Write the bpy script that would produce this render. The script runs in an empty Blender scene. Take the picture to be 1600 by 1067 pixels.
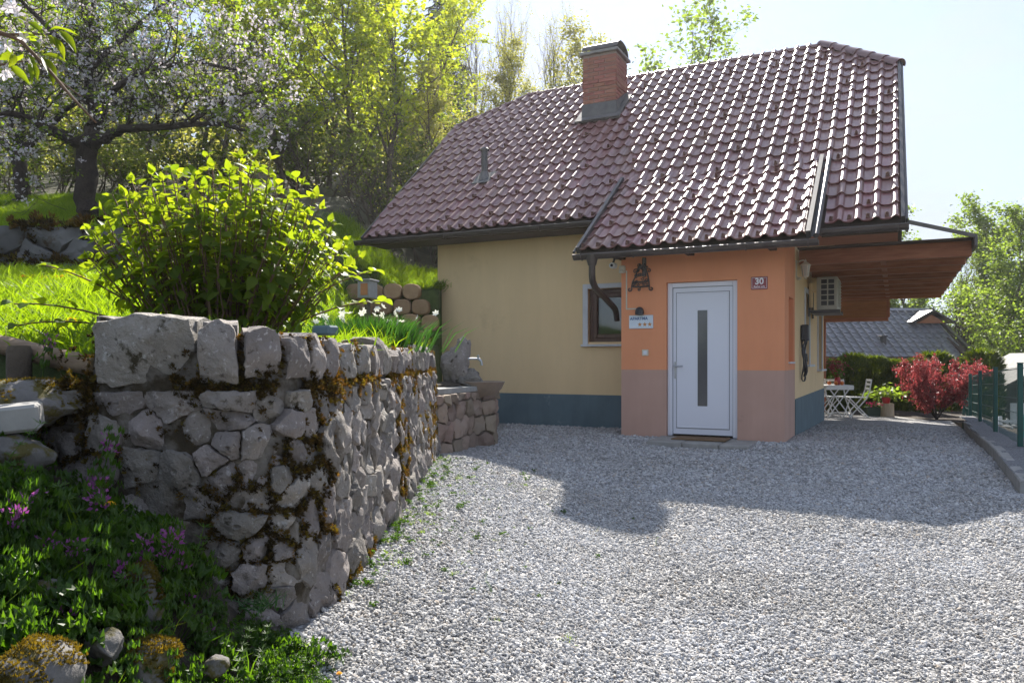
import bpy, bmesh, math, random
import numpy as np
from mathutils import Vector, Matrix, Euler
R = math.radians
rng = np.random.default_rng(7)
random.seed(7)
scene = bpy.context.scene
COL = scene.collection

# ------------------------------------------------------------------ camera
# world frame: x along the house front, y into the house, origin at the porch's front left corner
U = np.array([.8944272, -.4472136]); D = np.array([.4472136, .8944272])
CAM = np.array([3.579, -10.72, 1.10])
cam_d = bpy.data.cameras.new("camera")
cam = bpy.data.objects.new("camera", cam_d); COL.objects.link(cam)
cam.location = CAM; cam.rotation_euler = (R(90), 0, R(26.565))
cam_d.sensor_width = 36; cam_d.lens = 27.0; cam_d.shift_y = .0184
cam_d.clip_start = .05; cam_d.clip_end = 2000
scene.camera = cam
scene.render.resolution_x = 1024; scene.render.resolution_y = 682

# ------------------------------------------------------------------ light
SUN_AZ, SUN_EL = -20.0, 38.7          # azimuth from +y towards +x, elevation
SDIR = Vector((math.sin(R(SUN_AZ))*math.cos(R(SUN_EL)), math.cos(R(SUN_AZ))*math.cos(R(SUN_EL)), math.sin(R(SUN_EL))))
sun_d = bpy.data.lights.new("sun", 'SUN'); sun_d.energy = 4.3; sun_d.angle = R(.53); sun_d.color = (1, .94, .85)
sun = bpy.data.objects.new("sun", sun_d); COL.objects.link(sun)
sun.rotation_euler = SDIR.to_track_quat('Z', 'Y').to_euler(); sun.location = (0, 20, 30)
world = bpy.data.worlds.new("World"); scene.world = world; world.use_nodes = True
wt = world.node_tree; wn = wt.nodes; wl = wt.links
for n in list(wn): wn.remove(n)
wo = wn.new('ShaderNodeOutputWorld'); bg = wn.new('ShaderNodeBackground'); sky = wn.new('ShaderNodeTexSky')
sky.sky_type = 'NISHITA'; sky.sun_disc = False; sky.sun_elevation = R(SUN_EL); sky.sun_rotation = R(SUN_AZ)
sky.air_density = 1.0; sky.dust_density = .4; sky.ozone_density = 1.0; sky.altitude = 500
bg.inputs['Strength'].default_value = .145
tc = wn.new('ShaderNodeTexCoord'); mp = wn.new('ShaderNodeMapping'); mp.inputs['Scale'].default_value = (1, 1, 3.2)
nz = wn.new('ShaderNodeTexNoise'); nz.inputs['Scale'].default_value = 1.7; nz.inputs['Detail'].default_value = 7; nz.inputs['Roughness'].default_value = .58
cr = wn.new('ShaderNodeValToRGB'); cr.color_ramp.elements[0].position = .42; cr.color_ramp.elements[1].position = .70
cr.color_ramp.elements[0].color = (.0, .0, .0, 1); cr.color_ramp.elements[1].color = (.9, .9, .9, 1)
mx = wn.new('ShaderNodeMix'); mx.data_type = 'RGBA'; sa = wn.new('ShaderNodeMix'); sa.data_type = 'RGBA'; sa.inputs['Factor'].default_value = .80; sa.inputs['B'].default_value = (1.04, 1.28, 1.82, 1); wl.new(sky.outputs[0], sa.inputs['A']); mx.inputs['B'].default_value = (1.70, 1.76, 1.88, 1)
wl.new(tc.outputs['Generated'], mp.inputs['Vector']); wl.new(mp.outputs[0], nz.inputs['Vector']); wl.new(nz.outputs['Fac'], cr.inputs[0])
wl.new(cr.outputs[0], mx.inputs['Factor']); wl.new(sa.outputs['Result'], mx.inputs['A']); wl.new(mx.outputs['Result'], bg.inputs['Color'])
wl.new(bg.outputs[0], wo.inputs[0])
scene.view_settings.view_transform = 'Standard'; scene.view_settings.look = 'None'
scene.view_settings.exposure = 1.64; scene.view_settings.gamma = 1.0; scene.view_settings.use_curve_mapping = False
scene.cycles.max_bounces = 8; scene.cycles.transparent_max_bounces = 8; scene.cycles.caustics_reflective = False; scene.cycles.caustics_refractive = False

# ------------------------------------------------------------------ helpers
def cw(X, Y, z=0.):
    "camera-aligned ground coordinates (X to the right, Y ahead, metres) -> world"
    return Vector((CAM[0] + X*U[0] + Y*U[1], CAM[1] + X*D[0] + Y*D[1], z))
def P(px, py, Y): return cw((px-800)/1200*Y, Y, CAM[2] + (563-py)/1200*Y)
def wc(x, y):
    dx, dy = x-CAM[0], y-CAM[1]
    return dx*U[0]+dy*D[0], dx*U[1]+dy*D[1]
def sstep(a, b, x):
    t = np.clip((np.asarray(x, float)-a)/(b-a), 0, 1); return t*t*(3-2*t)

class MB:
    def __init__(s): s.v = []; s.f = []
    def add(s, vs, fs):
        o = len(s.v); s.v += [tuple(v) for v in vs]; s.f += [tuple(i+o for i in f) for f in fs]; return s
    def box(s, x0, x1, y0, y1, z0, z1, bev=0., M=None):
        if bev <= 0:
            vs = [(x, y, z) for z in (z0, z1) for y in (y0, y1) for x in (x0, x1)]
            fs = [(0, 2, 3, 1), (4, 5, 7, 6), (0, 1, 5, 4), (2, 6, 7, 3), (0, 4, 6, 2), (1, 3, 7, 5)]
        else:
            b = min(bev, (x1-x0)/2.01, (y1-y0)/2.01, (z1-z0)/2.01); c = ((x0+x1)/2, (y0+y1)/2, (z0+z1)/2); h = ((x1-x0)/2, (y1-y0)/2, (z1-z0)/2)
            vs = []; idx = {}
            for sx in (-1, 1):
                for sy in (-1, 1):
                    for sz in (-1, 1):
                        for a in range(3):
                            q = [(h[k]-(0 if k == a else b))*(sx, sy, sz)[k]+c[k] for k in range(3)]
                            idx[sx, sy, sz, a] = len(vs); vs.append(tuple(q))
            fs = []
            for a in range(3):
                o1, o2 = (a+1) % 3, (a+2) % 3
                for sg in (-1, 1):
                    loop = []
                    for (p, q) in ((-1, -1), (1, -1), (1, 1), (-1, 1)):
                        k = [0]*3; k[a] = sg; k[o1] = p; k[o2] = q; loop.append(idx[k[0], k[1], k[2], a])
                    fs.append(tuple(loop if sg > 0 else loop[::-1]))
            for a in range(3):
                o1, o2 = (a+1) % 3, (a+2) % 3
                for p in (-1, 1):
                    for q in (-1, 1):
                        k0 = [0]*3; k1 = [0]*3; k0[a] = -1; k1[a] = 1
                        for k in (k0, k1): k[o1] = p; k[o2] = q
                        lp = [idx[(*k0, o1)], idx[(*k1, o1)], idx[(*k1, o2)], idx[(*k0, o2)]]
                        fs.append(tuple(lp if p*q < 0 else lp[::-1]))
            for sx in (-1, 1):
                for sy in (-1, 1):
                    for sz in (-1, 1):
                        t = [idx[sx, sy, sz, a] for a in range(3)]; fs.append(tuple(t if sx*sy*sz > 0 else t[::-1]))
        if M is not None: vs = [tuple(M @ Vector(v)) for v in vs]
        return s.add(vs, fs)
    def tube(s, pts, rad, n=8, cap=True):
        pts = [Vector(p) for p in pts]; m = len(pts)
        rad = [rad]*m if np.isscalar(rad) else list(rad)
        up = None; vs = []; fs = []
        for i, p in enumerate(pts):
            t = (pts[min(i+1, m-1)]-pts[max(i-1, 0)]).normalized()
            if up is None:
                up = Vector((0, 0, 1)) if abs(t.z) < .9 else Vector((1, 0, 0))
            up = (up - t*up.dot(t)).normalized(); b = t.cross(up)
            for k in range(n):
                a = 2*math.pi*k/n; vs.append(p+(up*math.cos(a)+b*math.sin(a))*rad[i])
        for i in range(m-1):
            for k in range(n): fs.append((i*n+k, i*n+(k+1) % n, (i+1)*n+(k+1) % n, (i+1)*n+k))
        if cap: fs.append(tuple(range(n))[::-1]); fs.append(tuple((m-1)*n+k for k in range(n)))
        return s.add(vs, fs)
    def lathe(s, prof, n=16, c=(0, 0, 0), sy=1.):
        vs = []; fs = []; m = len(prof)
        for r, z in prof:
            for k in range(n):
                a = 2*math.pi*k/n; vs.append((c[0]+r*math.cos(a), c[1]+r*math.sin(a)*sy, c[2]+z))
        for i in range(m-1):
            for k in range(n): fs.append((i*n+k, i*n+(k+1) % n, (i+1)*n+(k+1) % n, (i+1)*n+k))
        fs.append(tuple(range(n))[::-1]); fs.append(tuple((m-1)*n+k for k in range(n)))
        return s.add(vs, fs)
    def prism(s, poly, vec):
        "closed polygon (list of 3-D points, counter-clockwise seen from the side vec points to) extruded by -vec"
        n = len(poly); a = [Vector(p) for p in poly]; b = [p-Vector(vec) for p in a]
        fs = [tuple(range(n)), tuple(range(n, 2*n))[::-1]]
        for i in range(n): fs.append((i, i+n, (i+1) % n+n, (i+1) % n))
        return s.add(a+b, fs)
    def mesh(s, name, mat=None, smooth=False):
        me = bpy.data.meshes.new(name); me.from_pydata([tuple(v) for v in s.v], [], s.f); 
        if mat: me.materials.append(mat)
        if smooth is True: me.polygons.foreach_set('use_smooth', [True]*len(me.polygons))
        elif smooth: 
            me.polygons.foreach_set('use_smooth', [True]*len(me.polygons)); me.set_sharp_from_angle(angle=R(smooth))
        me.update(); return me
    def build(s, name, mat=None, parent=None, smooth=False, loc=None): return obj(name, s.mesh(name, mat, smooth), parent, loc)

def obj(name, me, parent=None, loc=None, M=None):
    o = bpy.data.objects.new(name, me); COL.objects.link(o)
    if parent is not None: o.parent = parent
    if loc is not None: o.location = loc
    if M is not None: o.matrix_basis = M
    return o
def tag(o, label=None, cat=None, group=None, kind=None):
    if label: o['label'] = label
    if cat: o['category'] = cat
    if group: o['group'] = group
    if kind: o['kind'] = kind
    return o
def thing(name, label, cat, loc=(0, 0, 0), rz=0., group=None):
    o = bpy.data.objects.new(name, None); COL.objects.link(o); o.location = loc; o.rotation_euler = (0, 0, rz); o.empty_display_size = .2
    return tag(o, label, cat, group)
def np_mesh(name, verts, faces, mat=None, smooth=False):
    verts = np.asarray(verts, np.float32).reshape(-1, 3); faces = np.asarray(faces, np.int32); k = faces.shape[1]
    me = bpy.data.meshes.new(name); me.vertices.add(len(verts)); me.vertices.foreach_set('co', verts.ravel())
    me.loops.add(faces.size); me.loops.foreach_set('vertex_index', faces.ravel())
    me.polygons.add(len(faces)); me.polygons.foreach_set('loop_start', np.arange(0, faces.size, k, dtype=np.int32))
    try: me.polygons.foreach_set('loop_total', np.full(len(faces), k, np.int32))
    except Exception: pass
    if smooth: me.polygons.foreach_set('use_smooth', np.ones(len(faces), bool))
    if mat: me.materials.append(mat)
    me.update(calc_edges=True); me.validate(); return me
def join_np(meshes):
    vs = []; fs = []; o = 0
    for v, f in meshes: vs.append(v); fs.append(np.asarray(f)+o); o += len(v)
    return np.concatenate(vs), np.concatenate(fs)
def copy_tree(o, parent=None):
    c = o.copy(); COL.objects.link(c)
    if parent is not None: c.parent = parent
    for ch in list(o.children): copy_tree(ch, c)
    return c

# smooth value noise (numpy), for terrain and stones
_perm = rng.permutation(512)
def vnoise(x, y, z=0.):
    x = np.asarray(x, float); y = np.asarray(y, float); z = np.asarray(z, float)+0*x
    xi = np.floor(x).astype(int); yi = np.floor(y).astype(int); zi = np.floor(z).astype(int)
    fx = x-xi; fy = y-yi; fz = z-zi; fx = fx*fx*(3-2*fx); fy = fy*fy*(3-2*fy); fz = fz*fz*(3-2*fz)
    def h(a, b, c): return (_perm[(_perm[(_perm[a & 511]+b) & 511]+c) & 511])/511.*2-1
    def L(a, b, t): return a+(b-a)*t
    return L(L(L(h(xi, yi, zi), h(xi+1, yi, zi), fx), L(h(xi, yi+1, zi), h(xi+1, yi+1, zi), fx), fy),
             L(L(h(xi, yi, zi+1), h(xi+1, yi, zi+1), fx), L(h(xi, yi+1, zi+1), h(xi+1, yi+1, zi+1), fx), fy), fz)
def fbm(x, y, z=0., o=4):
    s = 0.; a = 1.
    for i in range(o): s = s+a*vnoise(x*2**i+i*7.3, y*2**i-i*3.1, np.asarray(z)*2**i+i*1.7); a *= .5
    return s

# scatter: one "stuff" object that instances small meshes on its points through geometry nodes
def scatter(name, pts, rots, scl, protos, pid, parent=None, seed=0):
    pts = np.asarray(pts, np.float32); n = len(pts)
    me = bpy.data.meshes.new(name); me.vertices.add(n); me.vertices.foreach_set('co', pts.ravel())
    a = me.attributes.new('rot', 'FLOAT_VECTOR', 'POINT'); a.data.foreach_set('vector', np.asarray(rots, np.float32).ravel())
    scl = np.asarray(scl, np.float32)
    if scl.ndim == 1: scl = np.repeat(scl[:, None], 3, 1)
    a = me.attributes.new('scl', 'FLOAT_VECTOR', 'POINT'); a.data.foreach_set('vector', scl.ravel())
    a = me.attributes.new('pid', 'INT', 'POINT'); a.data.foreach_set('value', np.asarray(pid, np.int32))
    c = bpy.data.collections.new(name+"_kinds")
    for i, m in enumerate(protos): c.objects.link(bpy.data.objects.new("%s_kind_%02d" % (name, i), m))
    ng = bpy.data.node_groups.new(name+"_scatter", 'GeometryNodeTree')
    ng.interface.new_socket("Geometry", in_out='INPUT', socket_type='NodeSocketGeometry')
    ng.interface.new_socket("Geometry", in_out='OUTPUT', socket_type='NodeSocketGeometry')
    N = ng.nodes; L = ng.links
    gi = N.new('NodeGroupInput'); go = N.new('NodeGroupOutput'); ip = N.new('GeometryNodeInstanceOnPoints'); ci = N.new('GeometryNodeCollectionInfo')
    ci.inputs['Collection'].default_value = c; ci.inputs['Separate Children'].default_value = True; ci.inputs['Reset Children'].default_value = True
    def attr(nm, dt):
        x = N.new('GeometryNodeInputNamedAttribute'); x.data_type = dt; x.inputs['Name'].default_value = nm; return x.outputs['Attribute']
    e2r = N.new('FunctionNodeEulerToRotation'); L.new(attr('rot', 'FLOAT_VECTOR'), e2r.inputs[0])
    ip.inputs['Pick Instance'].default_value = True
    L.new(gi.outputs[0], ip.inputs['Points']); L.new(ci.outputs[0], ip.inputs['Instance']); L.new(attr('pid', 'INT'), ip.inputs['Instance Index'])
    L.new(e2r.outputs[0], ip.inputs['Rotation']); L.new(attr('scl', 'FLOAT_VECTOR'), ip.inputs['Scale']); L.new(ip.outputs[0], go.inputs[0])
    o = obj(name, me, parent); md = o.modifiers.new("scatter", 'NODES'); md.node_group = ng
    o['kind'] = 'stuff'; return o

# ------------------------------------------------------------------ materials
def _new(name):
    m = bpy.data.materials.new(name); m.use_nodes = True; nt = m.node_tree
    return m, nt, nt.nodes, nt.links, nt.nodes['Principled BSDF']
def ramp(N, stops):
    r = N.new('ShaderNodeValToRGB'); e = r.color_ramp.elements
    while len(e) < len(stops): e.new(.5)
    for i, (p, c) in enumerate(stops): e[i].position = p; e[i].color = (*c, 1)
    return r
def noise(N, L, vec, scale, detail=5, rough=.6):
    n = N.new('ShaderNodeTexNoise'); n.inputs['Scale'].default_value = scale; n.inputs['Detail'].default_value = detail; n.inputs['Roughness'].default_value = rough
    L.new(vec, n.inputs['Vector']); return n
def mat(name, stops, scale=4., rough=.8, bump=.25, bscale=60., bdist=.004, rnd=0., rnd_hue=0., metal=0., coat=0., spec=.5, detail=5, rough_var=0., stretch=None, world_co=False, patches=None, streak=0.):
    m, nt, N, L, b = _new(name)
    if isinstance(stops, tuple) and np.isscalar(stops[0]):
        c = np.array(stops); stops = [(.3, tuple(c*.86)), (.7, tuple(np.minimum(c*1.12, .95)))]
    t = N.new('ShaderNodeTexCoord'); vec = t.outputs['Object']
    if world_co: g = N.new('ShaderNodeNewGeometry'); vec = g.outputs['Position']
    oi = N.new('ShaderNodeObjectInfo')
    if rnd or rnd_hue:                       # shift the pattern from piece to piece
        ad = N.new('ShaderNodeVectorMath'); ad.operation = 'ADD'; sc = N.new('ShaderNodeVectorMath'); sc.operation = 'SCALE'
        cmb = N.new('ShaderNodeCombineXYZ'); 
        for k in range(3): L.new(oi.outputs['Random'], cmb.inputs[k])
        sc.inputs['Scale'].default_value = 37.; L.new(cmb.outputs[0], sc.inputs[0]); L.new(vec, ad.inputs[0]); L.new(sc.outputs[0], ad.inputs[1]); vec = ad.outputs[0]
    if stretch:
        mpn = N.new('ShaderNodeMapping'); mpn.inputs['Scale'].default_value = stretch; L.new(vec, mpn.inputs['Vector']); vec = mpn.outputs[0]
    n = noise(N, L, vec, scale, detail); r = ramp(N, stops); L.new(n.outputs['Fac'], r.inputs[0]); col = r.outputs[0]
    if patches:                              # (colour, scale, threshold): stains with a shape of their own
        for pc, ps, pt in patches:
            pn = noise(N, L, vec, ps, 6, .65); pr = ramp(N, [(pt, (0, 0, 0)), (pt+.07, (1, 1, 1))]); L.new(pn.outputs['Fac'], pr.inputs[0])
            mx = N.new('ShaderNodeMix'); mx.data_type = 'RGBA'; L.new(pr.outputs[0], mx.inputs['Factor']); L.new(col, mx.inputs['A']); mx.inputs['B'].default_value = (*pc, 1); col = mx.outputs['Result']
    if streak:                               # faint vertical weather streaks
        mpn = N.new('ShaderNodeMapping'); mpn.inputs['Scale'].default_value = (1.9, 1.9, .22); L.new(vec, mpn.inputs['Vector']); sn = noise(N, L, mpn.outputs[0], 1.6, 7, .7)
        sr = ramp(N, [(.35, (1-streak,)*3), (.62, (1, 1, 1))]); L.new(sn.outputs['Fac'], sr.inputs[0]); mx = N.new('ShaderNodeMix'); mx.data_type = 'RGBA'; mx.blend_type = 'MULTIPLY'; mx.inputs['Factor'].default_value = 1; L.new(col, mx.inputs['A']); L.new(sr.outputs[0], mx.inputs['B']); col = mx.outputs['Result']
    if rnd or rnd_hue:
        h = N.new('ShaderNodeHueSaturation'); mr = N.new('ShaderNodeMapRange'); mr.inputs['To Min'].default_value = 1-rnd; mr.inputs['To Max'].default_value = 1+rnd
        L.new(oi.outputs['Random'], mr.inputs['Value']); L.new(mr.outputs[0], h.inputs['Value']); L.new(col, h.inputs['Color'])
        if rnd_hue:
            ms = N.new('ShaderNodeMath'); ms.operation = 'MULTIPLY'; ms.inputs[1].default_value = 7.31; L.new(oi.outputs['Random'], ms.inputs[0])
            fr = N.new('ShaderNodeMath'); fr.operation = 'FRACT'; L.new(ms.outputs[0], fr.inputs[0])
            m2 = N.new('ShaderNodeMapRange'); m2.inputs['To Min'].default_value = .5-rnd_hue; m2.inputs['To Max'].default_value = .5+rnd_hue; L.new(fr.outputs[0], m2.inputs['Value']); L.new(m2.outputs[0], h.inputs['Hue'])
        col = h.outputs[0]
    L.new(col, b.inputs['Base Color']); b.inputs['Roughness'].default_value = rough; b.inputs['Metallic'].default_value = metal
    b.inputs['Specular IOR Level'].default_value = spec; b.inputs['Coat Weight'].default_value = coat; b.inputs['Coat Roughness'].default_value = .22
    if rough_var:
        rn = noise(N, L, vec, scale*2.3, 4); rr = N.new('ShaderNodeMapRange'); rr.inputs['To Min'].default_value = rough-rough_var; rr.inputs['To Max'].default_value = rough+rough_var
        L.new(rn.outputs['Fac'], rr.inputs['Value']); L.new(rr.outputs[0], b.inputs['Roughness'])
    if bump:
        bn = noise(N, L, vec, bscale, 6, .65); bp = N.new('ShaderNodeBump'); bp.inputs['Strength'].default_value = bump; bp.inputs['Distance'].default_value = bdist
        L.new(bn.outputs['Fac'], bp.inputs['Height']); L.new(bp.outputs[0], b.inputs['Normal'])
    return m
def leaf_mat(name, c0, c1, transl=.5, rough=.45, tint=(1.25, 1.25, .35), island=True, spec=.3):
    "leaves: colour varies from leaf to leaf, light shines through"
    m, nt, N, L, b = _new(name)
    if island: g = N.new('ShaderNodeNewGeometry'); f = g.outputs['Random Per Island']
    else: g = N.new('ShaderNodeObjectInfo'); f = g.outputs['Random']
    r = ramp(N, [(0., c0), (1., c1)]); L.new(f, r.inputs[0])
    L.new(r.outputs[0], b.inputs['Base Color']); b.inputs['Roughness'].default_value = rough; b.inputs['Specular IOR Level'].default_value = spec
    tr = N.new('ShaderNodeBsdfTranslucent'); mu = N.new('ShaderNodeMix'); mu.data_type = 'RGBA'; mu.blend_type = 'MULTIPLY'; mu.inputs['Factor'].default_value = 1
    L.new(r.outputs[0], mu.inputs['A']); mu.inputs['B'].default_value = (tint[0]*1.6, tint[1]*1.6, tint[2]*1.6, 1); L.new(mu.outputs['Result'], tr.inputs['Color'])
    ms = N.new('ShaderNodeMixShader'); ms.inputs[0].default_value = transl; L.new(b.outputs[0], ms.inputs[1]); L.new(tr.outputs[0], ms.inputs[2])
    L.new(ms.outputs[0], N['Material Output'].inputs['Surface']); return m

M = {}
M['yellow'] = mat('yellow_render', [(.25, (.77, .555, .305)), (.75, (.82, .60, .335))], scale=1.1, rough=.92, bump=.35, bscale=140, bdist=.003, patches=[((.71, .51, .28), .7, .62)], streak=.06)
M['plinth'] = mat('blue_grey_plinth', [(.3, (.085, .135, .16)), (.7, (.12, .18, .205))], scale=2.2, rough=.85, bump=.3, bscale=150, bdist=.003, patches=[((.2, .25, .26), 3.0, .66)], streak=.16)
M['orange'] = mat('orange_render', [(.25, (.71, .28, .135)), (.75, (.78, .315, .155))], scale=1.3, rough=.92, bump=.35, bscale=140, bdist=.003, patches=[((.66, .265, .13), .8, .62)], streak=.07)
M['mauve'] = mat('mauve_render', [(.25, (.46, .285, .22)), (.75, (.52, .325, .255))], scale=1.6, rough=.9, bump=.35, bscale=140, bdist=.003, patches=[((.38, .245, .195), 1.9, .66)], streak=.09)
M['seal'] = mat('grey_door_seal', (.16, .165, .18), scale=3, rough=.6, bump=0)
M['white'] = mat('white_pvc', [(.3, (.70, .71, .77)), (.7, (.71, .72, .78))], scale=2, rough=.35, bump=0)
M['white_paint'] = mat('white_painted_metal', (.72, .72, .70), scale=6, rough=.5, bump=.1)
M['white_plaster'] = mat('white_plaster', (.60, .60, .62), scale=3, rough=.85, bump=.2)
M['smoked'] = mat('smoked_glass', (.10, .10, .105), scale=2, rough=.12, bump=0)
M['glass'] = mat('window_glass', (.03, .032, .035), scale=1, rough=.04, bump=0, spec=.9)
M['steel'] = mat('brushed_steel', (.45, .46, .48), scale=8, rough=.35, metal=.9, bump=0)
M['winwood'] = mat('brown_window_wood', [(.3, (.075, .035, .022)), (.7, (.12, .058, .035))], scale=5, rough=.5, bump=.15, stretch=(8, 8, 1))
M['tile'] = mat('glazed_clay_tile', [(.25, (.18, .078, .068)), (.55, (.235, .108, .094)), (.8, (.285, .145, .126))], scale=5, rough=.41, bump=.08, bscale=45, bdist=.003, rnd=.2, rnd_hue=.016, coat=.45, rough_var=.08, patches=[((.12, .08, .07), 9., .72)])
M['ridge'] = mat('ridge_tile', [(.25, (.13, .055, .052)), (.8, (.19, .088, .082))], scale=6, rough=.38, bump=.12, bscale=45, rnd=.12, coat=.3, patches=[((.22, .2, .17), 14., .66)])
M['flash'] = mat('grey_brown_sheet_metal', [(.3, (.075, .068, .066)), (.7, (.115, .105, .10))], scale=3, rough=.42, metal=.35, bump=.05)
M['gutter'] = mat('brown_gutter_metal', [(.3, (.062, .048, .045)), (.7, (.095, .076, .07))], scale=4, rough=.4, metal=.3, bump=.05, patches=[((.14, .12, .11), 12., .7)])
M['lead'] = mat('lead_flashing', [(.3, (.11, .105, .10)), (.7, (.17, .16, .155))], scale=6, rough=.55, metal=.3, bump=.2, bscale=25)
M['guard'] = mat('rusty_snow_guard', [(.3, (.12, .06, .045)), (.7, (.19, .105, .08))], scale=20, rough=.8, bump=.2)
M['deck'] = mat('dark_roof_boarding', [(.3, (.05, .033, .024)), (.7, (.085, .056, .04))], scale=5, rough=.8, stretch=(1, 8, 8))
M['brick'] = mat('red_chimney_brick', [(.25, (.30, .115, .078)), (.75, (.40, .17, .115))], scale=9, rough=.9, bump=.5, bscale=60, rnd=.16, rnd_hue=.01)
M['mortar'] = mat('chimney_mortar', (.36, .29, .25), scale=20, rough=.95, bump=.4)
M['concrete'] = mat('grey_concrete', [(.3, (.22, .215, .20)), (.7, (.33, .32, .30))], scale=6, rough=.9, bump=.4, bscale=90, patches=[((.14, .13, .11), 5., .66)])
M['timber'] = mat('stained_canopy_timber', [(.25, (.25, .085, .038)), (.55, (.38, .14, .065)), (.8, (.46, .19, .09))], scale=3.5, rough=.7, bump=.3, bscale=30, stretch=(1, 9, 9), rnd=.15)
M['clap'] = mat('orange_clapboard', [(.25, (.36, .14, .045)), (.75, (.50, .21, .075))], scale=4, rough=.65, bump=.25, bscale=30, stretch=(1, 9, 9), rnd=.12)
M['lantern'] = mat('cream_lantern_metal', (.60, .55, .45), scale=6, rough=.45, bump=.05)
M['frost'] = mat('frosted_lantern_glass', (.45, .44, .40), scale=6, rough=.25, bump=0)
M['black'] = mat('black_plastic', (.022, .02, .026), scale=6, rough=.45, bump=.05)
M['iron'] = mat('wrought_iron', [(.3, (.06, .05, .05)), (.7, (.12, .10, .095))], scale=20, rough=.6, metal=.4, bump=.2)
M['ac'] = mat('cream_air_conditioner_case', (.50, .47, .40), scale=3, rough=.5, bump=.04)
M['mat_brown'] = mat('coir_doormat', [(.3, (.12, .07, .035)), (.7, (.20, .12, .06))], scale=60, rough=1, bump=.8, bscale=300, bdist=.006)
M['signwhite'] = mat('sign_white_enamel', (.62, .68, .74), scale=2, rough=.3, bump=0)
M['signred'] = mat('sign_red_enamel', (.25, .035, .04), scale=2, rough=.35, bump=0)
M['blueink'] = mat('blue_letters', (.03, .09, .24), scale=2, rough=.4, bump=0)
M['goldink'] = mat('gold_stars', (.50, .22, .05), scale=2, rough=.4, bump=0)
M['whiteink'] = mat('white_letters', (.78, .74, .74), scale=2, rough=.4, bump=0)
M['stone'] = mat('grey_limestone', [(.2, (.115, .099, .088)), (.5, (.19, .167, .15)), (.8, (.29, .262, .24))], scale=4.5, rough=.88, bump=1., bscale=20, bdist=.034, rnd=.30, rnd_hue=.022, detail=9,
                 patches=[((.125, .10, .078), 4.5, .60), ((.28, .265, .25), 13., .62), ((.03, .021, .010), 9.5, .60), ((.32, .30, .285), 42., .59), ((.075, .063, .055), 27., .61)])
M['stone_far'] = mat('grey_boulder_stone', [(.2, (.07, .068, .066)), (.8, (.16, .155, .15))], scale=3, rough=.9, bump=.7, bscale=9, bdist=.03, rnd=.2, detail=8, patches=[((.05, .033, .018), 2.6, .57), ((.06, .075, .02), 4.0, .66)])
M['stone_tan'] = mat('tan_fountain_stone', [(.2, (.14, .10, .075)), (.5, (.22, .16, .12)), (.8, (.27, .22, .18))], scale=4, rough=.88, bump=.6, bscale=18, bdist=.015, rnd=.25, rnd_hue=.02, patches=[((.09, .075, .065), 6., .62)])
M['mossrock'] = mat('mossy_rock', [(.2, (.075, .07, .065)), (.8, (.17, .16, .15))], scale=7, rough=.9, bump=.8, bscale=20, bdist=.015, rnd=.2, patches=[((.075, .062, .012), 11., .50)])
M['joint'] = mat('dark_mossy_mortar', [(.25, (.018, .013, .007)), (.42, (.036, .026, .013)), (.52, (.11, .096, .08)), (.75, (.24, .225, .205))], scale=7, rough=1, bump=1., bscale=34, bdist=.02, detail=8)
M['block'] = mat('tan_planter_block', [(.25, (.27, .165, .085)), (.75, (.40, .26, .14))], scale=6, rough=.95, bump=.4, bscale=60, rnd=.18, patches=[((.12, .10, .04), 5., .64)])
M['log'] = mat('weathered_log', [(.25, (.13, .085, .05)), (.75, (.30, .21, .13))], scale=5, rough=.9, bump=.6, bscale=25, bdist=.01, stretch=(1, 8, 8))
M['bark'] = mat('dark_fruit_bark', [(.25, (.025, .018, .015)), (.75, (.07, .052, .042))], scale=9, rough=.95, bump=1., bscale=22, bdist=.03)
M['bark2'] = mat('brown_grey_bark', [(.25, (.06, .045, .032)), (.75, (.13, .10, .07))], scale=8, rough=.95, bump=.8, bscale=20, bdist=.02)
M['twig'] = mat('hydrangea_stem_bark', [(.25, (.09, .05, .03)), (.75, (.18, .11, .065))], scale=20, rough=.85, bump=.3)
M['fence'] = mat('dark_green_powder_coat', (.006, .075, .062), scale=5, rough=.4, bump=.03)
M['soil'] = mat('dark_soil', [(.3, (.02, .014, .009)), (.7, (.055, .04, .024))], scale=9, rough=1, bump=1., bscale=40, bdist=.02)
M['bedgravel'] = mat('grey_bed_gravel', [(.35, (.09, .09, .095)), (.65, (.24, .24, .25))], scale=60, rough=.95, bump=1., bscale=70, bdist=.012, detail=3)
M['lawn'] = mat('lawn_soil_and_grass', [(.25, (.035, .055, .010)), (.75, (.075, .115, .02))], scale=8, rough=1, bump=.8, bscale=80, bdist=.02, world_co=True)
M['forestfloor'] = mat('woodland_floor', [(.25, (.045, .04, .022)), (.75, (.09, .085, .04))], scale=3, rough=1, bump=.8, bscale=20, bdist=.04, world_co=True)
M['greyroof'] = mat('grey_concrete_tile', [(.25, (.11, .11, .125)), (.75, (.18, .18, .20))], scale=6, rough=.32, bump=.15, rnd=.13)
M['darkwood'] = mat('dark_brown_wood', [(.25, (.03, .018, .014)), (.75, (.065, .04, .03))], scale=5, rough=.7, bump=.2, stretch=(1, 9, 9))
M['red'] = mat('red_ceramic', (.45, .012, .02), scale=4, rough=.3, bump=0)
M['orangefruit'] = mat('orange_peel', (.65, .16, .012), scale=30, rough=.5, bump=.2)
M['stump'] = mat('pale_stump_wood', [(.25, (.30, .22, .15)), (.75, (.48, .38, .28))], scale=5, rough=.9, bump=.4, stretch=(6, 6, 1))
M['greenbox'] = mat('dark_green_planter', (.03, .05, .028), scale=5, rough=.7, bump=.1)
M['turq'] = mat('turquoise_plastic', (.10, .42, .38), scale=5, rough=.4, bump=0)
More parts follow.
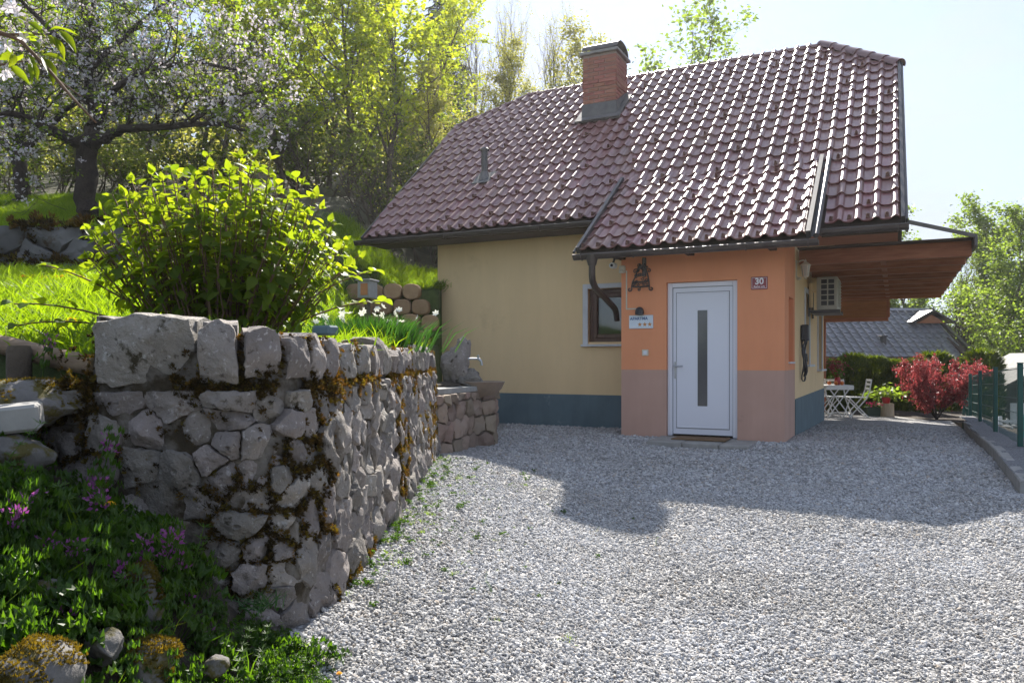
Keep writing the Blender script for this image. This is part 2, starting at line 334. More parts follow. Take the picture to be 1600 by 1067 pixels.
# leaves
M['hyd'] = leaf_mat('hydrangea_leaf', (.055, .105, .014), (.11, .165, .022), .6, .5, (2.35, 1.85, .38), island=False, spec=.18)
M['hyd_i'] = leaf_mat('hydrangea_leaf_mass', (.055, .105, .014), (.11, .165, .022), .6, .5, (2.35, 1.85, .38), spec=.18)
M['maple'] = leaf_mat('spring_maple_leaf', (.095, .14, .016), (.17, .20, .028), .62, .5, (2.15, 1.95, .5))
M['applel'] = leaf_mat('apple_leaf', (.06, .10, .018), (.11, .15, .03), .6, .45, (2.2, 2.1, .5))
M['blossom'] = leaf_mat('apple_blossom', (.62, .55, .56), (.78, .76, .78), .35, .6, (.62, .6, .62))
M['shrub'] = leaf_mat('understory_leaf', (.045, .06, .02), (.095, .115, .035), .5, .5, (1.6, 1.7, .5))
M['willow'] = leaf_mat('pale_willow_leaf', (.13, .145, .045), (.20, .205, .075), .6, .5, (1.5, 1.4, .6))
M['fresh'] = leaf_mat('fresh_green_leaf', (.075, .12, .024), (.125, .17, .045), .55, .5, (1.8, 1.75, .6))
M['conifer'] = leaf_mat('conifer_needles', (.012, .026, .012), (.03, .05, .02), .25, .6, (1.2, 1.3, .5))
M['thuja'] = leaf_mat('thuja_foliage', (.03, .055, .010), (.075, .10, .016), .3, .6, (1.7, 1.6, .3))
M['redmaple'] = leaf_mat('red_maple_leaf', (.11, .026, .03), (.23, .072, .072), .48, .4, (1.35, .85, .85))
M['weed'] = leaf_mat('weed_leaf', (.028, .065, .010), (.06, .11, .018), .45, .45, (1.7, 1.8, .35))
M['weed2'] = leaf_mat('cleavers_leaf', (.035, .08, .012), (.06, .115, .018), .45, .5, (1.7, 1.7, .35))
M['grass'] = leaf_mat('grass_blade', (.06, .115, .009), (.12, .18, .016), .56, .5, (1.9, 1.8, .3))
M['daff'] = leaf_mat('narcissus_blade', (.02, .065, .014), (.04, .09, .02), .3, .4, (1.3, 1.5, .5))
M['petalw'] = leaf_mat('white_petal', (.72, .72, .66), (.80, .80, .74), .35, .6, (.6, .6, .55))
M['purple'] = leaf_mat('purple_nettle_flower', (.20, .05, .19), (.32, .11, .29), .35, .6, (.9, .7, .9))
M['yellowfl'] = leaf_mat('dandelion_petal', (.70, .38, .01), (.80, .50, .015), .3, .6, (1, .9, .3))
M['pink'] = leaf_mat('pink_petal', (.65, .05, .18), (.75, .12, .28), .3, .6, (1, .6, .8))
M['moss'] = leaf_mat('olive_moss', (.06, .05, .010), (.12, .10, .016), .35, .8, (1.7, 1.3, .3), island=False)
M['moss_dry'] = leaf_mat('dry_brown_moss', (.055, .036, .010), (.125, .082, .018), .28, .85, (1.7, 1.15, .3), island=False)
M['moss_dark'] = leaf_mat('shaded_brown_moss', (.022, .015, .006), (.06, .042, .012), .25, .9, (1.4, 1.1, .4), island=False)  # darker copy of the dry moss, with shade put into its colour
# ------------------------------------------------------------------ ground
def g_drive(x, y):
    "height of the gravel (world x, y)"
    x = np.asarray(x, float); y = np.asarray(y, float)
    X = (x-CAM[0])*U[0]+(y-CAM[1])*D[0]
    fall = -.052*np.clip(-y-.35, 0, 4.4); left = .03+.05*sstep(-1.5, -5, y)
    t = sstep(-.85, .9, X); h = left*(1-t)+(fall+.01)*t
    h = h - .045*np.exp(-((x-1.25)/1.0)**2-((y+.95)/.35)**2)
    h = h - .026*np.maximum(0, y-1.0) - .07*sstep(3.2, 4.6, x)*sstep(-3, 0, y) + .09*sstep(3.9, 4.6, x)*sstep(-2.2, -3.2, y)
    h = h - .30*np.maximum(0, x-5.3)
    return h + .012*fbm(x*.7, y*.7, o=3)
def drive_w(X, Y):
    w = cw(X, Y); return float(g_drive(w.x, w.y))
def gravel_material():
    m, nt, N, L, b = _new('crushed_grey_gravel')
    g = N.new('ShaderNodeNewGeometry')
    v = N.new('ShaderNodeTexVoronoi'); v.inputs['Scale'].default_value = 46; v.inputs['Randomness'].default_value = 1
    L.new(g.outputs['Position'], v.inputs['Vector'])
    bw = N.new('ShaderNodeSeparateColor'); L.new(v.outputs['Color'], bw.inputs[0])
    r = ramp(N, [(0, (.17, .17, .175)), (.35, (.33, .325, .32)), (.7, (.46, .45, .445)), (1, (.60, .59, .58))]); L.new(bw.outputs[0], r.inputs[0])
    d = ramp(N, [(.0, (1, 1, 1)), (.45, (.86, .86, .86)), (.8, (.35, .34, .33))]); L.new(v.outputs['Distance'], d.inputs[0])
    mu = N.new('ShaderNodeMix'); mu.data_type = 'RGBA'; mu.blend_type = 'MULTIPLY'; mu.inputs['Factor'].default_value = .8
    L.new(r.outputs[0], mu.inputs['A']); L.new(d.outputs[0], mu.inputs['B'])
    # earthy patches
    n = noise(N, L, g.outputs['Position'], .9, 6, .65); pr = ramp(N, [(.60, (0, 0, 0)), (.72, (.55, .55, .55))]); L.new(n.outputs['Fac'], pr.inputs[0])
    m2 = N.new('ShaderNodeMix'); m2.data_type = 'RGBA'; L.new(pr.outputs[0], m2.inputs['Factor']); L.new(mu.outputs['Result'], m2.inputs['A']); m2.inputs['B'].default_value = (.20, .175, .13, 1)
    L.new(m2.outputs['Result'], b.inputs['Base Color']); b.inputs['Roughness'].default_value = .95; b.inputs['Specular IOR Level'].default_value = .25
    bp = N.new('ShaderNodeBump'); bp.inputs['Strength'].default_value = 1.; bp.inputs['Distance'].default_value = .014; bp.invert = True
    L.new(v.outputs['Distance'], bp.inputs['Height']); L.new(bp.outputs[0], b.inputs['Normal'])
    return m
M['gravel'] = gravel_material()

def grid_mesh(name, xs, ys, zf, mat_, wf=None, mask=None, smooth=True):
    X, Y = np.meshgrid(xs, ys); Z = zf(X, Y)
    if wf is not None: WX, WY = wf(X, Y)
    else: WX, WY = X, Y
    v = np.stack([WX, WY, Z], -1).reshape(-1, 3); nx = len(xs); ny = len(ys)
    i, j = np.meshgrid(np.arange(nx-1), np.arange(ny-1)); a = (j*nx+i).ravel()
    f = np.stack([a, a+1, a+nx+1, a+nx], -1)
    if mask is not None: f = f[mask((X[:-1, :-1]+X[1:, 1:])/2, (Y[:-1, :-1]+Y[1:, 1:])/2).ravel()]
    return np_mesh(name, v, f, mat_, smooth)
def camw(X, Y): return CAM[0]+X*U[0]+Y*U[1], CAM[1]+X*D[0]+Y*D[1]

# far ground, one sheet to the horizon
me = grid_mesh('ground', np.array([-600, -60, -20, 6.2, 60, 600.]), np.array([-600, -60, -14, 12, 60, 600.]), lambda x, y: -1.25+0*x, M['forestfloor'])
tag(obj('ground', me), kind='structure')
me = grid_mesh('gravel_drive', np.arange(-7, 8.0, .15), np.arange(-14, 11.2, .15), g_drive, M['gravel'], None, lambda x, y: (x < 4.76) | (y < -2.45))
tag(obj('gravel_drive', me), kind='structure')

# hillside garden on the left, in camera-aligned metres (X right, Y ahead)
def log_y(X): return 3.24+(-1.74-np.asarray(X, float))*.687
def h_lawn(X, Y):
    X = np.asarray(X, float); Y = np.asarray(Y, float)
    t = sstep(-1.9, -3.9, X)
    r = 1.13+.02*(Y-3)+1.0*sstep(13.35, 13.5, Y)+.24*np.maximum(0, Y-13.5)
    l = 1.12+.165*np.maximum(0, Y-3.4); l = np.minimum(l, 2.24)+.60*sstep(10.25, 10.4, Y)+.20*np.maximum(0, Y-10.4)+.13*np.maximum(0, Y-14)
    cut = .5*((X < -1.68) & (Y < log_y(X)))
    return r*(1-t)+l*t-cut + .035*fbm(X*.8, Y*.8, o=3)*sstep(3.2, 5, Y)
def lawn_xmax(Y):
    Y = np.asarray(Y, float)
    return np.where(Y < 8.6, -1.0, np.where(Y < 13.9, -1.0-.30*(Y-8.6)/5.3, -1.28+2.3*(Y-13.9)/4.6))
ys = np.concatenate([np.arange(3.0, 10.2, .14), np.arange(10.2, 10.5, .05), np.arange(10.55, 13.3, .2), np.arange(13.3, 13.6, .04), np.arange(13.65, 18.6, .2)])
ss = np.concatenate([np.arange(0, 3, .14), np.arange(3, 8, .25), np.arange(8, 24, .8)])
YY = np.repeat(ys[:, None], len(ss), 1); XX = lawn_xmax(YY)-ss[None, :]
def rowmesh(name, XX, YY, ZZ, mat_, mask=None):
    wx, wy = camw(XX, YY); v = np.stack([wx, wy, ZZ], -1).reshape(-1, 3); ny, nx = XX.shape
    i, j = np.meshgrid(np.arange(nx-1), np.arange(ny-1)); a = (j*nx+i).ravel(); f = np.stack([a, a+nx, a+nx+1, a+1], -1)
    return np_mesh(name, v, f if mask is None else f[mask[:-1, :-1].ravel()], mat_, True)
XX = np.concatenate([XX[:, :1]+.02, XX], 1); YY = np.concatenate([YY[:, :1], YY], 1)
ZZ_ = h_lawn(XX, YY); ZZ_[:, 0] = -.5
wood = YY > 15.5+2.4*sstep(-3.5, -6, XX)
tag(obj('lawn', rowmesh('lawn', XX, YY, ZZ_, M['lawn'], ~wood)), kind='structure')
tag(obj('woodland_floor', rowmesh('woodland_floor', XX, YY, ZZ_, M['forestfloor'], wood)), kind='structure')
def h_hill(X, Y):
    X = np.asarray(X, float); Y = np.asarray(Y, float)
    base = h_lawn(np.minimum(X, -2.), Y); base = np.where(X > -4, h_lawn(X, Y), base)
    base = np.minimum(base, 4.6+.30*(Y-18)); base = np.minimum(base, 10+.12*(Y-36))
    k = sstep(9, -1, X)
    return -1.3+(base+1.3)*k-1.3*(Y < 18.48)
ys2 = np.concatenate([[18.46], np.arange(18.5, 30, .7), np.arange(30, 75, 2.5)]); xs2 = np.concatenate([np.arange(-60, -8, 2.5), np.arange(-8, 22, .9)])
me = grid_mesh('hillside', xs2, ys2, h_hill, M['forestfloor'], camw)
tag(obj('hillside', me), kind='structure')

# planted bank in front of the wall
def h_bank(X, Y):
    X = np.asarray(X, float); Y = np.asarray(Y, float)
    h = .13+.86*(-X-.88)-.10*sstep(-1.2, -1.6, X)
    h = np.where(h > .80, .80+(h-.80)*.30, h)
    h = h+.05*fbm(X*3, Y*3, o=3)*sstep(-.7, -1.1, X)
    h = np.where((Y > 2.95) & (X > -1.72), -.25, h)
    h = np.where(Y > log_y(X)+.05, -.25, h)
    return np.maximum(h, -.25)
xb = np.arange(-5.0, -.45, .06); yb = np.arange(.6, 5.6, .07)
me = grid_mesh('planted_bank', xb, yb, h_bank, M['soil'], camw)
tag(obj('planted_bank', me), kind='structure')

# bed between the kerb and the fence, then the lower garden
def kerb_x(y): return np.interp(y, [-4.35, -2.2, .4, 3.56, 6.2], [4.50, 4.58, 4.60, 4.64, 4.73])
def bed_z(x, y): return g_drive(np.minimum(x, 4.3), y)*.75 + .105
def bedmask(x, y): return x > kerb_x(y)+.02
xs3 = np.arange(4.4, 5.72, .06); ys3 = np.arange(-2.6, 8.2, .12)
def bedz(x, y): return bed_z(x, y)-sstep(5.05, 6.0, x)*.9*sstep(4.9, 5.4, x)+.012*fbm(x*6, y*6, o=3)
tag(obj('kerb_bed', grid_mesh('kerb_bed', xs3, ys3, bedz, M['bedgravel'], None, bedmask)), kind='structure')
xs4 = np.concatenate([np.arange(5.3, 9, .4), np.arange(9, 40, 3)]); ys4 = np.arange(-16, 40, 1.)
tag(obj('lower_garden', grid_mesh('lower_garden', xs4, ys4, lambda x, y: -.55-.75*sstep(5.4, 8, x)+.05*fbm(x, y, o=3), M['lawn'])), kind='structure')
# verge beyond the gravel, under the hedge
tag(obj('planting_bed', grid_mesh('planting_bed', np.arange(-2, 6.4, .2), np.arange(9.0, 13, .2), lambda x, y: g_drive(x, 9.5+0*y)+.05*sstep(9.0, 9.6, y)-.03+.03*fbm(x*3, y*3, o=2), M['soil'])), kind='structure')

# concrete kerb: sections set end to end
kt = thing('concrete_kerb', 'low grey concrete kerb edging the gravel below the green fence', 'kerb', (4.45, -4.3, 0))
yk = [-2.6, -2.0, -1.3, -.3, .7, 1.7, 2.7, 3.6, 4.6, 5.55, 6.2]
for i in range(len(yk)-1):
    y0, y1 = yk[i]+.004, yk[i+1]-.004; x0, x1 = float(kerb_x(y0)), float(kerb_x(y1)); z0, z1 = float(g_drive(x0-.15, y0)), float(g_drive(x1-.15, y1))
    b = MB(); w = .11; top = .125
    for k, (y, x, z) in enumerate(((y0, x0, z0), (y1, x1, z1))): b.v += [(x, y, z-.3), (x+w, y, z-.3), (x+w, y, z+top-.008), (x+w-.008, y, z+top), (x+.012, y, z+top), (x, y, z+top-.012)]
    b.f += [(0, 1, 2, 3, 4, 5), (11, 10, 9, 8, 7, 6)]+[(k, k+6, (k+1) % 6+6, (k+1) % 6) for k in range(6)]
    b.v = [(p[0]-4.45, p[1]+4.3, p[2]) for p in b.v]
    b.build('kerb_section', M['concrete'], kt)
# ------------------------------------------------------------------ house
H = thing('house', 'cottage with yellow and orange rendered walls under a glossy red tiled roof', 'house', (0, 0, 0))
WX0, WX1, WY0, WY1 = -3.86, 2.26, 1.143, 6.13
YM = 5.40; TS = .808; TH = math.atan(TS); CT, ST = math.cos(TH), math.sin(TH)          # main roof pitch
def zroof(y): return 3.33+TS*(y-.55) if y < YM else 3.33+TS*(YM-.55)-TS*(y-YM)
def wall_pieces(b, axis, c0, c1, z0, z1, t0, t1, holes):
    "wall between c0..c1 along axis, thickness t0..t1 on the other axis, rectangular holes (a0,a1,b0,b1)"
    hs = sorted(holes); cur = c0
    def bx(a0, a1, q0, q1):
        if a1-a0 < 1e-4 or q1-q0 < 1e-4: return
        b.box(a0, a1, t0, t1, q0, q1) if axis == 'x' else b.box(t0, t1, a0, a1, q0, q1)
    for a0, a1, q0, q1 in hs:
        bx(cur, a0, z0, z1); bx(a0, a1, z0, q0); bx(a0, a1, q1, z1); cur = a1
    bx(cur, c1, z0, z1)
b = MB(); T = .3
w1 = (-.95, -.0, 1.40, 2.27); 
wall_pieces(b, 'x', WX0, WX1, -.4, 3.62, WY0, WY0+T, [w1])
sw = [(2.50, 3.16, 1.03, 2.20), (4.75, 5.62, .93, 2.12)]
wall_pieces(b, 'y', WY0+T, WY1-T, -.5, 3.62, WX1-T, WX1, sw)
wall_pieces(b, 'y', WY0+T, WY1-T, -.5, 3.62, WX0, WX0+T, [])
wall_pieces(b, 'x', WX0, WX1, -.5, 3.62, WY1-T, WY1, [])
for x0, x1 in ((WX0, WX0+T), (WX1-T, WX1)):
    b.prism([(x1, WY0+.02, 3.62), (x1, 9.6, 3.62), (x1, YM+.9, 6.25), (x1, YM-.9, 6.25)], (x1-x0, 0, 0))
wall = b.build('wall', M['yellow'], H)
b = MB(); e = .012
b.box(WX0-e, 0, WY0-e, WY0, -.4, .535); b.box(WX1, WX1+e, WY0, WY1, -.5, .535); b.box(WX0-e, WX0, WY0, WY1, -.4, .535)
b.build('plinth', M['plinth'], H)
# porch
PZ = .965; PT = 2.98
b = MB()
def porch(b, z0, z1):
    wall_pieces(b, 'x', 0, 2.26, z0, z1, 0, .25, [h for h in ((.665, 1.647, z0 if z0 > 0 else .03, min(z1, 2.20)),)])
    nic = [(.42, .98, 1.08, 1.98)] if z0 > .5 else []
    wall_pieces(b, 'y', .25, WY0, z0, z1, 2.01, 2.26, nic); wall_pieces(b, 'y', .25, WY0, z0, z1, 0, .25, [])
porch(b, PZ, 2.72); b.prism([(2.26, .01, 2.72), (2.26, WY0, 2.72), (2.26, WY0, 3.72), (2.26, .01, 2.80)], (2.2, 0, 0))
b.build('porch_wall', M['orange'], H)
b = MB(); porch(b, -.35, PZ); b.build('porch_plinth', M['mauve'], H)
# niche window of the porch
b = MB(); b.box(2.10, 2.13, .42, .98, 1.08, 1.98); nw = b.build('porch_window', M['glass'], H)
b = MB(); 
for y0, y1, z0, z1 in ((.421, .48, 1.081, 1.979), (.92, .979, 1.081, 1.979), (.48, .92, 1.081, 1.15), (.48, .92, 1.91, 1.979)): b.box(2.12, 2.17, y0, y1, z0, z1)
b.build('frame', M['orange'], nw); b = MB(); b.box(2.13, 2.285, .41, .99, 1.055, 1.079); b.build('sill', M['white_plaster'], nw)

# front door
dr = MB()
dr.box(.735, 1.577, .09, .14, .055, 2.13, .004); door = dr.build('door', M['white'], H)
b = MB(); b.box(.667, .735, .06, .16, .032, 2.198, .006); b.box(1.577, 1.645, .06, .16, .032, 2.198, .006); b.box(.735, 1.577, .061, .159, 2.13, 2.197, .006); b.build('frame', M['white'], door)
b = MB(); px0, px1, pz0, pz1 = .815, 1.50, .17, 2.03
for x0, x1, z0, z1 in ((px0-.022, px0, pz0-.022, pz1+.022), (px1, px1+.022, pz0-.022, pz1+.022), (px0, px1, pz0-.022, pz0), (px0, px1, pz1, pz1+.022)): b.box(x0, x1, .078, .092, z0, z1, .004)
b.build('bead', M['white'], door)
b = MB(); b.box(px0, px1, .083, .091, pz0, pz1); b.build('panel', M['white'], door)
b = MB()
for x0, x1, z0, z1 in ((.7355, .7415, .056, 2.129), (1.5705, 1.5765, .056, 2.129), (.742, 1.57, 2.1235, 2.1295), (.742, 1.57, .0555, .061)): b.box(x0, x1, .084, .0895, z0, z1)
for x0, x1, z0, z1 in ((px0-.030, px0-.022, pz0-.03, pz1+.03), (px1+.022, px1+.03, pz0-.03, pz1+.03), (px0-.022, px1+.022, pz0-.03, pz0-.022), (px0-.022, px1+.022, pz1+.022, pz1+.03)): b.box(x0, x1, .0855, .0895, z0, z1)
b.build('seal', M['seal'], door)
b = MB(); b.box(1.09, 1.225, .078, .084, .46, 1.80, .002); b.build('glass_strip', M['smoked'], door)
b = MB(); b.tube([(.775, .088, 1.02), (.775, .03, 1.02)], .010); b.tube([(.765, .03, 1.02), (.89, .03, 1.02)], .010); b.box(.758, .792, .080, .0898, .84, 1.08, .004); b.tube([(.775, .082, .93), (.775, .074, .93)], .011); b.build('handle', M['steel'], door)
b = MB(); b.box(.668, 1.644, -.03, .158, .0, .03, .004); b.build('threshold', M['steel'], door)

# window beside the porch
f = MB()
for x0, x1, z0, z1 in ((-1.04, -.951, 1.36, 2.35), (-.951, -.002, 2.272, 2.35)): f.box(x0, x1, WY0-.022, WY0, z0, z1, .004)
win = f.build('window', M['white_plaster'], H)
b = MB(); b.box(-.9, -.02, WY0+.11, WY0+.13, 1.42, 2.25); b.build('pane', M['glass'], win)
b = MB()
for x0, x1, z0, z1 in ((-.948, -.885, 1.402, 2.268), (-.06, -.002, 1.402, 2.268), (-.885, -.06, 2.20, 2.268), (-.885, -.06, 1.402, 1.46)): b.box(x0, x1, WY0+.07, WY0+.15, z0, z1, .006)
for x0, x1, z0, z1 in ((-.884, -.815, 1.461, 2.199), (-.13, -.061, 1.461, 2.199), (-.815, -.13, 2.13, 2.199), (-.815, -.13, 1.461, 1.53)): b.box(x0, x1, WY0+.055, WY0+.12, z0, z1, .012)
b.build('frame', M['winwood'], win)
b = MB(); b.box(-1.06, -.002, WY0-.07, WY0+.069, 1.325, 1.359, .006); b.build('sill', M['white_plaster'], win)
b = MB(); b.box(-.80, -.14, WY0+.20, WY0+.205, 1.45, 1.74); b.build('net_curtain', M['white_plaster'], win)
for i, (y0, y1, z0, z1) in enumerate(sw):
    f = MB()
    for a0, a1, q0, q1 in ((y0-.08, y0, z0, z1+.08), (y1, y1+.08, z0, z1+.08), (y0, y1, z1, z1+.08)): f.box(WX1, WX1+.02, a0, a1, q0, q1, .004)
    w = f.build('window', M['white_plaster'], H)
    b = MB(); b.box(WX1-.14, WX1-.12, y0, y1, z0, z1); b.build('pane', M['glass'], w)
    b = MB()
    for a0, a1, q0, q1 in ((y0+.001, y0+.07, z0+.001, z1-.001), (y1-.07, y1-.001, z0+.001, z1-.001), (y0+.07, y1-.07, z1-.07, z1-.001), (y0+.07, y1-.07, z0+.001, z0+.07)): b.box(WX1-.15, WX1-.09, a0, a1, q0, q1, .008)
    b.build('frame', M['winwood'], w)
    b = MB(); b.box(WX1-.09, WX1+.09, y0-.1, y1+.1, z0-.035, z0-.001, .006); b.build('sill', M['white_plaster'], w)

# ---- main roof
def rp(x, t, n=0.): return Vector((x, .55+t*CT-n*ST, 3.33+t*ST+n*CT))       # front slope: x, distance up the slope, height above it
TR = (YM-.55)/CT                                                           # ridge
HLt = (4.33-.55)/CT; HRt = (4.08-.55)/CT; TL0 = -.06; TR0 = TL0-2*.363; XL0, XL1 = -5.03, -5.36; RL, RR = -3.97, 2.27
front = [(XL0, TL0), (2.61, TL0), (2.61, TR0), (3.66, TR0), (3.63, HRt), (RR, TR), (RL, TR), (XL1, HLt)]
def flipy(p): return Vector((p.x, 2*YM-p.y, p.z))
b = MB(); dz = -.035; th = .11
fr = [rp(x, t, dz) for x, t in front]; nrm = Vector((0, -ST, CT))*th
b.prism(fr, nrm)
bk = [flipy(p) for p in fr][::-1]; b.prism(bk, Vector((0, ST, CT))*th)
for (a, c, r_) in ((rp(XL1, HLt, dz), flipy(rp(XL1, HLt, dz)), rp(RL, TR, dz)), (flipy(rp(3.63, HRt, dz)), rp(3.63, HRt, dz), rp(RR, TR, dz))):
    tri = [a, r_, c] if r_.x < 0 else [a, r_, c]
    n = (tri[1]-tri[0]).cross(tri[2]-tri[0]).normalized()
    if n.z < 0: tri = tri[::-1]; n = -n
    b.prism(tri, n*.04)
roof = b.build('roof', M['deck'], H)

# one interlocking tile: flat pan on the left, roll on the right
TW, TG, TL = .217, .363, .43
def tile_mesh(seed):
    r = random.Random(seed)
    prof = [(0, .012), (.10, .003), (.28, 0), (.46, .003), (.56, .016), (.65, .037), (.76, .050), (.87, .044), (.955, .024), (1.0, .010)]
    n = len(prof); vs = []; fs = []
    j = [r.uniform(-.0015, .0015) for _ in range(4)]
    for y, dzz in ((0, 0), (TL, 0)):
        for (t, h) in prof: vs.append((t*TW*.995, y, h+j[0]*t+j[1]))
    for i in range(n-1): fs.append((i, i+1, n+i+1, n+i))
    o = len(vs)
    for (t, h) in prof: vs.append((t*TW*.995, 0, h+j[0]*t+j[1]))
    for (t, h) in prof: vs.append((t*TW*.995, .004, h-.020))
    for i in range(n-1): fs.append((o+i, o+n+i, o+n+i+1, o+i+1))
    o = len(vs); vs += [vs[n-1], vs[2*n-1], (TW*.995, TL, -.01), (TW*.995, .0, -.010)]; fs.append((o, o+3, o+2, o+1))
    me = bpy.data.meshes.new('roof_tile'); me.from_pydata(vs, [], fs); me.materials.append(M['tile'])
    sm = [True]*(n-1)+[False]*(n-1)+[False]; me.polygons.foreach_set('use_smooth', sm); me.update(); return me
TM = [tile_mesh(i) for i in range(4)]
LIFT = math.atan(.030/TG)
def tile_matrix(orig, th, r):
    "orig: lower left corner on the roof plane; th: pitch"
    a = th-LIFT+r.uniform(-.010, .010); yaw = r.uniform(-.010, .010)
    ex = Vector((math.cos(yaw), math.sin(yaw)*math.cos(a), math.sin(yaw)*math.sin(a))); ey = Vector((0, math.cos(a), math.sin(a))); ex = (ex-ey*ex.dot(ey)).normalized(); ez = ex.cross(ey)
    m = Matrix((ex, ey, ez)).transposed().to_4x4(); m.translation = orig; return m
class Poly2:
    def __init__(s, pts): s.p = np.array(pts, float)
    def inside(s, x, y):
        n = len(s.p); c = False; j = n-1
        for i in range(n):
            (xi, yi), (xj, yj) = s.p[i], s.p[j]
            if (yi > y) != (yj > y) and x < (xj-xi)*(y-yi)/(yj-yi)+xi: c = not c
            j = i
        return c
pol = Poly2(front); tr = random.Random(3); full = []; part = []; guards = []
for row in range(-2, 19):
    for col in range(43):
        x = 3.625-TW*(col+1); t = TL0+row*TG
        if row < 0 and x < 2.58: continue
        xc, yc = x+TW/2, .55+(t+TG/2)*CT
        if -.40 < xc < 2.60 and yc < 1.34: continue
        cs = [pol.inside(px, pt) for px, pt in ((x+.006, t+.02), (x+TW-.006, t+.02), (x+.006, t+TG), (x+TW-.006, t+TG))]
        if not any(cs): continue
        m = tile_matrix(rp(x, t, .034), TH, tr)
        cx, cy = wc(m.translation.x, m.translation.y)
        vis = not (-.45 < xc < 2.65 and yc < 1.5)
        (full if all(cs) and vis and t+TL < TR else part).append((math.hypot(cx, cy), m, tr.randrange(4)))
        bottom = (row == 0 and x < 2.3) or row == -2
        if all(cs) and (bottom or (row % 2 == 1 and (col+row//2*1) % 4 == 0)) : guards.append((m, TH))
full.sort(key=lambda a: a[0]); NIND = 200
for d_, m, k in full[:NIND]: obj('roof_tile', TM[k], roof, M=m)
def tile_mass(items, planes, name, parent):
    vs = []; fs = []; sm = []
    for d_, m, k in items:
        o = len(vs); vs += [m @ v.co for v in TM[k].vertices]; fs += [tuple(i+o for i in p.vertices) for p in TM[k].polygons]; sm += [p.use_smooth for p in TM[k].polygons]
    me = bpy.data.meshes.new(name); me.from_pydata([tuple(v) for v in vs], [], fs); me.polygons.foreach_set('use_smooth', sm); me.materials.append(M['tile'])
    bm = bmesh.new(); bm.from_mesh(me)
    for co, no in planes:
        bmesh.ops.bisect_plane(bm, geom=bm.verts[:]+bm.edges[:]+bm.faces[:], plane_co=co, plane_no=no, clear_outer=True)
    bm.to_mesh(me); bm.free(); o = obj(name, me, parent); o['kind'] = 'stuff'; return o
nrm = Vector((0, -ST, CT)); inside = rp(0, 2)
def cutplane(a, b_):
    no = (b_-a).cross(nrm).normalized()
    if no.dot(inside-a) > 0: no = -no
    return a, no
planes = [cutplane(rp(XL0, TL0), rp(XL1, HLt)), cutplane(rp(XL1, HLt), rp(RL, TR)), cutplane(rp(RR, TR), rp(3.63, HRt)), cutplane(rp(-3, TR+.02), rp(2, TR+.02))]
tile_mass(full[NIND:]+part, planes, 'roof_tiles', roof)
# snow guards: small rusty hooks in the pans
gb = MB(); gb.add([(.035, .02, .0), (.085, .02, .0), (.085, .16, .0), (.035, .16, .0), (.048, .03, .062), (.072, .03, .062), (.066, .14, .006), (.054, .14, .006)], [(0, 3, 2, 1), (0, 1, 5, 4), (1, 2, 6, 5), (2, 3, 7, 6), (3, 0, 4, 7), (4, 5, 6, 7)])
GM = gb.mesh('snow_guard', M['guard'])
for m, th_ in guards: obj('snow_guard', GM, roof, M=m @ Matrix.Translation((.01, .03, .004)))
# ridge and hip caps
def cap_mesh(L, r0, r1, w=1.):
    b = MB(); n = 8; vs = []; fs = []
    for k, (x, r_) in enumerate(((0, r0), (L, r1))):
        for i in range(n+1):
            a = math.pi*(i/n); vs.append((x, r_*math.cos(a)*w, r_*math.sin(a)))
        for i in range(n+1):
            a = math.pi*(i/n); vs.append((x, (r_-.014)*math.cos(a)*w, (r_-.014)*math.sin(a)))
    q = 2*(n+1)
    for i in range(n): fs += [(i, i+1, q+i+1, q+i), (n+1+i, q+n+1+i, q+n+2+i, n+2+i), (i, n+1+i, n+2+i, i+1), (q+i, q+i+1, q+n+2+i, q+n+1+i)]
    fs += [(0, q, q+n+1, n+1), (n, n+n+1, q+n+n+1, q+n)]
    b.add(vs, fs); return b.mesh('ridge_tile', M['ridge'], 40)
def run_caps(p0, p1, L=.37, r=.105, dz=-.065, name='ridge_tile', w=1.0):
    p0 = Vector(p0); p1 = Vector(p1); n = max(1, round((p1-p0).length/L)); st = (p1-p0)/n
    me = cap_mesh(st.length+.05, r+.012, r-.006, w); ex = st.normalized(); ey = Vector((0, 0, 1)).cross(ex).normalized(); ez = ex.cross(ey)
    for i in range(n):
        m = Matrix((ex, ey, ez)).transposed().to_4x4(); m.translation = p0+st*i+Vector((0, 0, dz)); obj(name, me, roof, M=m)
rt = rp(0, TR).z+.03
run_caps((RL, YM, rt), (RR-.01, YM, rt), r=.075)
for fl in (False, True):
    a, c = rp(3.64, HRt, .05), rp(RR+.02, TR, .05); a2, c2 = rp(XL1-.01, HLt, .05), rp(RL+.02, TR, .05)
    if fl: a, c, a2, c2 = flipy(a), flipy(c), flipy(a2), flipy(c2)
    run_caps(a, c, L=.36, r=.105); run_caps(a2, c2, L=.36, r=.065)
# hip ends and rear slope covered with plain sheets of tile colour (never seen from the drive)
# verge trims of dark sheet metal
def strip(b, p0, p1, side, w, h):
    "box beam from p0 to p1, w wide along side, h thick along the roof normal"
    p0, p1, side = Vector(p0), Vector(p1), Vector(side).normalized(); ax = (p1-p0).normalized(); up = ax.cross(side).normalized()
    if up.z < 0: up = -up
    vs = [p+side*(s*w)+up*(u*h) for p in (p0, p1) for s, u in ((0, 0), (1, 0), (1, 1), (0, 1))]
    b.add(vs, [(0, 1, 2, 3), (7, 6, 5, 4), (0, 4, 5, 1), (1, 5, 6, 2), (2, 6, 7, 3), (3, 7, 4, 0)])
b = MB(); strip(b, rp(3.635, TR0-.03, -.06), rp(3.605, HRt+.05, -.06), (1, 0, 0), .045, .13); strip(b, rp(3.685, TR0-.03, -.16), rp(3.655, HRt+.02, -.16), (1, 0, 0), .03, .19)
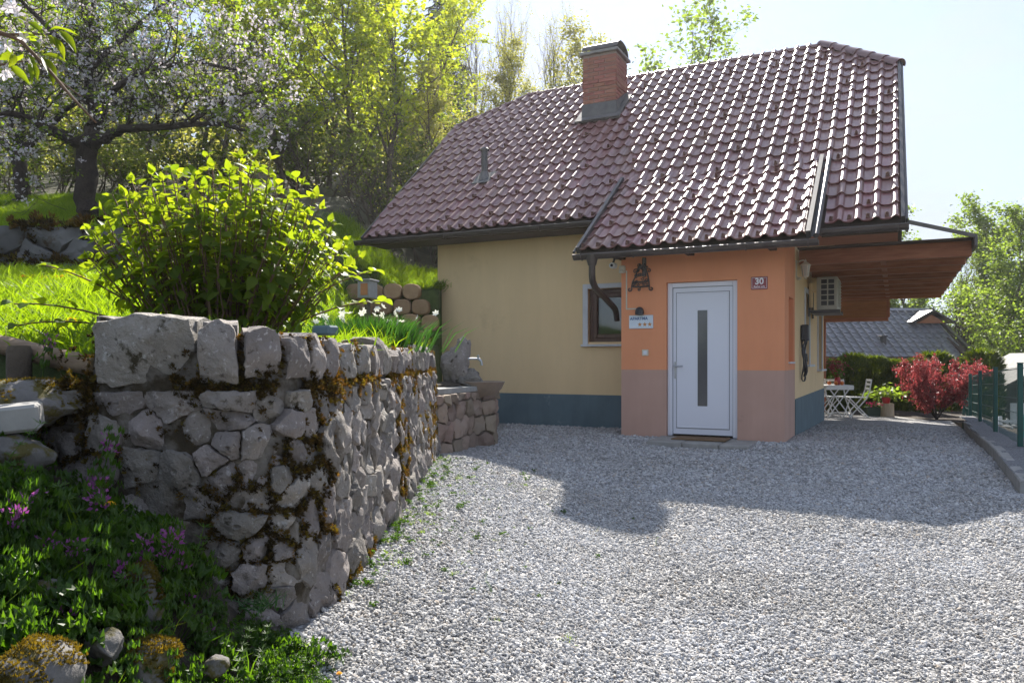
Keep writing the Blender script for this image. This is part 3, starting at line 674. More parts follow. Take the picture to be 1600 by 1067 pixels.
strip(b, flipy(rp(3.635, TR0-.03, -.06)), flipy(rp(3.605, HRt+.05, -.06)), (1, 0, 0), .075, .13)
strip(b, rp(XL0-.03, TL0-.03, -.10), rp(XL1-.03, HLt, -.10), (1, 0, 0), .03, .155); strip(b, flipy(rp(XL0-.03, TL0-.03, -.10)), flipy(rp(XL1-.03, HLt, -.10)), (1, 0, 0), .03, .155)
b.build('verge_trim', M['flash'], roof)
# gutters
def gutter(x0, x1, y, z, r=.068, name='gutter', end=True):
    b = MB(); n = 10; vs = []; fs = []
    for x in (x0, x1):
        for rr in (r, r-.006):
            for i in range(n+1):
                a = math.pi+math.pi*i/n; vs.append((x, y+rr*math.cos(a), z+rr*math.sin(a)))
    q = 2*(n+1)
    for i in range(n): fs += [(i, q+i, q+i+1, i+1), (n+1+i, n+2+i, q+n+2+i, q+n+1+i)]
    for k in (0, q):
        for i in range(n): fs.append((k+i, k+i+1, k+n+2+i, k+n+1+i))
    fs += [(0, n+1, q+n+1, q), (n, q+n, q+2*n+1, 2*n+1)]
    b.add(vs, fs)
    b.tube([(x0, y-r, z), (x1, y-r, z)], .011, 6)
    if end:
        for x in (x0, x1): b.prism([(x+.002, y+r*math.cos(math.pi+math.pi*i/n), z+r*math.sin(math.pi+math.pi*i/n)) for i in range(n+1)], (.004, 0, 0))
    g = b.build(name, M['gutter'], H, 50)
    kb = MB(); kb.tube([(0, r*1.04*math.cos(math.pi+math.pi*i/n), r*1.04*math.sin(math.pi+math.pi*i/n)) for i in range(n+1)], .008, 5); km = kb.mesh('bracket', M['gutter'])
    k = max(2, int((x1-x0)/.8)+1)
    for i in range(k): obj('bracket', km, g, loc=(x0+.12+(x1-x0-.24)*i/(k-1), y, z))
    return g
gutter(-5.15, -.50, .43, 3.235); gutter(2.60, 3.72, -.125, 2.765); gutter(-.49, 2.73, -.62, 2.575)
b = MB(); b.box(-5.0, -.5, .50, .53, 3.165, 3.25); b.build('fascia', M['deck'], H)
b = MB(); b.box(-5.0, 0, .53, WY0, 3.18, 3.20); b.build('soffit', M['deck'], H)
b = MB(); b.box(2.72, 3.6, -.05, -.02, 2.69, 2.77); b.build('fascia', M['deck'], H)
b = MB(); b.box(2.29, 3.6, -.02, 1.12, 2.74, 2.76); b.build('soffit', M['timber'], H)

# ---- porch roof
PE, PZE = -.55, 2.64; PTH = math.atan((4.03-PZE)/(1.416-PE)); PCT, PST = math.cos(PTH), math.sin(PTH)
def pp(x, t, n=0.): return Vector((x, PE+t*PCT-n*PST, PZE+t*PST+n*PCT))
PL = (1.416-PE)/PCT; PG = .345
b = MB(); b.prism([pp(-.44, 0, -.035), pp(2.60, 0, -.035), pp(2.60, PL, -.035), pp(-.44, PL, -.035)], Vector((0, -PST, PCT))*.05)
proof = b.build('porch_roof', M['deck'], H)
items = []; pguards = []
for row in range(7):
    for col in range(14):
        x = 2.575-TW*(col+1); t = row*PG
        if t > PL-.10: continue
        m = tile_matrix(pp(x, t, .034), PTH, tr); L_ = TM[0]
        items.append((0, m, tr.randrange(4)))
        if row == 0 or (row % 2 == 0 and (col+row//2) % 4 == 1): pguards.append(m)
for d_, m, k in items: obj('roof_tile', TM[k], proof, M=m)
for m in pguards: obj('snow_guard', GM, proof, M=m @ Matrix.Translation((.01, .03, .004)))
b = MB()
# metal verge and cheek on each side, between the porch roof and the main slope
for x in (-.475, 2.66):
    s = -1 if x < 0 else 1; b = MB()
    if s < 0: strip(b, pp(-.475, -.02, -.02), pp(-.475, PL+.02, -.02), (1, 0, 0), .05, .10); b.tube([pp(-.50, -.06, .02), pp(-.50, PL, .02)], .02, 8)
    else: strip(b, pp(2.58, -.02, -.02), pp(2.58, PL+.05, -.02), (1, 0, 0), .055, .105); b.tube([pp(2.70, -.06, .03), rp(2.71, 1.12, .045)], .035, 8)
    b.prism([pp(x, .0, -.01), rp(x, TR0+.05 if s > 0 else 0, .03), rp(x, 1.1, .03), pp(x, PL, .01)][::1], (.035*s, 0, 0))
    b.build('verge_trim', M['flash'], proof)
b = MB()
for x in (.02, 1.02, 2.12): b.box(x-.045, x+.045, -.52, .06, 2.56, 2.62)
b.build('rafter_end', M['deck'], proof)
# downpipe
b = MB(); b.lathe([(.085, .0), (.082, -.055), (.058, -.14), (.05, -.15)], 14, (-.22, -.62, 2.57)); b.tube([(-.22, -.62, 2.43), (-.22, -.62, 2.29), (-.235, -.56, 2.21), (-.27, -.35, 2.13), (-.40, .85, 1.93), (-.42, 1.0, 1.86), (-.425, 1.06, 1.74)], .047, 12)
b.build('downpipe', M['gutter'], H, 50)

# ---- chimney
CX0, CX1, CY0, CY1 = -2.03, -1.34, 3.68, 4.38
b = MB(); b.box(CX0+.008, CX1-.008, CY0+.008, CY1-.008, 5.3, 7.18); ch = b.build('chimney', M['mortar'], H)
bl, bh, jt = .222, .066, .011; zc = 6.215; r_ = random.Random(5); bms = {}
def brick_mesh(l):
    k = round(l, 3)
    if k not in bms: q = MB(); q.box(-l/2, l/2, 0, .1, 0, bh, .004); bms[k] = q.mesh('brick', M['brick'])
    return bms[k]
row = 0
while zc+bh < 7.185:
    for face in range(4):
        L = (CX1-CX0) if face % 2 == 0 else (CY1-CY0); corb = .010 if 3 < row < 6 else 0.
        edges = [0, bl/2, bl/2+bl+jt*.5, L] if row % 2 else [0, bl+.01, 2*bl+.02, L]
        for e0, e1 in zip(edges[:-1], edges[1:]):
            l = e1-e0-jt
            if l < .03: continue
            m_ = (e0+e1)/2; out = .004+corb+r_.uniform(-.0015, .0015)
            if face == 0: mt = Matrix.Translation((CX0+m_, CY0-out, zc))
            elif face == 1: mt = Matrix.Translation((CX1+out, CY0+m_, zc)) @ Matrix.Rotation(R(90), 4, 'Z')
            elif face == 2: mt = Matrix.Translation((CX0+m_, CY1+out, zc)) @ Matrix.Rotation(R(180), 4, 'Z')
            else: mt = Matrix.Translation((CX0-out, CY0+m_, zc)) @ Matrix.Rotation(R(-90), 4, 'Z')
            obj('brick', brick_mesh(l), ch, M=mt)
    zc += bh+jt; row += 1
b = MB(); b.box(CX0-.06, CX1+.06, CY0-.06, CY1+.06, 7.18, 7.235, .008); b.build('cap_slab', M['concrete'], ch)
b = MB(); n = 12; vs = []; fs = []
for x in (CX0-.02, CX1+.03):
    for rr in (1., .965):
        for i in range(n+1):
            a = math.pi*i/n; vs.append((x, (CY0+CY1)/2-.36*rr*math.cos(a), 7.275+.19*rr*math.sin(a)))
q = 2*(n+1)
for i in range(n): fs += [(i, q+i, q+i+1, i+1), (n+1+i, n+2+i, q+n+2+i, q+n+1+i), (i, i+1, n+2+i, n+1+i), (q+i, q+n+1+i, q+n+2+i, q+i+1)]
fs += [(0, n+1, q+n+1, q), (n, q+n, q+2*n+1, 2*n+1)]
b.add(vs, fs)
for x in (CX0+.05, CX1-.05):
    for y in (CY0+.06, CY1-.06): b.box(x-.012, x+.012, y-.012, y+.012, 7.235, 7.38)
b.build('hood', M['flash'], ch, 40)
b = MB(); zf = 6.20
for x0, x1, y0, y1 in ((CX0-.02, CX1+.02, CY0-.022, CY0-.002), (CX0-.02, CX0-.002, CY0, CY1+.02), (CX1+.002, CX1+.02, CY0, CY1+.02)):
    zt = zf if y1 < CY0 else None
    if zt: b.box(x0, x1, y0, y1, zroof(CY0)-.03, zf)
    else: b.prism([(x1, y0, zroof(y0)-.05), (x1, y1, zroof(y1)-.05), (x1, y1, zroof(y1)+.16), (x1, y0, zf)], (x1-x0, 0, 0))
strip(b, rp(CX0-.10, (CY0-.55)/CT-.16, .05), rp(CX1+.10, (CY0-.55)/CT-.16, .05), (0, CT, ST), .16, .05)
strip(b, rp(CX1+.02, (CY0-.55)/CT-.14, .04), rp(CX1+.02, (CY1-.55)/CT, .04), (1, 0, 0), .10, .055); strip(b, rp(CX0-.12, (CY0-.55)/CT-.14, .04), rp(CX0-.12, (CY1-.55)/CT, .04), (1, 0, 0), .10, .055)
b.build('flashing', M['lead'], ch)
# vent pipe with its sheet-metal collar
b = MB(); vy = 1.95; vz = zroof(vy); b.lathe([(.062, -.1), (.062, .56), (.085, .565), (.085, .60), (.06, .625), (.0, .63)], 14, (-3.33, vy, vz)); vp = b.build('vent_pipe', M['flash'], H, 40)
b = MB(); strip(b, rp(-3.51, (vy-.55)/CT-.19, .052), rp(-3.15, (vy-.55)/CT-.19, .052), (0, CT, ST), .42, .016); b.lathe([(.13, -.06), (.072, .14)], 14, (-3.33, vy, vz+.03)); b.build('collar', M['lead'], vp, 40)

# ---- timber canopy along the right gable, clapboard bay at its far end
cb = MB(); ys_ = [1.50+.955*k for k in range(9)]
bmsh = MB(); bmsh.box(2.285, 4.50, -.07, .07, 2.52, 2.73, .006)
canopy = MB(); strip(canopy, (3.66, .15, 2.84), (4.545, 1.2, 2.735), (0, 1, 0), .06, .045); canopy = canopy.build('canopy', M['flash'], H)
bm_ = bmsh.mesh('beam', M['timber'])
for y in ys_: obj('beam', bm_, canopy, loc=(0, y, 0))
b = MB(); b.box(4.51, 4.55, 1.17, 9.3, 2.62, 2.75, .004); b.build('fascia', M['flash'], canopy)
kb_ = MB(); kb_.box(3.37, 3.45, .06, .91, 2.56, 2.71, .004); km_ = kb_.mesh('blocking', M['timber'])
for y in ys_[:-1]: obj('blocking', km_, canopy, loc=(0, y, 0))
pb = MB(); pb.box(2.285, 4.505, -.06, .06, 0, .018); pbm = pb.mesh('soffit_board', M['deck'])  # dark deck colour paints the shade in the gaps between the beams
yy = 1.22
while yy < 9.3: obj('soffit_board', pbm, canopy, loc=(0, yy+.06, 2.733)); yy += .126
AY = 9.45
b = MB(); b.box(1.9, 3.38, AY+.03, AY+.08, 2.12, 4.25); b.box(1.9, 3.42, AY-.03, AY+.12, 2.03, 2.12, .006); b.box(3.38, 3.45, AY-.02, AY+.10, 2.12, 4.25, .004); bay = b.build('timber_bay', M['timber'], H)
kb = MB(); kb.box(1.9, 3.38, 0, .03, 0, .088, .004); km = kb.mesh('clapboard', M['clap'])
for k in range(22): obj('clapboard', km, bay, loc=(0, AY, 2.125+k*.095))
b = MB(); b.box(1.93, 2.05, AY-.05, AY+.07, -.3, 2.03, .006); b.build('post', M['timber'], bay)
# ------------------------------------------------------------------ things fixed to the house
def text_mesh(s, size, mat_, name, parent, M_, bold=0., ext=.0012, space=1.):
    cu = bpy.data.curves.new(name, 'FONT'); cu.body = s; cu.size = size; cu.extrude = ext; cu.align_x = 'CENTER'; cu.align_y = 'CENTER'; cu.offset = bold; cu.space_character = space
    o = bpy.data.objects.new(name, cu); COL.objects.link(o); bpy.context.view_layer.update()
    me = bpy.data.meshes.new_from_object(o.evaluated_get(bpy.context.evaluated_depsgraph_get())); COL.objects.unlink(o); bpy.data.objects.remove(o)
    me.materials.clear(); me.materials.append(mat_); return obj(name, me, parent, M=M_)
FRONT = Matrix.Rotation(R(90), 4, 'X')                # lettering on a wall that faces -y
def onfront(x, y, z): return Matrix.Translation((x, y, z)) @ FRONT
# house number
t = thing('house_number_plate', 'small dark red house number plate reading 30 on the orange porch wall', 'number plate', (1.937, 0, 2.137))
b = MB(); b.box(-.108, .108, -.014, -.001, -.086, .086, .006); b.build('plate', M['signred'], t)
b = MB()
for x0, x1, z0, z1 in ((-.094, .094, .068, .072), (-.094, .094, -.072, -.068), (-.098, -.094, -.068, .068), (.094, .098, -.068, .068)): b.box(x0, x1, -.0155, -.0135, z0, z1)
b.build('border', M['whiteink'], t)
text_mesh("30", .115, M['whiteink'], 'number', t, onfront(0, -.0145, .020), .0035)
text_mesh("Ra\u010dni vrh", .036, M['whiteink'], 'street_name', t, onfront(0, -.0145, -.048), .0006)
# apartment sign
t = thing('apartment_sign', 'white sign reading APARTMA above three gold stars beside the door', 'sign', (.30, 0, 1.652))
b = MB(); b.box(-.178, .178, -.022, -.002, -.096, .096, .006); b.build('board', M['signwhite'], t)
text_mesh("APARTMA", .056, M['blueink'], 'lettering', t, onfront(-.030, -.0225, .046), .0022, space=1.06)
def star(r):
    b = MB(); pts = [((r if k % 2 == 0 else r*.42)*math.sin(math.pi*k/5), 0, (r if k % 2 == 0 else r*.42)*math.cos(math.pi*k/5)) for k in range(10)]
    vs = [(0, -.004, 0)]+pts; b.add(vs, [(0, 1+(k+1) % 10, 1+k) for k in range(10)]); return b.mesh('star', M['goldink'])
sm = star(.037)
for x in (-.015, .058, .131): obj('star', sm, t, loc=(x, -.0232, -.038))
b = MB(); b.box(-.15, -.07, -.0232, -.0218, -.072, -.064); b.build('small_print', M['whiteink'], t)
# spotlight over the sign with its white cable trunking
t = thing('sign_lamp', 'dark half dome lamp above the apartment sign', 'lamp', (.29, 0, 1.80))
b = MB(); prof = [(.062*math.cos(a), .062*math.sin(a)*1.05) for a in np.linspace(0, math.pi/2*.98, 7)]; b.lathe([(.064, -.045), (.064, 0)]+prof, 16, (0, -.055, 0), .85); b.build('dome', M['black'], t, 40)
b = MB(); b.box(-.03, .03, -.02, -.001, -.05, .03, .004); b.build('back_plate', M['black'], t)
t = thing('motion_sensor', 'white motion sensor with cable trunking on the corner of the porch', 'sensor', (.03, 0, 2.42))
b = MB(); b.box(-.045, .04, -.075, -.001, -.055, .05, .012); b.lathe([(.034, -.03), (.037, 0), (.02, .02)], 12, (-.002, -.085, -.03)); b.build('housing', M['lantern'], t)
b = MB(); b.box(.042, .06, -.013, -.001, -.585, -.02); b.box(.0605, .195, -.013, -.001, -.585, -.567); b.build('trunking', M['lantern'], t)
t = thing('security_camera', 'white round security camera under the porch gutter', 'camera', (-.05, -.16, 2.56))
b = MB(); b.box(-.02, .06, -.02, .10, .0, .03, .004); b.tube([(0, 0, 0), (-.01, -.03, -.06)], .015); b.build('mount', M['flash'], t)
b = MB(); b.tube([(-.015, .05, -.095), (-.015, -.075, -.10)], .042, 14); b.build('body', M['white_paint'], t, 40)
b = MB(); b.tube([(-.015, -.0755, -.10), (-.015, -.083, -.10)], .02, 12); b.build('lens', M['black'], t)
t = thing('light_switch', 'square cream bell push below the apartment sign', 'switch', (.36, 0, 1.21))
b = MB(); b.box(-.048, .048, -.014, -.001, -.045, .045, .006); b.build('frame', M['lantern'], t)
b = MB(); b.box(-.026, .026, -.021, -.012, -.025, .025, .004); b.build('button', M['white'], t)
# wrought iron ornament: tapering body of scrolls hanging from a bar
t = thing('wrought_iron_bracket', 'ornate wrought iron scroll bracket shaped like a bell beside the door', 'bracket', (.30, 0, 2.33))
b = MB(); b.box(.02, .075, -.03, -.001, -.02, .24, .004); b.box(-.02, .10, -.02, -.001, .10, .12, .003); b.build('bar', M['iron'], t)
def scroll(cx, cz, r0, turns, a0, y, sgn=1, n=22): return [(cx+sgn*(r0*(1-.85*i/n))*math.cos(a0+turns*2*math.pi*i/n), y, cz+(r0*(1-.85*i/n))*math.sin(a0+turns*2*math.pi*i/n)) for i in range(n+1)]
b = MB(); y = -.03
b.tube([(-.01, y, .16), (-.05, y, .05), (-.085, y, -.04), (-.12, y, -.10), (-.135, y, -.17)], .010, 6); b.tube([(.05, y, .16), (.085, y, .05), (.11, y, -.04), (.12, y, -.10), (.125, y, -.17)], .010, 6)
b.tube([(-.135, y, -.17), (-.02, y-.03, -.18), (.125, y, -.17)], .011, 6); b.tube([(-.118, y, -.10), (0, y-.03, -.105), (.12, y, -.10)], .008, 6)
b.tube([(-.135, y, -.17), (-.135, y, -.20)]+scroll(-.165, -.205, .032, -.9, 0, y), .009, 6); b.tube([(.125, y, -.17), (.125, y, -.20)]+scroll(.155, -.205, .032, -.9, 0, y, -1), .009, 6)
b.tube([(.0, y-.03, -.18), (.0, y-.03, -.215)]+scroll(-.018, -.215, .02, -.9, 0, y-.03), .008, 6)
b.build('frame', M['iron'], t, True)
b = MB(); r_ = random.Random(2)
for k in range(34):
    z = r_.uniform(-.16, .13); w = .03+.09*(.12-z)/.27; x = r_.uniform(-w, w*.9); rr = r_.uniform(.018, .034)
    b.tube(scroll(x, z, rr, r_.choice((-1, 1))*1.1, r_.uniform(0, 6), y+r_.uniform(-.012, .012), r_.choice((-1, 1)), 12), .006, 5)
for s in (-1, 1): b.tube([(s*.06+.02, y, .08)]+scroll(s*.10+.02, .05, .03, -s*.9, 1.6, y), .007, 5)
b.build('scrollwork', M['iron'], t, True)
# wall lantern on the gable wall
t = thing('wall_lantern', 'cream metal coach lantern on the side wall under the canopy', 'lantern', (2.26, 1.27, 2.44)); t.scale = (.8, .8, .8)
b = MB(); b.box(.001, .02, -.04, .04, -.16, .16, .006); b.lathe([(.03, 0), (.045, .01), (.03, .04), (.012, .05)], 10, (.05, 0, -.20)); b.tube([(.02, 0, -.14), (.06, 0, -.17), (.10, 0, -.15)], .014, 6); b.tube([(.02, 0, .12), (.08, 0, .15), (.13, 0, .16), (.16, 0, .13)], .011, 6); b.build('arm', M['lantern'], t)
b = MB(); b.lathe([(.045, -.14), (.05, -.125), (.078, .06), (.07, .06), (.042, -.12)], 6, (.165, 0, 0)); b.build('glass', M['frost'], t)
b = MB(); b.lathe([(.095, .058), (.10, .066), (.06, .10), (.03, .12), (.016, .125), (.02, .145), (.006, .175), (.0, .18)], 6, (.165, 0, 0)); b.lathe([(.03, -.19), (.02, -.16), (.052, -.145), (.05, -.135)], 6, (.165, 0, 0)); b.build('cap', M['lantern'], t)
b = MB()
for k in range(6):
    a = math.pi/3*k; b.tube([(.165+.051*math.cos(a), .051*math.sin(a), -.14), (.165+.081*math.cos(a), .081*math.sin(a), .062)], .006, 5)
b.build('rib', M['lantern'], t)
# air conditioner
t = thing('air_conditioner', 'cream outdoor air conditioner unit on brackets on the side wall', 'air conditioner', (2.26, 2.95, 1.88))
b = MB(); b.box(.14, .46, 0, .82, .06, .60, .012); b.build('case', M['ac'], t)
b = MB(); b.box(.20, .42, -.004, 0, .12, .56); b.build('side_coil', M['black'], t)
b = MB()
for x in (.20, .31, .42): b.box(x-.010, x+.010, -.018, -.004, .10, .58, .003)
for z in (.12, .21, .30, .39, .48, .565): b.box(.19, .43, -.017, -.005, z-.009, z+.009, .003)
b.build('side_guard', M['ac'], t)
b = MB()
for k in range(9): b.box(.462, .485, .06, .62, .12+.05*k, .13+.05*k, .002)
b.build('fan_grille', M['ac'], t)
b = MB()
for y_ in (.06, .74): b.box(.003, .50, y_-.02, y_+.02, .02, .058, .003); b.box(.003, .03, y_-.02, y_+.02, -.05, .45, .003)
b.box(.05, .50, -.02, .84, .0, .018, .003); b.build('bracket', M['flash'], t)
b = MB(); b.tube([(.03, .10, .36), (.08, -.02, .36), (.13, -.01, .36)], .02, 8); b.tube([(.05, .02, .10), (.05, .02, .50)], .035, 8); b.build('pipe', M['yellow'], t)
# car charger with hanging cable
t = thing('car_charger', 'black wall charger with looped cable hanging on the yellow side wall', 'charger', (2.26, 1.95, 1.50))
b = MB(); b.box(.001, .12, -.10, .10, -.10, .15, .02); b.build('box', M['black'], t)
b = MB(); 
for k, (dx, rr, dp) in enumerate(((.05, .15, .62), (.075, .12, .55), (.06, .17, .48))):
    pts = [(dx, -.06-.03*k, -.08)]+[(dx+.02*math.sin(3*a+k), -.06+rr*math.sin(a)*(.8 if k else 1)-.05, -.10-dp*(1-math.cos(a))/2) for a in np.linspace(.2, 2*math.pi-.2, 20)]+[(dx+.02, .0, -.08)]
    b.tube(pts, .011, 6)
b.tube([(.06, -.02, -.30), (.07, -.02, -.42)], .035, 8); b.tube([(.07, -.02, -.42), (.075, -.04, -.60), (.06, -.10, -.72)], .011, 6); b.tube([(.03, -.16, .10), (.03, -.16, -.18)], .012, 6); b.build('cable', M['black'], t, True)
# step and mat
t = thing('door_step', 'low step of three worn concrete slabs in front of the white door', 'step', (1.2, -.4, 0))
for k, (x0, x1) in enumerate(((-.60, -.135), (-.128, .345), (.352, .72))):
    b = MB(); b.box(x0, x1, -.36+.015*(k == 1), .375, -.16, .034-.006*k, .014); b.build('slab', M['concrete'], t)
o = MB().box(-.36, .36, -.20, .22, 0, .016, .006).build('doormat', M['mat_brown'], None, loc=(1.22, -.30, .0345)); o.rotation_euler = (0, 0, .02)
tag(o, 'brown coir doormat lying on the step at the white door', 'doormat')
# ------------------------------------------------------------------ dry stone wall beside the drive
def chaikin(p, k=2, closed=False):
    p = np.asarray(p, float)
    for _ in range(k):
        if closed: q = np.roll(p, -1, 0); p = np.stack([.75*p+.25*q, .25*p+.75*q], 1).reshape(-1, p.shape[1])
        else:
            a, c = p[:-1], p[1:]; m = np.stack([.75*a+.25*c, .25*a+.75*c], 1).reshape(-1, p.shape[1]); p = np.concatenate([p[:1], m, p[-1:]])
    return p
class WallPath:
    def __init__(s, pts, batter=.05):
        s.p = chaikin(pts, 3); d = np.diff(s.p, axis=0); s.s = np.concatenate([[0], np.cumsum(np.hypot(d[:, 0], d[:, 1]))]); s.S = s.s[-1]; s.batter = batter
    def at(s, t):
        t = np.asarray(t, float); x = np.interp(t, s.s, s.p[:, 0]); y = np.interp(t, s.s, s.p[:, 1]); e = .06
        dx = np.interp(t+e, s.s, s.p[:, 0])-np.interp(t-e, s.s, s.p[:, 0]); dy = np.interp(t+e, s.s, s.p[:, 1])-np.interp(t-e, s.s, s.p[:, 1]); l = np.hypot(dx, dy)+1e-9
        return x, y, dy/l, -dx/l
    def w(s, t, z, dep):
        x, y, nx, ny = s.at(t); dep = dep+s.batter*(1.0-np.asarray(z)); X = x+nx*dep; Y = y+ny*dep
        wx, wy = camw(X, Y); return np.stack([wx, wy, np.asarray(z)+0*wx], -1)
def clip_poly(poly, a, c):
    "keep the half plane a.x <= c"
    out = []; n = len(poly)
    for i in range(n):
        p, q = poly[i], poly[(i+1) % n]; dp, dq = a@p-c, a@q-c
        if dp <= 0: out.append(p)
        if dp*dq < 0: out.append(p+(q-p)*(dp/(dp-dq)))
    return out
def voronoi(seeds, box, asp=1.0, wts=None):
    s0, s1, z0, z1 = box; S = np.array(seeds, float)*[1, asp]; W = np.zeros(len(S)) if wts is None else np.array(wts)
    cells = []
    for i, p in enumerate(S):
        poly = [np.array(v, float) for v in ((s0, z0*asp), (s1, z0*asp), (s1, z1*asp), (s0, z1*asp))]
        d = ((S-p)**2).sum(1); 
        for j in np.argsort(d)[1:28]:
            a = S[j]-p; c = (S[j]@S[j]-p@p-W[j]+W[i])/2; poly = clip_poly(poly, a, c)
            if len(poly) < 3: break
        cells.append(np.array(poly)/[1, asp] if len(poly) >= 3 else None)
    return cells
def stone_mesh(path, poly, seed, gap=.011, dep=.0, rise=.035, npts=22, rings=6, name='stone', mt=None, rough=1.):
    r = np.random.default_rng(seed); c = poly.mean(0)
    ar = .5*abs(np.dot(poly[:, 0], np.roll(poly[:, 1], 1))-np.dot(poly[:, 1], np.roll(poly[:, 0], 1))); size = math.sqrt(ar)
    q = chaikin(poly, 1, True)*.18+np.repeat(poly, 2, 0)*.82; q = c+(q-c)*(1-gap*2/max(size, .03))
    d = np.roll(q, -1, 0)-q; L = np.hypot(d[:, 0], d[:, 1]); cum = np.concatenate([[0], np.cumsum(L)]); tt = np.linspace(0, cum[-1], npts, endpoint=False); qq = np.concatenate([q, q[:1]])
    out = np.stack([np.interp(tt, cum, qq[:, 0]), np.interp(tt, cum, qq[:, 1])], -1)
    rel = out-c; a = np.linspace(0, 2*np.pi, npts, endpoint=False)
    rel = rel*(1+.05*rough*vnoise(np.cos(a)*2.2+seed*3.1, np.sin(a)*2.2-seed)+.045*rough*r.normal(size=npts))[:, None]
    tilt = r.normal(size=2)*.13; cut = [(r.uniform(0, 2*np.pi), r.uniform(.05, .6), r.uniform(.15, .6)) for _ in range(5)]; dep = dep+r.uniform(-.012, .012)
    V = []; prof = [(1.02, -.14), (1.02, -.02), (.995, rise*.5), (.945, rise*.95), (.76, rise*1.03), (.52, rise*1.08), (.26, rise*1.1)][:rings+1]
    ker = np.ones(9)/9; sm_ = np.stack([np.convolve(np.concatenate([rel[-4:, a], rel[:, a], rel[:4, a]]), ker, 'valid') for a in (0, 1)], -1)
    for k, (f, h) in enumerate(prof):
        p = (rel if f > .9 else sm_*(.6+.4*f)+rel*(.4-.4*f)*0+rel*0)*f if f <= .9 else rel*f; x, y = p[:, 0], p[:, 1]; hh = np.full(npts, h)
        if k >= 2:
            hh = hh+(tilt[0]*x+tilt[1]*y)*.9
            for an, off, st in cut: hh = np.minimum(hh, rise*1.1-st*np.maximum(0, (np.cos(an)*x+np.sin(an)*y)-off*size*.5)+.0)
            hh = hh+.016*rough*vnoise((c[0]+x)*12+seed, (c[1]+y)*12)+.010*rough*vnoise((c[0]+x)*31, (c[1]+y)*31+seed)
        V.append(np.stack([c[0]+x, c[1]+y, hh+dep], -1))
    V.append(np.array([[c[0], c[1], rise*1.1+dep+.01*vnoise(c[0]*19+seed, c[1]*19)]], float).reshape(1, 3))
    V = np.concatenate(V); W = path.w(V[:, 0], V[:, 1], V[:, 2]); m = len(prof); fs = []
    for k in range(m-1):
        for i in range(npts): fs.append((k*npts+i, k*npts+(i+1) % npts, (k+1)*npts+(i+1) % npts, (k+1)*npts+i))
    for i in range(npts): fs.append(((m-1)*npts+i, (m-1)*npts+(i+1) % npts, m*npts))
    pc = path.w(np.array([c[0]]), np.array([c[1]]), np.array([0.]))[0]
    me = bpy.data.meshes.new(name); me.from_pydata([tuple(v) for v in (W-pc)], [], fs); me.materials.append(mt or M['stone'])
    me.polygons.foreach_set('use_smooth', [True]*len(fs)); me.set_sharp_from_angle(angle=R(27)); me.update(); return me, pc
WP = WallPath([(-1.80, 2.93), (-1.6, 2.86), (-1.15, 2.84), (-.93, 2.90), (-.82, 3.10), (-.785, 3.5), (-.79, 5.0), (-.825, 7.0), (-.87, 8.55)])
def s_of_px(px):
    tt = np.linspace(0, WP.S, 800); x, y, _, _ = WP.at(tt); return float(np.interp(px, 800+1200*x/y, tt))
def sz(px, py):
    s = s_of_px(px); x, y, _, _ = WP.at(s); return s, 1.10+(563-py)/1200*float(y)
SW = thing('stone_wall', 'old mossy rubble stone retaining wall running along the left of the gravel drive', 'stone wall', tuple(cw(-.8, 5, 0)))
def put_stone(me, pc, parent, name='stone'): return obj(name, me, parent, loc=tuple(Vector(pc)-parent.location))
# seeds read off the stones that show large near the corner (pixels of the photograph -> wall surface), the rest jittered courses
front_px = [(100, 630), (185, 625), (272, 625), (368, 628), (425, 632), (463, 622), (497, 628), (110, 672), (165, 680), (222, 676), (300, 672), (362, 655), (362, 690), (392, 690), (430, 702), (452, 662), (480, 668), (458, 705), (478, 702), (506, 690),
            (330, 722), (290, 735), (215, 725), (160, 735), (305, 787), (240, 790), (350, 745), (388, 775), (438, 745), (490, 748), (452, 768), (390, 745), (345, 860), (405, 852), (430, 848), (372, 820), (475, 805), (440, 830), (300, 835), (352, 945), (395, 900), (428, 895), (448, 962), (468, 866), (330, 905), (300, 940), (486, 930), (495, 860), (505, 790), (425, 930), (400, 960), (410, 995), (365, 1000), (460, 1000), (515, 880), (520, 840)]
seeds = [sz(*p) for p in front_px]; smin = s_of_px(515)
z = -.08; row = 0; r_ = np.random.default_rng(12)
while z < 1.0:
    hrow = r_.uniform(.15, .21); s = smin+r_.uniform(0, .12)
    while s < WP.S+.05:
        w = r_.uniform(.13, .32)
        if r_.random() < .25: seeds += [(s+w*.5, z+hrow*.28), (s+w*.5+r_.normal()*.02, z+hrow*.80)]
        else: seeds.append((s+w*.5+r_.normal()*.015, z+hrow*.5+r_.normal()*.028))
        s += w
    z += hrow; row += 1
ZC = .985
cells = voronoi(seeds, (0, WP.S, -.18, ZC), 1.12)
edge_pts = []
def note_edges(poly, k=1.0):
    n = len(poly)
    for i in range(n):
        p, q = poly[i], poly[(i+1) % n]; L = np.hypot(*(q-p)); m = int(L*150*k)
        for _ in range(m): edge_pts.append(p+(q-p)*r_.random()+r_.normal(size=2)*.010)
for i, cpoly in enumerate(cells):
    if cpoly is None: continue
    ar = .5*abs(np.dot(cpoly[:, 0], np.roll(cpoly[:, 1], 1))-np.dot(cpoly[:, 1], np.roll(cpoly[:, 0], 1)))
    near = cpoly[:, 0].mean() < 2.2
    me, pc = stone_mesh(WP, cpoly, i+11, gap=float(r_.uniform(-.004, .005)), rise=float(r_.uniform(.009, .024) if near else r_.uniform(.012, .032)), npts=32 if near else 20, rings=6 if near else 5)
    put_stone(me, pc, SW); note_edges(cpoly)
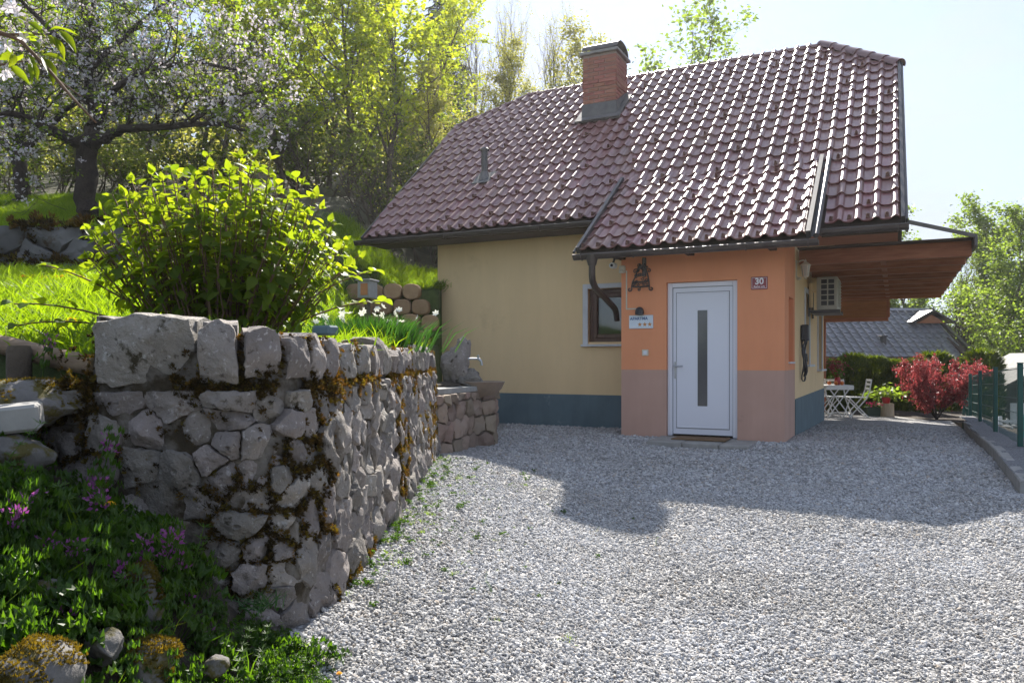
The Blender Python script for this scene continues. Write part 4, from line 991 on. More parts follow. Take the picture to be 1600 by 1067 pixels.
# coping course: larger upright stones with an uneven top
cop = [(140, 306, 492), (308, 374, 500), (377, 440, 512), (442, 478, 525), (480, 502, 522), (504, 533, 530)]
edges = [(s_of_px(a), s_of_px(b_), 1.10+(563-t)/1200*float(WP.at(s_of_px((a+b_)/2))[1])) for a, b_, t in cop]
s = edges[-1][1]+.012
while s < WP.S-.05:
    w = float(r_.uniform(.15, .36)); edges.append((s, s+w, 1.195+float(r_.uniform(-.035, .035)))); s += w+.012
for k, (a, b_, zt) in enumerate(edges):
    zb = ZC+.025+float(r_.uniform(-.015, .015)); q = np.array([(a, zb), (b_, zb+float(r_.uniform(-.01, .01))), (b_-.01, zt-float(r_.uniform(0, .03))), ((a+b_)/2, zt+.012), (a+.01, zt-float(r_.uniform(0, .03)))])
    me, pc = stone_mesh(WP, q, 400+k, gap=.004, dep=.0, rise=.035 if k else .05, npts=34, rings=6, rough=.6)
    st = put_stone(me, pc, SW); note_edges(q, .5)
    # body of the coping stone going back into the bank
    nb = []
    for zz, dd in ((zb+.01, -.02), (zt-.012, -.02), (zt+.0, -.10), (zt-.02, -.26), (zb, -.28)):
        for ss_ in np.linspace(a+.008, b_-.008, 5):
            nb.append((ss_, zz+(.012*float(vnoise(ss_*14, dd*14, k)) if zz > zb+.05 else 0), dd+.012*float(vnoise(ss_*11, zz*11+k))))
    nb = np.array(nb); W = WP.w(nb[:, 0], nb[:, 1], nb[:, 2])-pc; fs = []
    for j in range(4):
        for i in range(4): fs.append((j*5+i, j*5+i+1, j*5+i+6, j*5+i+5))
    fs += [(0, 5, 10, 15, 20), (24, 19, 14, 9, 4)]
    bd = bpy.data.meshes.new('stone_back'); bd.from_pydata([tuple(v) for v in W], [], fs); bd.materials.append(M['stone']); bd.polygons.foreach_set('use_smooth', [True]*len(fs)); bd.set_sharp_from_angle(angle=R(50))
    bm = bmesh.new(); bm.from_mesh(st.data); bm.from_mesh(bd); bm.to_mesh(st.data); bm.free()
# mortar and earth core behind the stones
ns, nzv = 360, 54; sg = np.linspace(0, WP.S, ns); zg = np.linspace(-.3, 1.16, nzv); SS, ZZ = np.meshgrid(sg, zg)
dep = -.013+.022*fbm(SS*9, ZZ*9, o=4); dep[-1] = -.30; ZZ[-1] = 1.15; lf = SS < s_of_px(136); ZZ[lf] = np.minimum(ZZ[lf], .90); dep[lf & (ZZ > .86)] = -.2
core = WP.w(SS.ravel(), ZZ.ravel(), dep.ravel())-np.array(SW.location); i, j = np.meshgrid(np.arange(ns-1), np.arange(nzv-1)); a = (j*ns+i).ravel()
o = obj('mortar_core', np_mesh('mortar_core', core, np.stack([a, a+1, a+ns+1, a+ns], -1), M['joint'], True), SW)
# end of the wall on the left
# moss in the joints: tufts of short curled blades
def tuft(n, h, spread, mt, seed, w=.004):
    r = np.random.default_rng(seed); vs = []; fs = []
    for k in range(n):
        a = r.uniform(0, 2*np.pi); d = r.uniform(0, 1)**.6*spread; b0 = np.array([d*np.cos(a), d*np.sin(a), 0]); le = h*r.uniform(.5, 1.1)
        out = np.array([np.cos(a), np.sin(a), 0])*r.uniform(.1, .9)+np.array([r.normal()*.25, r.normal()*.25, 1.]); out /= np.linalg.norm(out); sd = np.cross(out, r.normal(size=3)); sd /= np.linalg.norm(sd)
        o = len(vs); m_ = b0+out*le*.55+np.array([0, 0, -.12*le]); vs += [b0-sd*w, b0+sd*w, m_+sd*w*.8, m_-sd*w*.8, b0+out*le+np.array([0, 0, -.35*le*r.random()])]; fs += [(o, o+1, o+2), (o, o+2, o+3), (o+3, o+2, o+4)]
    return np_mesh('moss_tuft', vs, fs, mt)
MT = [tuft(22, .024, .014, M['moss_dark'], 1), tuft(22, .026, .016, M['moss_dark'], 2), tuft(24, .028, .016, M['moss_dry'], 3), tuft(22, .024, .016, M['moss_dry'], 4), tuft(24, .026, .016, M['moss'], 5), tuft(26, .03, .018, M['moss'], 6)]
E_ = np.array(edge_pts); extra = []
# thick moss under the coping and where damp keeps it
for _ in range(2000):
    s = r_.uniform(0.1, WP.S); extra.append((s, ZC+.012+abs(r_.normal())*.03*(-1 if r_.random() < .6 else .5)))
for _ in range(500):
    s = r_.uniform(1.3, 5.5); extra.append((s, r_.uniform(.82, 1.19)))
for _ in range(1500):
    s = r_.uniform(0.05, 1.5); extra.append((s, ZC+.005+r_.normal()*.03 if r_.random() < .6 else r_.uniform(.55, 1.15)))
nmain = len(E_); E_ = np.concatenate([E_, extra]); 
nv = fbm(E_[:, 0]*2.1, E_[:, 1]*2.1, o=4); nearb = E_[:, 0] < 1.35
thr = np.where(nearb, -.18, .26)+np.where(E_[:, 1] < .35, .25, 0.); isx = np.arange(len(E_)) >= nmain
keep = ((nv > thr) & (E_[:, 1] < 1.2)) | (isx & (fbm(E_[:, 0]*4, E_[:, 1]*4, 3., o=3) > -.12)); E_ = E_[keep]; nearb = nearb[keep]
n = len(E_); pts = WP.w(E_[:, 0], E_[:, 1], r_.uniform(-.02, .018, n))-np.array(SW.location); _, _, nx, ny = WP.at(E_[:, 0])
wnx = nx*U[0]+ny*U[1]; wny = nx*D[0]+ny*D[1]; az = np.arctan2(wny, wnx)
rots = np.stack([np.zeros(n), np.full(n, 1.15)+r_.normal(size=n)*.35, az+r_.normal(size=n)*.3], -1)
kind = np.where(nearb, r_.choice([0, 1, 0, 1, 2, 4], n), r_.choice([2, 3, 4, 5, 2, 4], n)); up = (E_[:, 1] > .88) & (E_[:, 0] > 1.4); kind = np.where(up, r_.choice([2, 3, 3, 4, 5, 2], n), kind)  # shaded front face gets the darkened moss, sunlit side the lighter kinds
o = scatter('moss', pts, rots, r_.uniform(.3, .8, n), MT, kind, SW)

# ---- stone fountain at the end of the wall
FT = thing('stone_fountain', 'rustic stone fountain with upright headstone and basin at the end of the wall', 'fountain', tuple(cw(-.5, 9.6, 0)))
fl = FT.location
FPth = WallPath([(-.93, 8.3), (-.74, 8.7), (-.55, 9.3), (-.46, 9.75), (-.30, 9.80), (-.20, 10.0), (-.24, 10.35), (-.5, 10.7)], 0.)
fs_ = []; r2 = np.random.default_rng(4); z = -.05
while z < .70:
    h = r2.uniform(.16, .24); s = r2.uniform(-.1, .1)
    while s < FPth.S: w = r2.uniform(.15, .33); fs_.append((s+w/2, z+h/2+r2.normal()*.02)); s += w
    z += h
for i, cpoly in enumerate(voronoi(fs_, (0, FPth.S, -.12, .715), 1.1)):
    if cpoly is None: continue
    me, pc = stone_mesh(FPth, cpoly, 700+i, gap=.008, rise=.035, npts=20, rings=5, mt=M['stone_tan']); obj('stone', me, FT, loc=tuple(Vector(pc)-fl))
sg = np.linspace(0, FPth.S, 60); zg = np.linspace(-.3, .70, 14); SS, ZZ = np.meshgrid(sg, zg); cr_ = FPth.w(SS.ravel(), ZZ.ravel(), (-.03+.02*fbm(SS*8, ZZ*8)).ravel())-np.array(fl); i, j = np.meshgrid(np.arange(59), np.arange(13)); a = (j*60+i).ravel()
obj('mortar_core', np_mesh('mortar_core', cr_, np.stack([a, a+1, a+61, a+60], -1), M['joint'], True), FT)
def camloc(X, Y, z, base): return cw(X, Y, z)-base
# slab
b = MB(); poly = [(-.98, 8.55), (-.84, 8.62), (-.50, 9.45), (-.42, 9.72), (-.62, 10.6), (-1.15, 10.4)]
b.prism([camloc(x, y, .775, fl) for x, y in poly], (0, 0, .06)); sl = b.build('slab', M['concrete'], FT)
# bowl: half-round lip reaching to the right
b = MB(); prof = [(.10, -.16), (.20, -.12), (.30, -.02), (.335, .055), (.345, .07), (.315, .075), (.295, .05), (.24, -.01), (.10, -.05), (0, -.055)]
b.lathe(prof, 28, tuple(camloc(-.43, 9.95, .755, fl)), .95); bw = b.build('basin', M['stone_tan'], FT, 50)
# headstone: an upright boulder
def boulder(rx, ry, rz_, seed, sub=4, flat=.0, name='rock', mt=None, amp=.16, cuts=6):
    bm = bmesh.new(); bmesh.ops.create_icosphere(bm, subdivisions=sub, radius=1.); r = np.random.default_rng(seed)
    co = np.array([v.co[:] for v in bm.verts]); cutn = r.normal(size=(cuts, 3)); cutn /= np.linalg.norm(cutn, axis=1)[:, None]; off = r.uniform(.55, .85, cuts)
    for n_, o_ in zip(cutn, off):
        d = co@n_-o_; co = co-np.outer(np.maximum(d, 0)*.85, n_)
    k = 1+amp*fbm(co[:, 0]*1.4+seed, co[:, 1]*1.4, co[:, 2]*1.4, 3)+amp*.35*fbm(co[:, 0]*4.5, co[:, 1]*4.5+seed, co[:, 2]*4.5, 3)
    co = co*k[:, None]*np.array([rx, ry, rz_]); 
    for v, c in zip(bm.verts, co): v.co = c
    me = bpy.data.meshes.new(name); bm.to_mesh(me); bm.free(); me.materials.append(mt or M['stone']); me.polygons.foreach_set('use_smooth', [True]*len(me.polygons)); me.set_sharp_from_angle(angle=R(45)); return me
hs = obj('headstone', boulder(.21, .17, .40, 21, 4, mt=M['stone'], amp=.30, cuts=16), FT, loc=tuple(camloc(-.665, 9.85, 1.02, fl))); hs.rotation_euler = (0, 0, .46)
b = MB(); hs2 = obj('foot_stone', boulder(.20, .15, .15, 22, 4, mt=M['stone'], amp=.28, cuts=12), FT, loc=tuple(camloc(-.55, 9.80, .83, fl)))
b = MB(); p0 = camloc(-.56, 9.80, 1.12, fl); ex = Vector((U[0], D[0], 0))
b.tube([p0, p0+ex*.15], .014, 8); b.tube([p0+ex*.13+Vector((0, 0, .0)), p0+ex*.165+Vector((0, 0, -.03)), p0+ex*.175+Vector((0, 0, -.085))], .017, 8); b.box(p0.x+ex.x*.13-.012, p0.x+ex.x*.13+.012, p0.y+ex.y*.13-.012, p0.y+ex.y*.13+.012, p0.z+.01, p0.z+.05, .003)
b.build('tap', M['steel'], FT)
b = MB(); tp = cw(-.80, 9.9, .78)-fl
tr_ = obj('trough_soil', boulder(.22, .5, .06, 31, 3, mt=M['soil'], amp=.1), FT, loc=tuple(cw(-.88, 9.75, .78)-fl)); tr_.rotation_euler = (0, 0, .46)

# ---- wall of round tan planter blocks beside the house
BW = thing('planter_block_wall', 'terraced wall of rounded tan concrete planter blocks left of the house', 'retaining wall', tuple(cw(-1.9, 13.4, 1.0)))
bl_ = BW.location; r3 = np.random.default_rng(9)
def block_mesh(seed):
    b = MB(); n = 18; vs = []; fs = []; r = random.Random(seed); w, h = .155, .138
    for y, k in ((.20, 1.0), (-.10, 1.0), (-.135, .96), (-.15, .86)):
        for i in range(n):
            a = 2*math.pi*i/n; c, s = math.cos(a), math.sin(a); e = .74
            vs.append((w*k*math.copysign(abs(c)**e, c)*(1+r.uniform(-.05, .05)), y+r.uniform(-.012, .012), h*k*(1+r.uniform(-.05, .05))*math.copysign(abs(s)**e, s)))
    for j in range(3):
        for i in range(n): fs.append((j*n+i, (j+1)*n+i, (j+1)*n+(i+1) % n, j*n+(i+1) % n))
    fs.append(tuple(3*n+i for i in range(n))); b.add(vs, fs); return b.mesh('block', M['block'], 40)
BMs = [block_mesh(k) for k in range(4)]
for row in range(5):
    nb = 16-row
    for k in range(nb):
        X = -1.42-.325*k-(.16 if row % 2 else 0)-(.325 if row == 4 else 0); Y = 13.22+.055*row+.06*k*0
        o = obj('block', BMs[r3.integers(4)], BW, M=Matrix.Translation(cw(X, Y+r3.normal()*.02, 1.20+.272*row+r3.normal()*.008)-bl_) @ Matrix.Rotation(R(26.6)+r3.normal()*.05, 4, 'Z'))
# ---- upper boulder wall in the garden
B2 = thing('boulder_wall', 'low wall of big grey mossy boulders between the two lawns', 'boulder wall', tuple(cw(-6, 10.15, 2.3)))
b2 = B2.location
UP = WallPath([(-11.5, 9.9), (-8, 10.05), (-6, 10.12), (-4.6, 10.3), (-3.6, 10.7)], .0)
UP.at0 = UP.at
sd = []; z = 2.12; r4 = np.random.default_rng(3)
for hrow, wr in ((.27, (.45, .9)), (.22, (.4, .8)), (.20, (.4, .75))):
    s = r4.uniform(0, .4)
    while s < UP.S: w = r4.uniform(*wr); sd.append((s+w/2, z+hrow/2+r4.normal()*.03)); s += w
    z += hrow
for i, cpoly in enumerate(voronoi(sd, (0, UP.S, 2.05, 2.86), 1.5)):
    if cpoly is None: continue
    me, pc = stone_mesh(UP, cpoly, 900+i, gap=.0, rise=.09, npts=24, rings=6, mt=M['stone_far'], rough=1.3); obj('stone', me, B2, loc=tuple(Vector(pc)-b2))
sg = np.linspace(0, UP.S, 120); zg = np.linspace(2.0, 2.84, 12); SS, ZZ = np.meshgrid(sg, zg); cr_ = UP.w(SS.ravel(), ZZ.ravel(), (-.04+.05*fbm(SS*4, ZZ*4)).ravel())-np.array(b2); i, j = np.meshgrid(np.arange(119), np.arange(11)); a = (j*120+i).ravel()
obj('mortar_core', np_mesh('mortar_core', cr_, np.stack([a, a+1, a+121, a+120], -1), M['soil'], True), B2)
E_ = np.array([(r4.uniform(0, UP.S), r4.choice([2.86, 2.62, 2.4])+r4.normal()*.05) for _ in range(1600)]); k_ = fbm(E_[:, 0]*1.6, E_[:, 1]*3, o=3) > -.05; E_ = E_[k_]; n = len(E_)
scatter('moss', UP.w(E_[:, 0], E_[:, 1], r4.uniform(-.02, .10, n))-np.array(b2), np.stack([np.zeros(n), np.full(n, .9), np.full(n, -1.1)+r4.normal(size=n)*.5], -1), r4.uniform(1.8, 4., n), MT, r4.choice([0, 1, 2, 4], n), B2)
# ---- log edging, stake, loose stones on the bank
lg = MB(); p0, p1 = P(-40, 533, 3.9), P(152, 573, 3.22); lg.tube([p0, p0.lerp(p1, .33)+Vector((0, 0, .01)), p0.lerp(p1, .66), p1], [.048, .047, .046, .044], 14); o = lg.build('log', M['log'], None, 40); tag(o, 'weathered round log edging the lawn left of the wall', 'log')
lg = MB(); q = P(30, 556, 3.42); lg.tube([q+Vector((0, 0, -.30)), q+Vector((0, 0, .02)), q+Vector((0, 0, .045))], [.05, .05, .043], 12); o = lg.build('stake', M['bark2'], None, 40); tag(o, 'short dark wooden stake holding the edging log', 'stake')
me = MB().box(-.10, .10, -.075, .075, -.045, .045, .010).mesh('cut_stone', M['concrete']); o = obj('cut_stone', me, None, loc=tuple(P(12, 654, 2.62))); o.rotation_euler = (.05, -.10, .9); tag(o, 'squared grey cut stone block lying on the mossy rock at the left edge', 'stone block')
rocks = [('rough pale rock under the squared stone block', (22, 708, 2.62), (.14, .10, .075), 41), ('mossy rock behind the squared stone block below the log', (55, 628, 2.85), (.20, .14, .09), 42), ('big mossy rock in the bottom left corner', (55, 1062, 1.72), (.13, .10, .085), 43),
         ('pale rock with moss among the weeds left of the wall foot', (222, 930, 2.30), (.085, .07, .10), 44), ('small grey rock half buried in weeds near the left edge', (60, 935, 2.05), (.10, .07, .045), 45), ('mossy slanted rock in the sunlit weeds at the bottom', (240, 1035, 2.05), (.085, .07, .06), 46),
         ('narrow mossy rock in the weeds right of the corner rock', (165, 1010, 1.95), (.055, .045, .05), 47), ('small round grey stone at the foot of the bank', (335, 1040, 2.22), (.045, .035, .03), 48)]
mossrock_pts = []
for lab, (px, py, Y), rr, sd_ in rocks:
    p = P(px, py, Y); o = obj('rock', boulder(*rr, sd_, 4, mt=M['mossrock'], amp=.14), None, loc=tuple(p)); o.rotation_euler = (0, 0, sd_); tag(o, lab, 'rock')
    if 'moss' in lab:
        cs = np.array([v.co[:] for v in o.data.vertices]); ns_ = np.array([v.normal[:] for v in o.data.vertices]); rz = np.array(Matrix.Rotation(sd_, 3, 'Z')); kk = (ns_[:, 2] > .1) & (fbm(cs[:, 0]*9+sd_, cs[:, 1]*9, cs[:, 2]*9, 3) > -.25)
        mp_ = (cs[kk]@rz.T); mm = len(mp_)
        so = scatter('moss', cs[kk], np.stack([r4.normal(size=mm)*.3, r4.normal(size=mm)*.3, r4.uniform(0, 6, mm)], -1), r4.uniform(.25, .5, mm), MT, r4.choice([4, 5, 4, 4], mm), o)
# ------------------------------------------------------------------ plants
def unit(v): v = np.asarray(v, float); return v/(np.linalg.norm(v, axis=-1, keepdims=True)+1e-9)
def leaf_quads(pos, dirs, nor, L, W, fold=.25, droop=.0):
    "pointed leaves of two triangles folded along the midrib"
    pos = np.asarray(pos, float); n = len(pos); d = unit(dirs); s = unit(np.cross(d, nor)); u = np.cross(s, d); L = np.broadcast_to(np.asarray(L, float), (n,))[:, None]; W = np.broadcast_to(np.asarray(W, float), (n,))[:, None]
    mid = pos+d*L*.45
    v = np.stack([pos, mid+s*W*.5+u*W*fold, pos+d*L-u*L*droop, mid-s*W*.5+u*W*fold], 1).reshape(-1, 3)
    k = np.arange(n)[:, None]*4; f = np.concatenate([k+[0, 1, 2], k+[0, 2, 3]], 1).reshape(-1, 3); return v, f
def tubes_np(paths, n=6):
    vs = []; fs = []; o = 0
    for pts, rad in paths:
        pts = np.asarray(pts, float); m = len(pts); t = np.gradient(pts, axis=0); t = unit(t); ref = np.array([.3, .2, .93]); a = unit(np.cross(t, ref)); b = np.cross(t, a)
        nn = n if rad[0] > .02 else max(3, n-2); ang = np.linspace(0, 2*np.pi, nn, endpoint=False); rad = np.asarray(rad)[:, None, None]
        ring = pts[:, None]+(a[:, None]*np.cos(ang)[None, :, None]+b[:, None]*np.sin(ang)[None, :, None])*rad
        vs.append(ring.reshape(-1, 3)); i, j = np.meshgrid(np.arange(nn), np.arange(m-1)); q = np.stack([j*nn+i, j*nn+(i+1) % nn, (j+1)*nn+(i+1) % nn, (j+1)*nn+i], -1).reshape(-1, 4)
        fs.append(q+o); o += m*nn
    return np.concatenate(vs), np.concatenate(fs)
def grow(r, H, r0, trunk_frac=.35, nlimb=9, levels=3, spread=.8, up=.25, wig=.12, child=(5, 5), ratio=.55, lean=0., fork=None):
    "skeleton of a tree: list of (points, radii), list of (tip points) for the leaves"
    paths = []; tips = []
    def branch(p, d, L, rad, lev):
        n = 7 if lev <= 1 else 5; pts = [p]; d = unit(d)
        for k in range(n):
            d = unit(d+r.normal(size=3)*wig*(1+.4*lev)+np.array([0, 0, up*(.22 if lev else .05)])); pts.append(pts[-1]+d*L/n)
        pts = np.array(pts); rr = rad*(1-.82*np.linspace(0, 1, n+1)**1.1); paths.append((pts, np.maximum(rr, .0025)))
        if lev >= levels: tips.append(pts); return
        if lev >= 1: tips.append(pts[-2:])
        nc = nlimb if lev == 0 else child[min(lev-1, len(child)-1)]
        for c in range(nc):
            f = (trunk_frac+(1-trunk_frac)*(c+.5*r.random())/nc) if lev == 0 else .25+.75*(c+r.random()*.8)/nc
            f = min(f, .98); x = f*n; i = int(x); q = pts[i]+(pts[min(i+1, n)]-pts[i])*(x-i); dd = unit(pts[min(i+1, n)]-pts[i])
            az = c*2.4+r.random()*1.2; perp = unit(np.cross(dd, [np.cos(az), np.sin(az), .1])); nd = unit(dd*(1-spread*.6)+perp*spread+np.array([0, 0, up*.3]))
            branch(q, nd, L*ratio*r.uniform(.75, 1.2)*(1.15-.55*f if lev == 0 else 1), max(rr[i]*.6, .003), lev+1)
    branch(np.zeros(3), np.array([lean, 0, 1.]), H, r0, 0)
    return paths, tips
def leaves_on(r, tips, n, spreadr, L, W, flat=.5, pend=.0, fold=.2, var=.35):
    ln = np.array([len(t) for t in tips]); idx = r.integers(0, len(tips), n); P_ = np.empty((n, 3)); 
    for k in range(n):
        t = tips[idx[k]]; x = r.random()*(len(t)-1); i = int(x); P_[k] = t[i]+(t[i+1]-t[i])*(x-i)
    P_ += r.normal(size=(n, 3))*spreadr*np.array([1, 1, .75]); d = r.normal(size=(n, 3)); d[:, 2] = d[:, 2]*.5-pend; nor = r.normal(size=(n, 3))*(1-flat)+np.array([0, 0, 1])*flat
    s = r.uniform(1-var, 1+var, n); return leaf_quads(P_, d, nor, L*s, W*s, fold)
def cluster_leaves(r, tips, nclus, per, spreadr, L, W, flat=.5, pend=0., fold=.2):
    "leaves gathered in sprays so that the crown has clumps and gaps"
    idx = r.integers(0, len(tips), nclus); C_ = np.empty((nclus, 3))
    for k in range(nclus):
        t = tips[idx[k]]; x = r.random()*(len(t)-1); i = int(x); C_[k] = t[i]+(t[i+1]-t[i])*(x-i)
    P_ = np.repeat(C_, per, 0)+r.normal(size=(nclus*per, 3))*spreadr*np.array([1, 1, .55]); n = len(P_)
    d = r.normal(size=(n, 3)); d[:, 2] = d[:, 2]*.45-pend; nor = r.normal(size=(n, 3))*(1-flat)+np.array([0, 0, 1])*flat; s = r.uniform(.6, 1.35, n)
    return leaf_quads(P_, d, nor, L*s, W*s, fold)
class Kind:
    def __init__(s, parts): s.parts = parts           # list of (name, mesh)
def place(kind, name, label, cat, p, rz=0., sc=1., group=None, sz_=None):
    t = thing(name, label, cat, tuple(p), rz, group); t.scale = (sc, sc, sz_ or sc)
    for nm, me in kind.parts: obj(nm, me, t)
    return t
def K_maple(seed, H=10., n=470, per=8, leaf=.20, mt='maple', r0=.13, tf=.16, spread=.62, bark='bark2', nl=15, child=(6, 5), spr=.20):
    r = np.random.default_rng(seed); paths, tips = grow(r, H, r0, tf, nl, 3, spread, .35, .10, child, .36)
    return Kind([('trunk', np_mesh('trunk', *tubes_np(paths, 7), M[bark], True)), ('crown', np_mesh('crown', *cluster_leaves(r, tips, n, per, spr, leaf, leaf*.72, .6, .1), M[mt]))])
def K_bare(seed, H=11., n=420, per=5, leaf=.10, mt='willow'):
    r = np.random.default_rng(seed); paths, tips = grow(r, H, .15, .12, 13, 3, .42, .9, .07, (8, 6), .46)
    return Kind([('trunk', np_mesh('trunk', *tubes_np(paths, 5), M['bark2'], True)), ('crown', np_mesh('crown', *cluster_leaves(r, tips, n, per, .16, leaf, leaf*.5, .4, .1), M[mt]))])
def K_shrub(seed, H=2.6, n=2600, mt='shrub', leaf=.11, stems=9, spr=.16):
    r = np.random.default_rng(seed); P_ = []; T_ = []
    for k in range(stems):
        a = r.uniform(0, 6.28); paths, tips = grow(r, H*r.uniform(.6, 1.1), .022, .2, 7, 2, .6, .3, .14, (4,), .45, 0)
        off = np.array([np.cos(a), np.sin(a), 0])*r.uniform(.05, .5); ln = np.array([[1, 0, np.cos(a)*.45], [0, 1, np.sin(a)*.45], [0, 0, 1.]])
        P_ += [((p@ln.T)+off, rr) for p, rr in paths]; T_ += [(t@ln.T)+off for t in tips]
    return Kind([('stems', np_mesh('stems', *tubes_np(P_, 5), M['bark2'], True)), ('crown', np_mesh('crown', *leaves_on(r, T_, n, spr, leaf, leaf*.6, .5, .1), M[mt]))])
def K_conifer(seed, H=14.):
    r = np.random.default_rng(seed); paths = [(np.array([[0, 0, z] for z in np.linspace(0, H, 9)]), np.linspace(.18, .02, 9))]; pos = []; dr = []; L = []
    z = H*.12
    while z < H*.98:
        R_ = .22*(H-z)+.15
        for k in range(7):
            a = r.uniform(0, 6.28); pts = np.array([[np.cos(a)*R_*t, np.sin(a)*R_*t, z+.12*R_*t-.38*R_*t*t] for t in np.linspace(0, 1, 6)]); paths.append((pts, np.linspace(.03, .006, 6)))
            m = int(34*R_/2)+8; t = r.random(m)**.7; i = t*5; ii = np.minimum(i.astype(int), 4); q = pts[ii]+(pts[ii+1]-pts[ii])*(i-ii)[:, None]; d = unit(np.stack([np.cos(a)+r.normal(size=m)*.7, np.sin(a)+r.normal(size=m)*.7, -.35+r.normal(size=m)*.25], -1)); pos.append(q); dr.append(d); L.append(r.uniform(.25, .5, m))
        z += .33
    pos = np.concatenate(pos); dr = np.concatenate(dr); L = np.concatenate(L)
    return Kind([('trunk', np_mesh('trunk', *tubes_np(paths, 5), M['bark'], True)), ('crown', np_mesh('crown', *leaf_quads(pos, dr, r.normal(size=pos.shape)*.3+[0, 0, 1], L, L*.22, .1, .2), M['conifer']))])

# ---- big blossoming apple tree: hand-laid trunk and limbs, grown twigs
def K_apple(seed, limbs, r0, nleaf=8500, nblo=1450, twl=1.5):
    r = np.random.default_rng(seed); paths = []; tips = []
    for pts, rad in limbs:
        pts = chaikin(np.array(pts, float), 2); rr = np.interp(np.linspace(0, 1, len(pts)), np.linspace(0, 1, len(rad)), rad); pts = pts+r.normal(size=pts.shape)*rr[:, None]*.16; paths.append((pts, rr))
        if rad[0] > .16: continue
        ln = np.hypot(*(np.diff(pts, axis=0)[:, :2].T)).sum()+abs(pts[-1, 2]-pts[0, 2]); m = int(ln*6)
        for k in range(m):
            f = .30+.70*(k+r.random())/m; x = f*(len(pts)-1); i = min(int(x), len(pts)-2); q = pts[i]+(pts[i+1]-pts[i])*(x-i); d0 = unit(pts[i+1]-pts[i])
            d = unit(d0*.4+r.normal(size=3)*np.array([.8, .8, .45])+np.array([0, 0, .5])); L = twl*r.uniform(.45, 1.1)
            def twig(q, d, L, rad, lev):
                n = 5; pp_ = [q]
                for j in range(n): d = unit(d+r.normal(size=3)*.25+np.array([0, 0, .04])); pp_.append(pp_[-1]+d*L/n)
                pp_ = np.array(pp_); paths.append((pp_, np.linspace(rad, .004, n+1))); tips.append(pp_)
                if lev < 2:
                    for j in range(4):
                        x = r.uniform(.8, n-.2); i = int(x); twig(pp_[i]+(pp_[i+1]-pp_[i])*(x-i), unit(unit(pp_[i+1]-pp_[i])*.5+r.normal(size=3)), L*.45, rad*.5, lev+1)
            twig(q, d, L, min(.022, .35*float(np.interp(f, [0, 1], [rad[0], rad[-1]]))), 0)
    lv = cluster_leaves(r, tips, nleaf//6, 6, .075, .085, .05, .4, .0, .25)
    # blossom: clusters of small petals
    idx = r.integers(0, len(tips), nblo); C_ = np.array([tips[i][r.integers(2, 6)] for i in idx])+r.normal(size=(nblo, 3))*.04; per = 9
    P_ = np.repeat(C_, per, 0)+r.normal(size=(nblo*per, 3))*.042; d = r.normal(size=P_.shape); bl = leaf_quads(P_, d, r.normal(size=P_.shape), r.uniform(.045, .07, len(P_)), r.uniform(.04, .055, len(P_)), .2)
    return Kind([('trunk', np_mesh('trunk', *tubes_np(paths, 7), M['bark'], True)), ('crown', np_mesh('crown', *lv, M['applel'])), ('blossom', np_mesh('blossom', *bl, M['blossom']))])
AP = cw(-7.75, 14., float(h_lawn(-7.75, 14.))-.08)
def q(px, py, Y=14.): 
    "offset from the apple trunk's foot, in world axes"
    return np.array(P(px, py, Y)-AP)
limbs = [([q(134, 352), q(134, 300), q(137, 250), q(141, 218)], [.22, .185, .18, .19]),
         ([q(138, 222), q(112, 222, 13.8), q(88, 205, 13.6), q(55, 190, 13.3), q(20, 175, 13.), q(-30, 185, 12.6)], [.14, .12, .09, .075, .05, .03]),
         ([q(142, 225), q(150, 180), q(140, 140, 14.2), q(135, 90, 14.4), q(150, 30, 14.6), q(140, -40, 14.8)], [.155, .125, .10, .075, .05, .02]),
         ([q(146, 222), q(175, 208), q(205, 200, 13.7), q(260, 200, 13.4), q(330, 190, 13.2), q(385, 205, 13.1)], [.13, .095, .075, .06, .04, .02]),
         ([q(150, 170), q(190, 130, 13.6), q(230, 110, 13.2), q(300, 95, 13.), q(370, 110, 12.8)], [.08, .06, .045, .03, .015]),
         ([q(142, 160), q(100, 130, 14.3), q(60, 110, 14.6), q(10, 80, 14.9)], [.08, .06, .04, .02]),
         ([q(140, 110), q(190, 60, 14.2), q(240, 20, 14.2), q(290, -20, 14.2)], [.06, .05, .035, .015]),
         ([q(138, 100), q(80, 50, 14.), q(40, 10, 13.8), q(0, -40, 13.6)], [.06, .045, .03, .015]),
         ([q(142, 200), q(160, 170, 14.8), q(220, 150, 15.6), q(300, 150, 16.2), q(380, 160, 16.6)], [.09, .07, .055, .04, .02]),
         ([q(300, 190, 13.3), q(360, 150, 13.2), q(430, 140, 13.2)], [.04, .03, .012]), ([q(70, 198, 13.4), q(40, 235, 13.), q(10, 250, 12.6)], [.05, .03, .012])]
ka = K_apple(5, limbs, .2)
place(ka, 'apple_tree', 'old blossoming apple tree with dark forked trunk on the upper lawn', 'apple tree', AP)
A2 = cw(-10.9, 17., float(h_lawn(-10.9, 17.))-.1)
l2 = [([(0, 0, 0), (.05, 0, .6), (.0, 0, 1.3)], [.18, .15, .14]), ([(0, 0, 1.2), (.5, .2, 1.9), (1.1, .3, 2.5), (1.8, .4, 2.9)], [.10, .08, .05, .02]), ([(0, 0, 1.25), (-.1, .2, 2.1), (.1, .3, 3.1), (.0, .2, 4.2)], [.11, .08, .05, .02]), ([(0, 0, 1.2), (-.7, .1, 1.7), (-1.5, .2, 1.9), (-2.2, 0, 2.0)], [.09, .07, .045, .02]), ([(0, 0, 1.), (.2, -.6, 1.8), (.5, -1.2, 2.3)], [.08, .05, .02])]
k2 = K_apple(8, l2, .18, 4500, 600, 1.2)
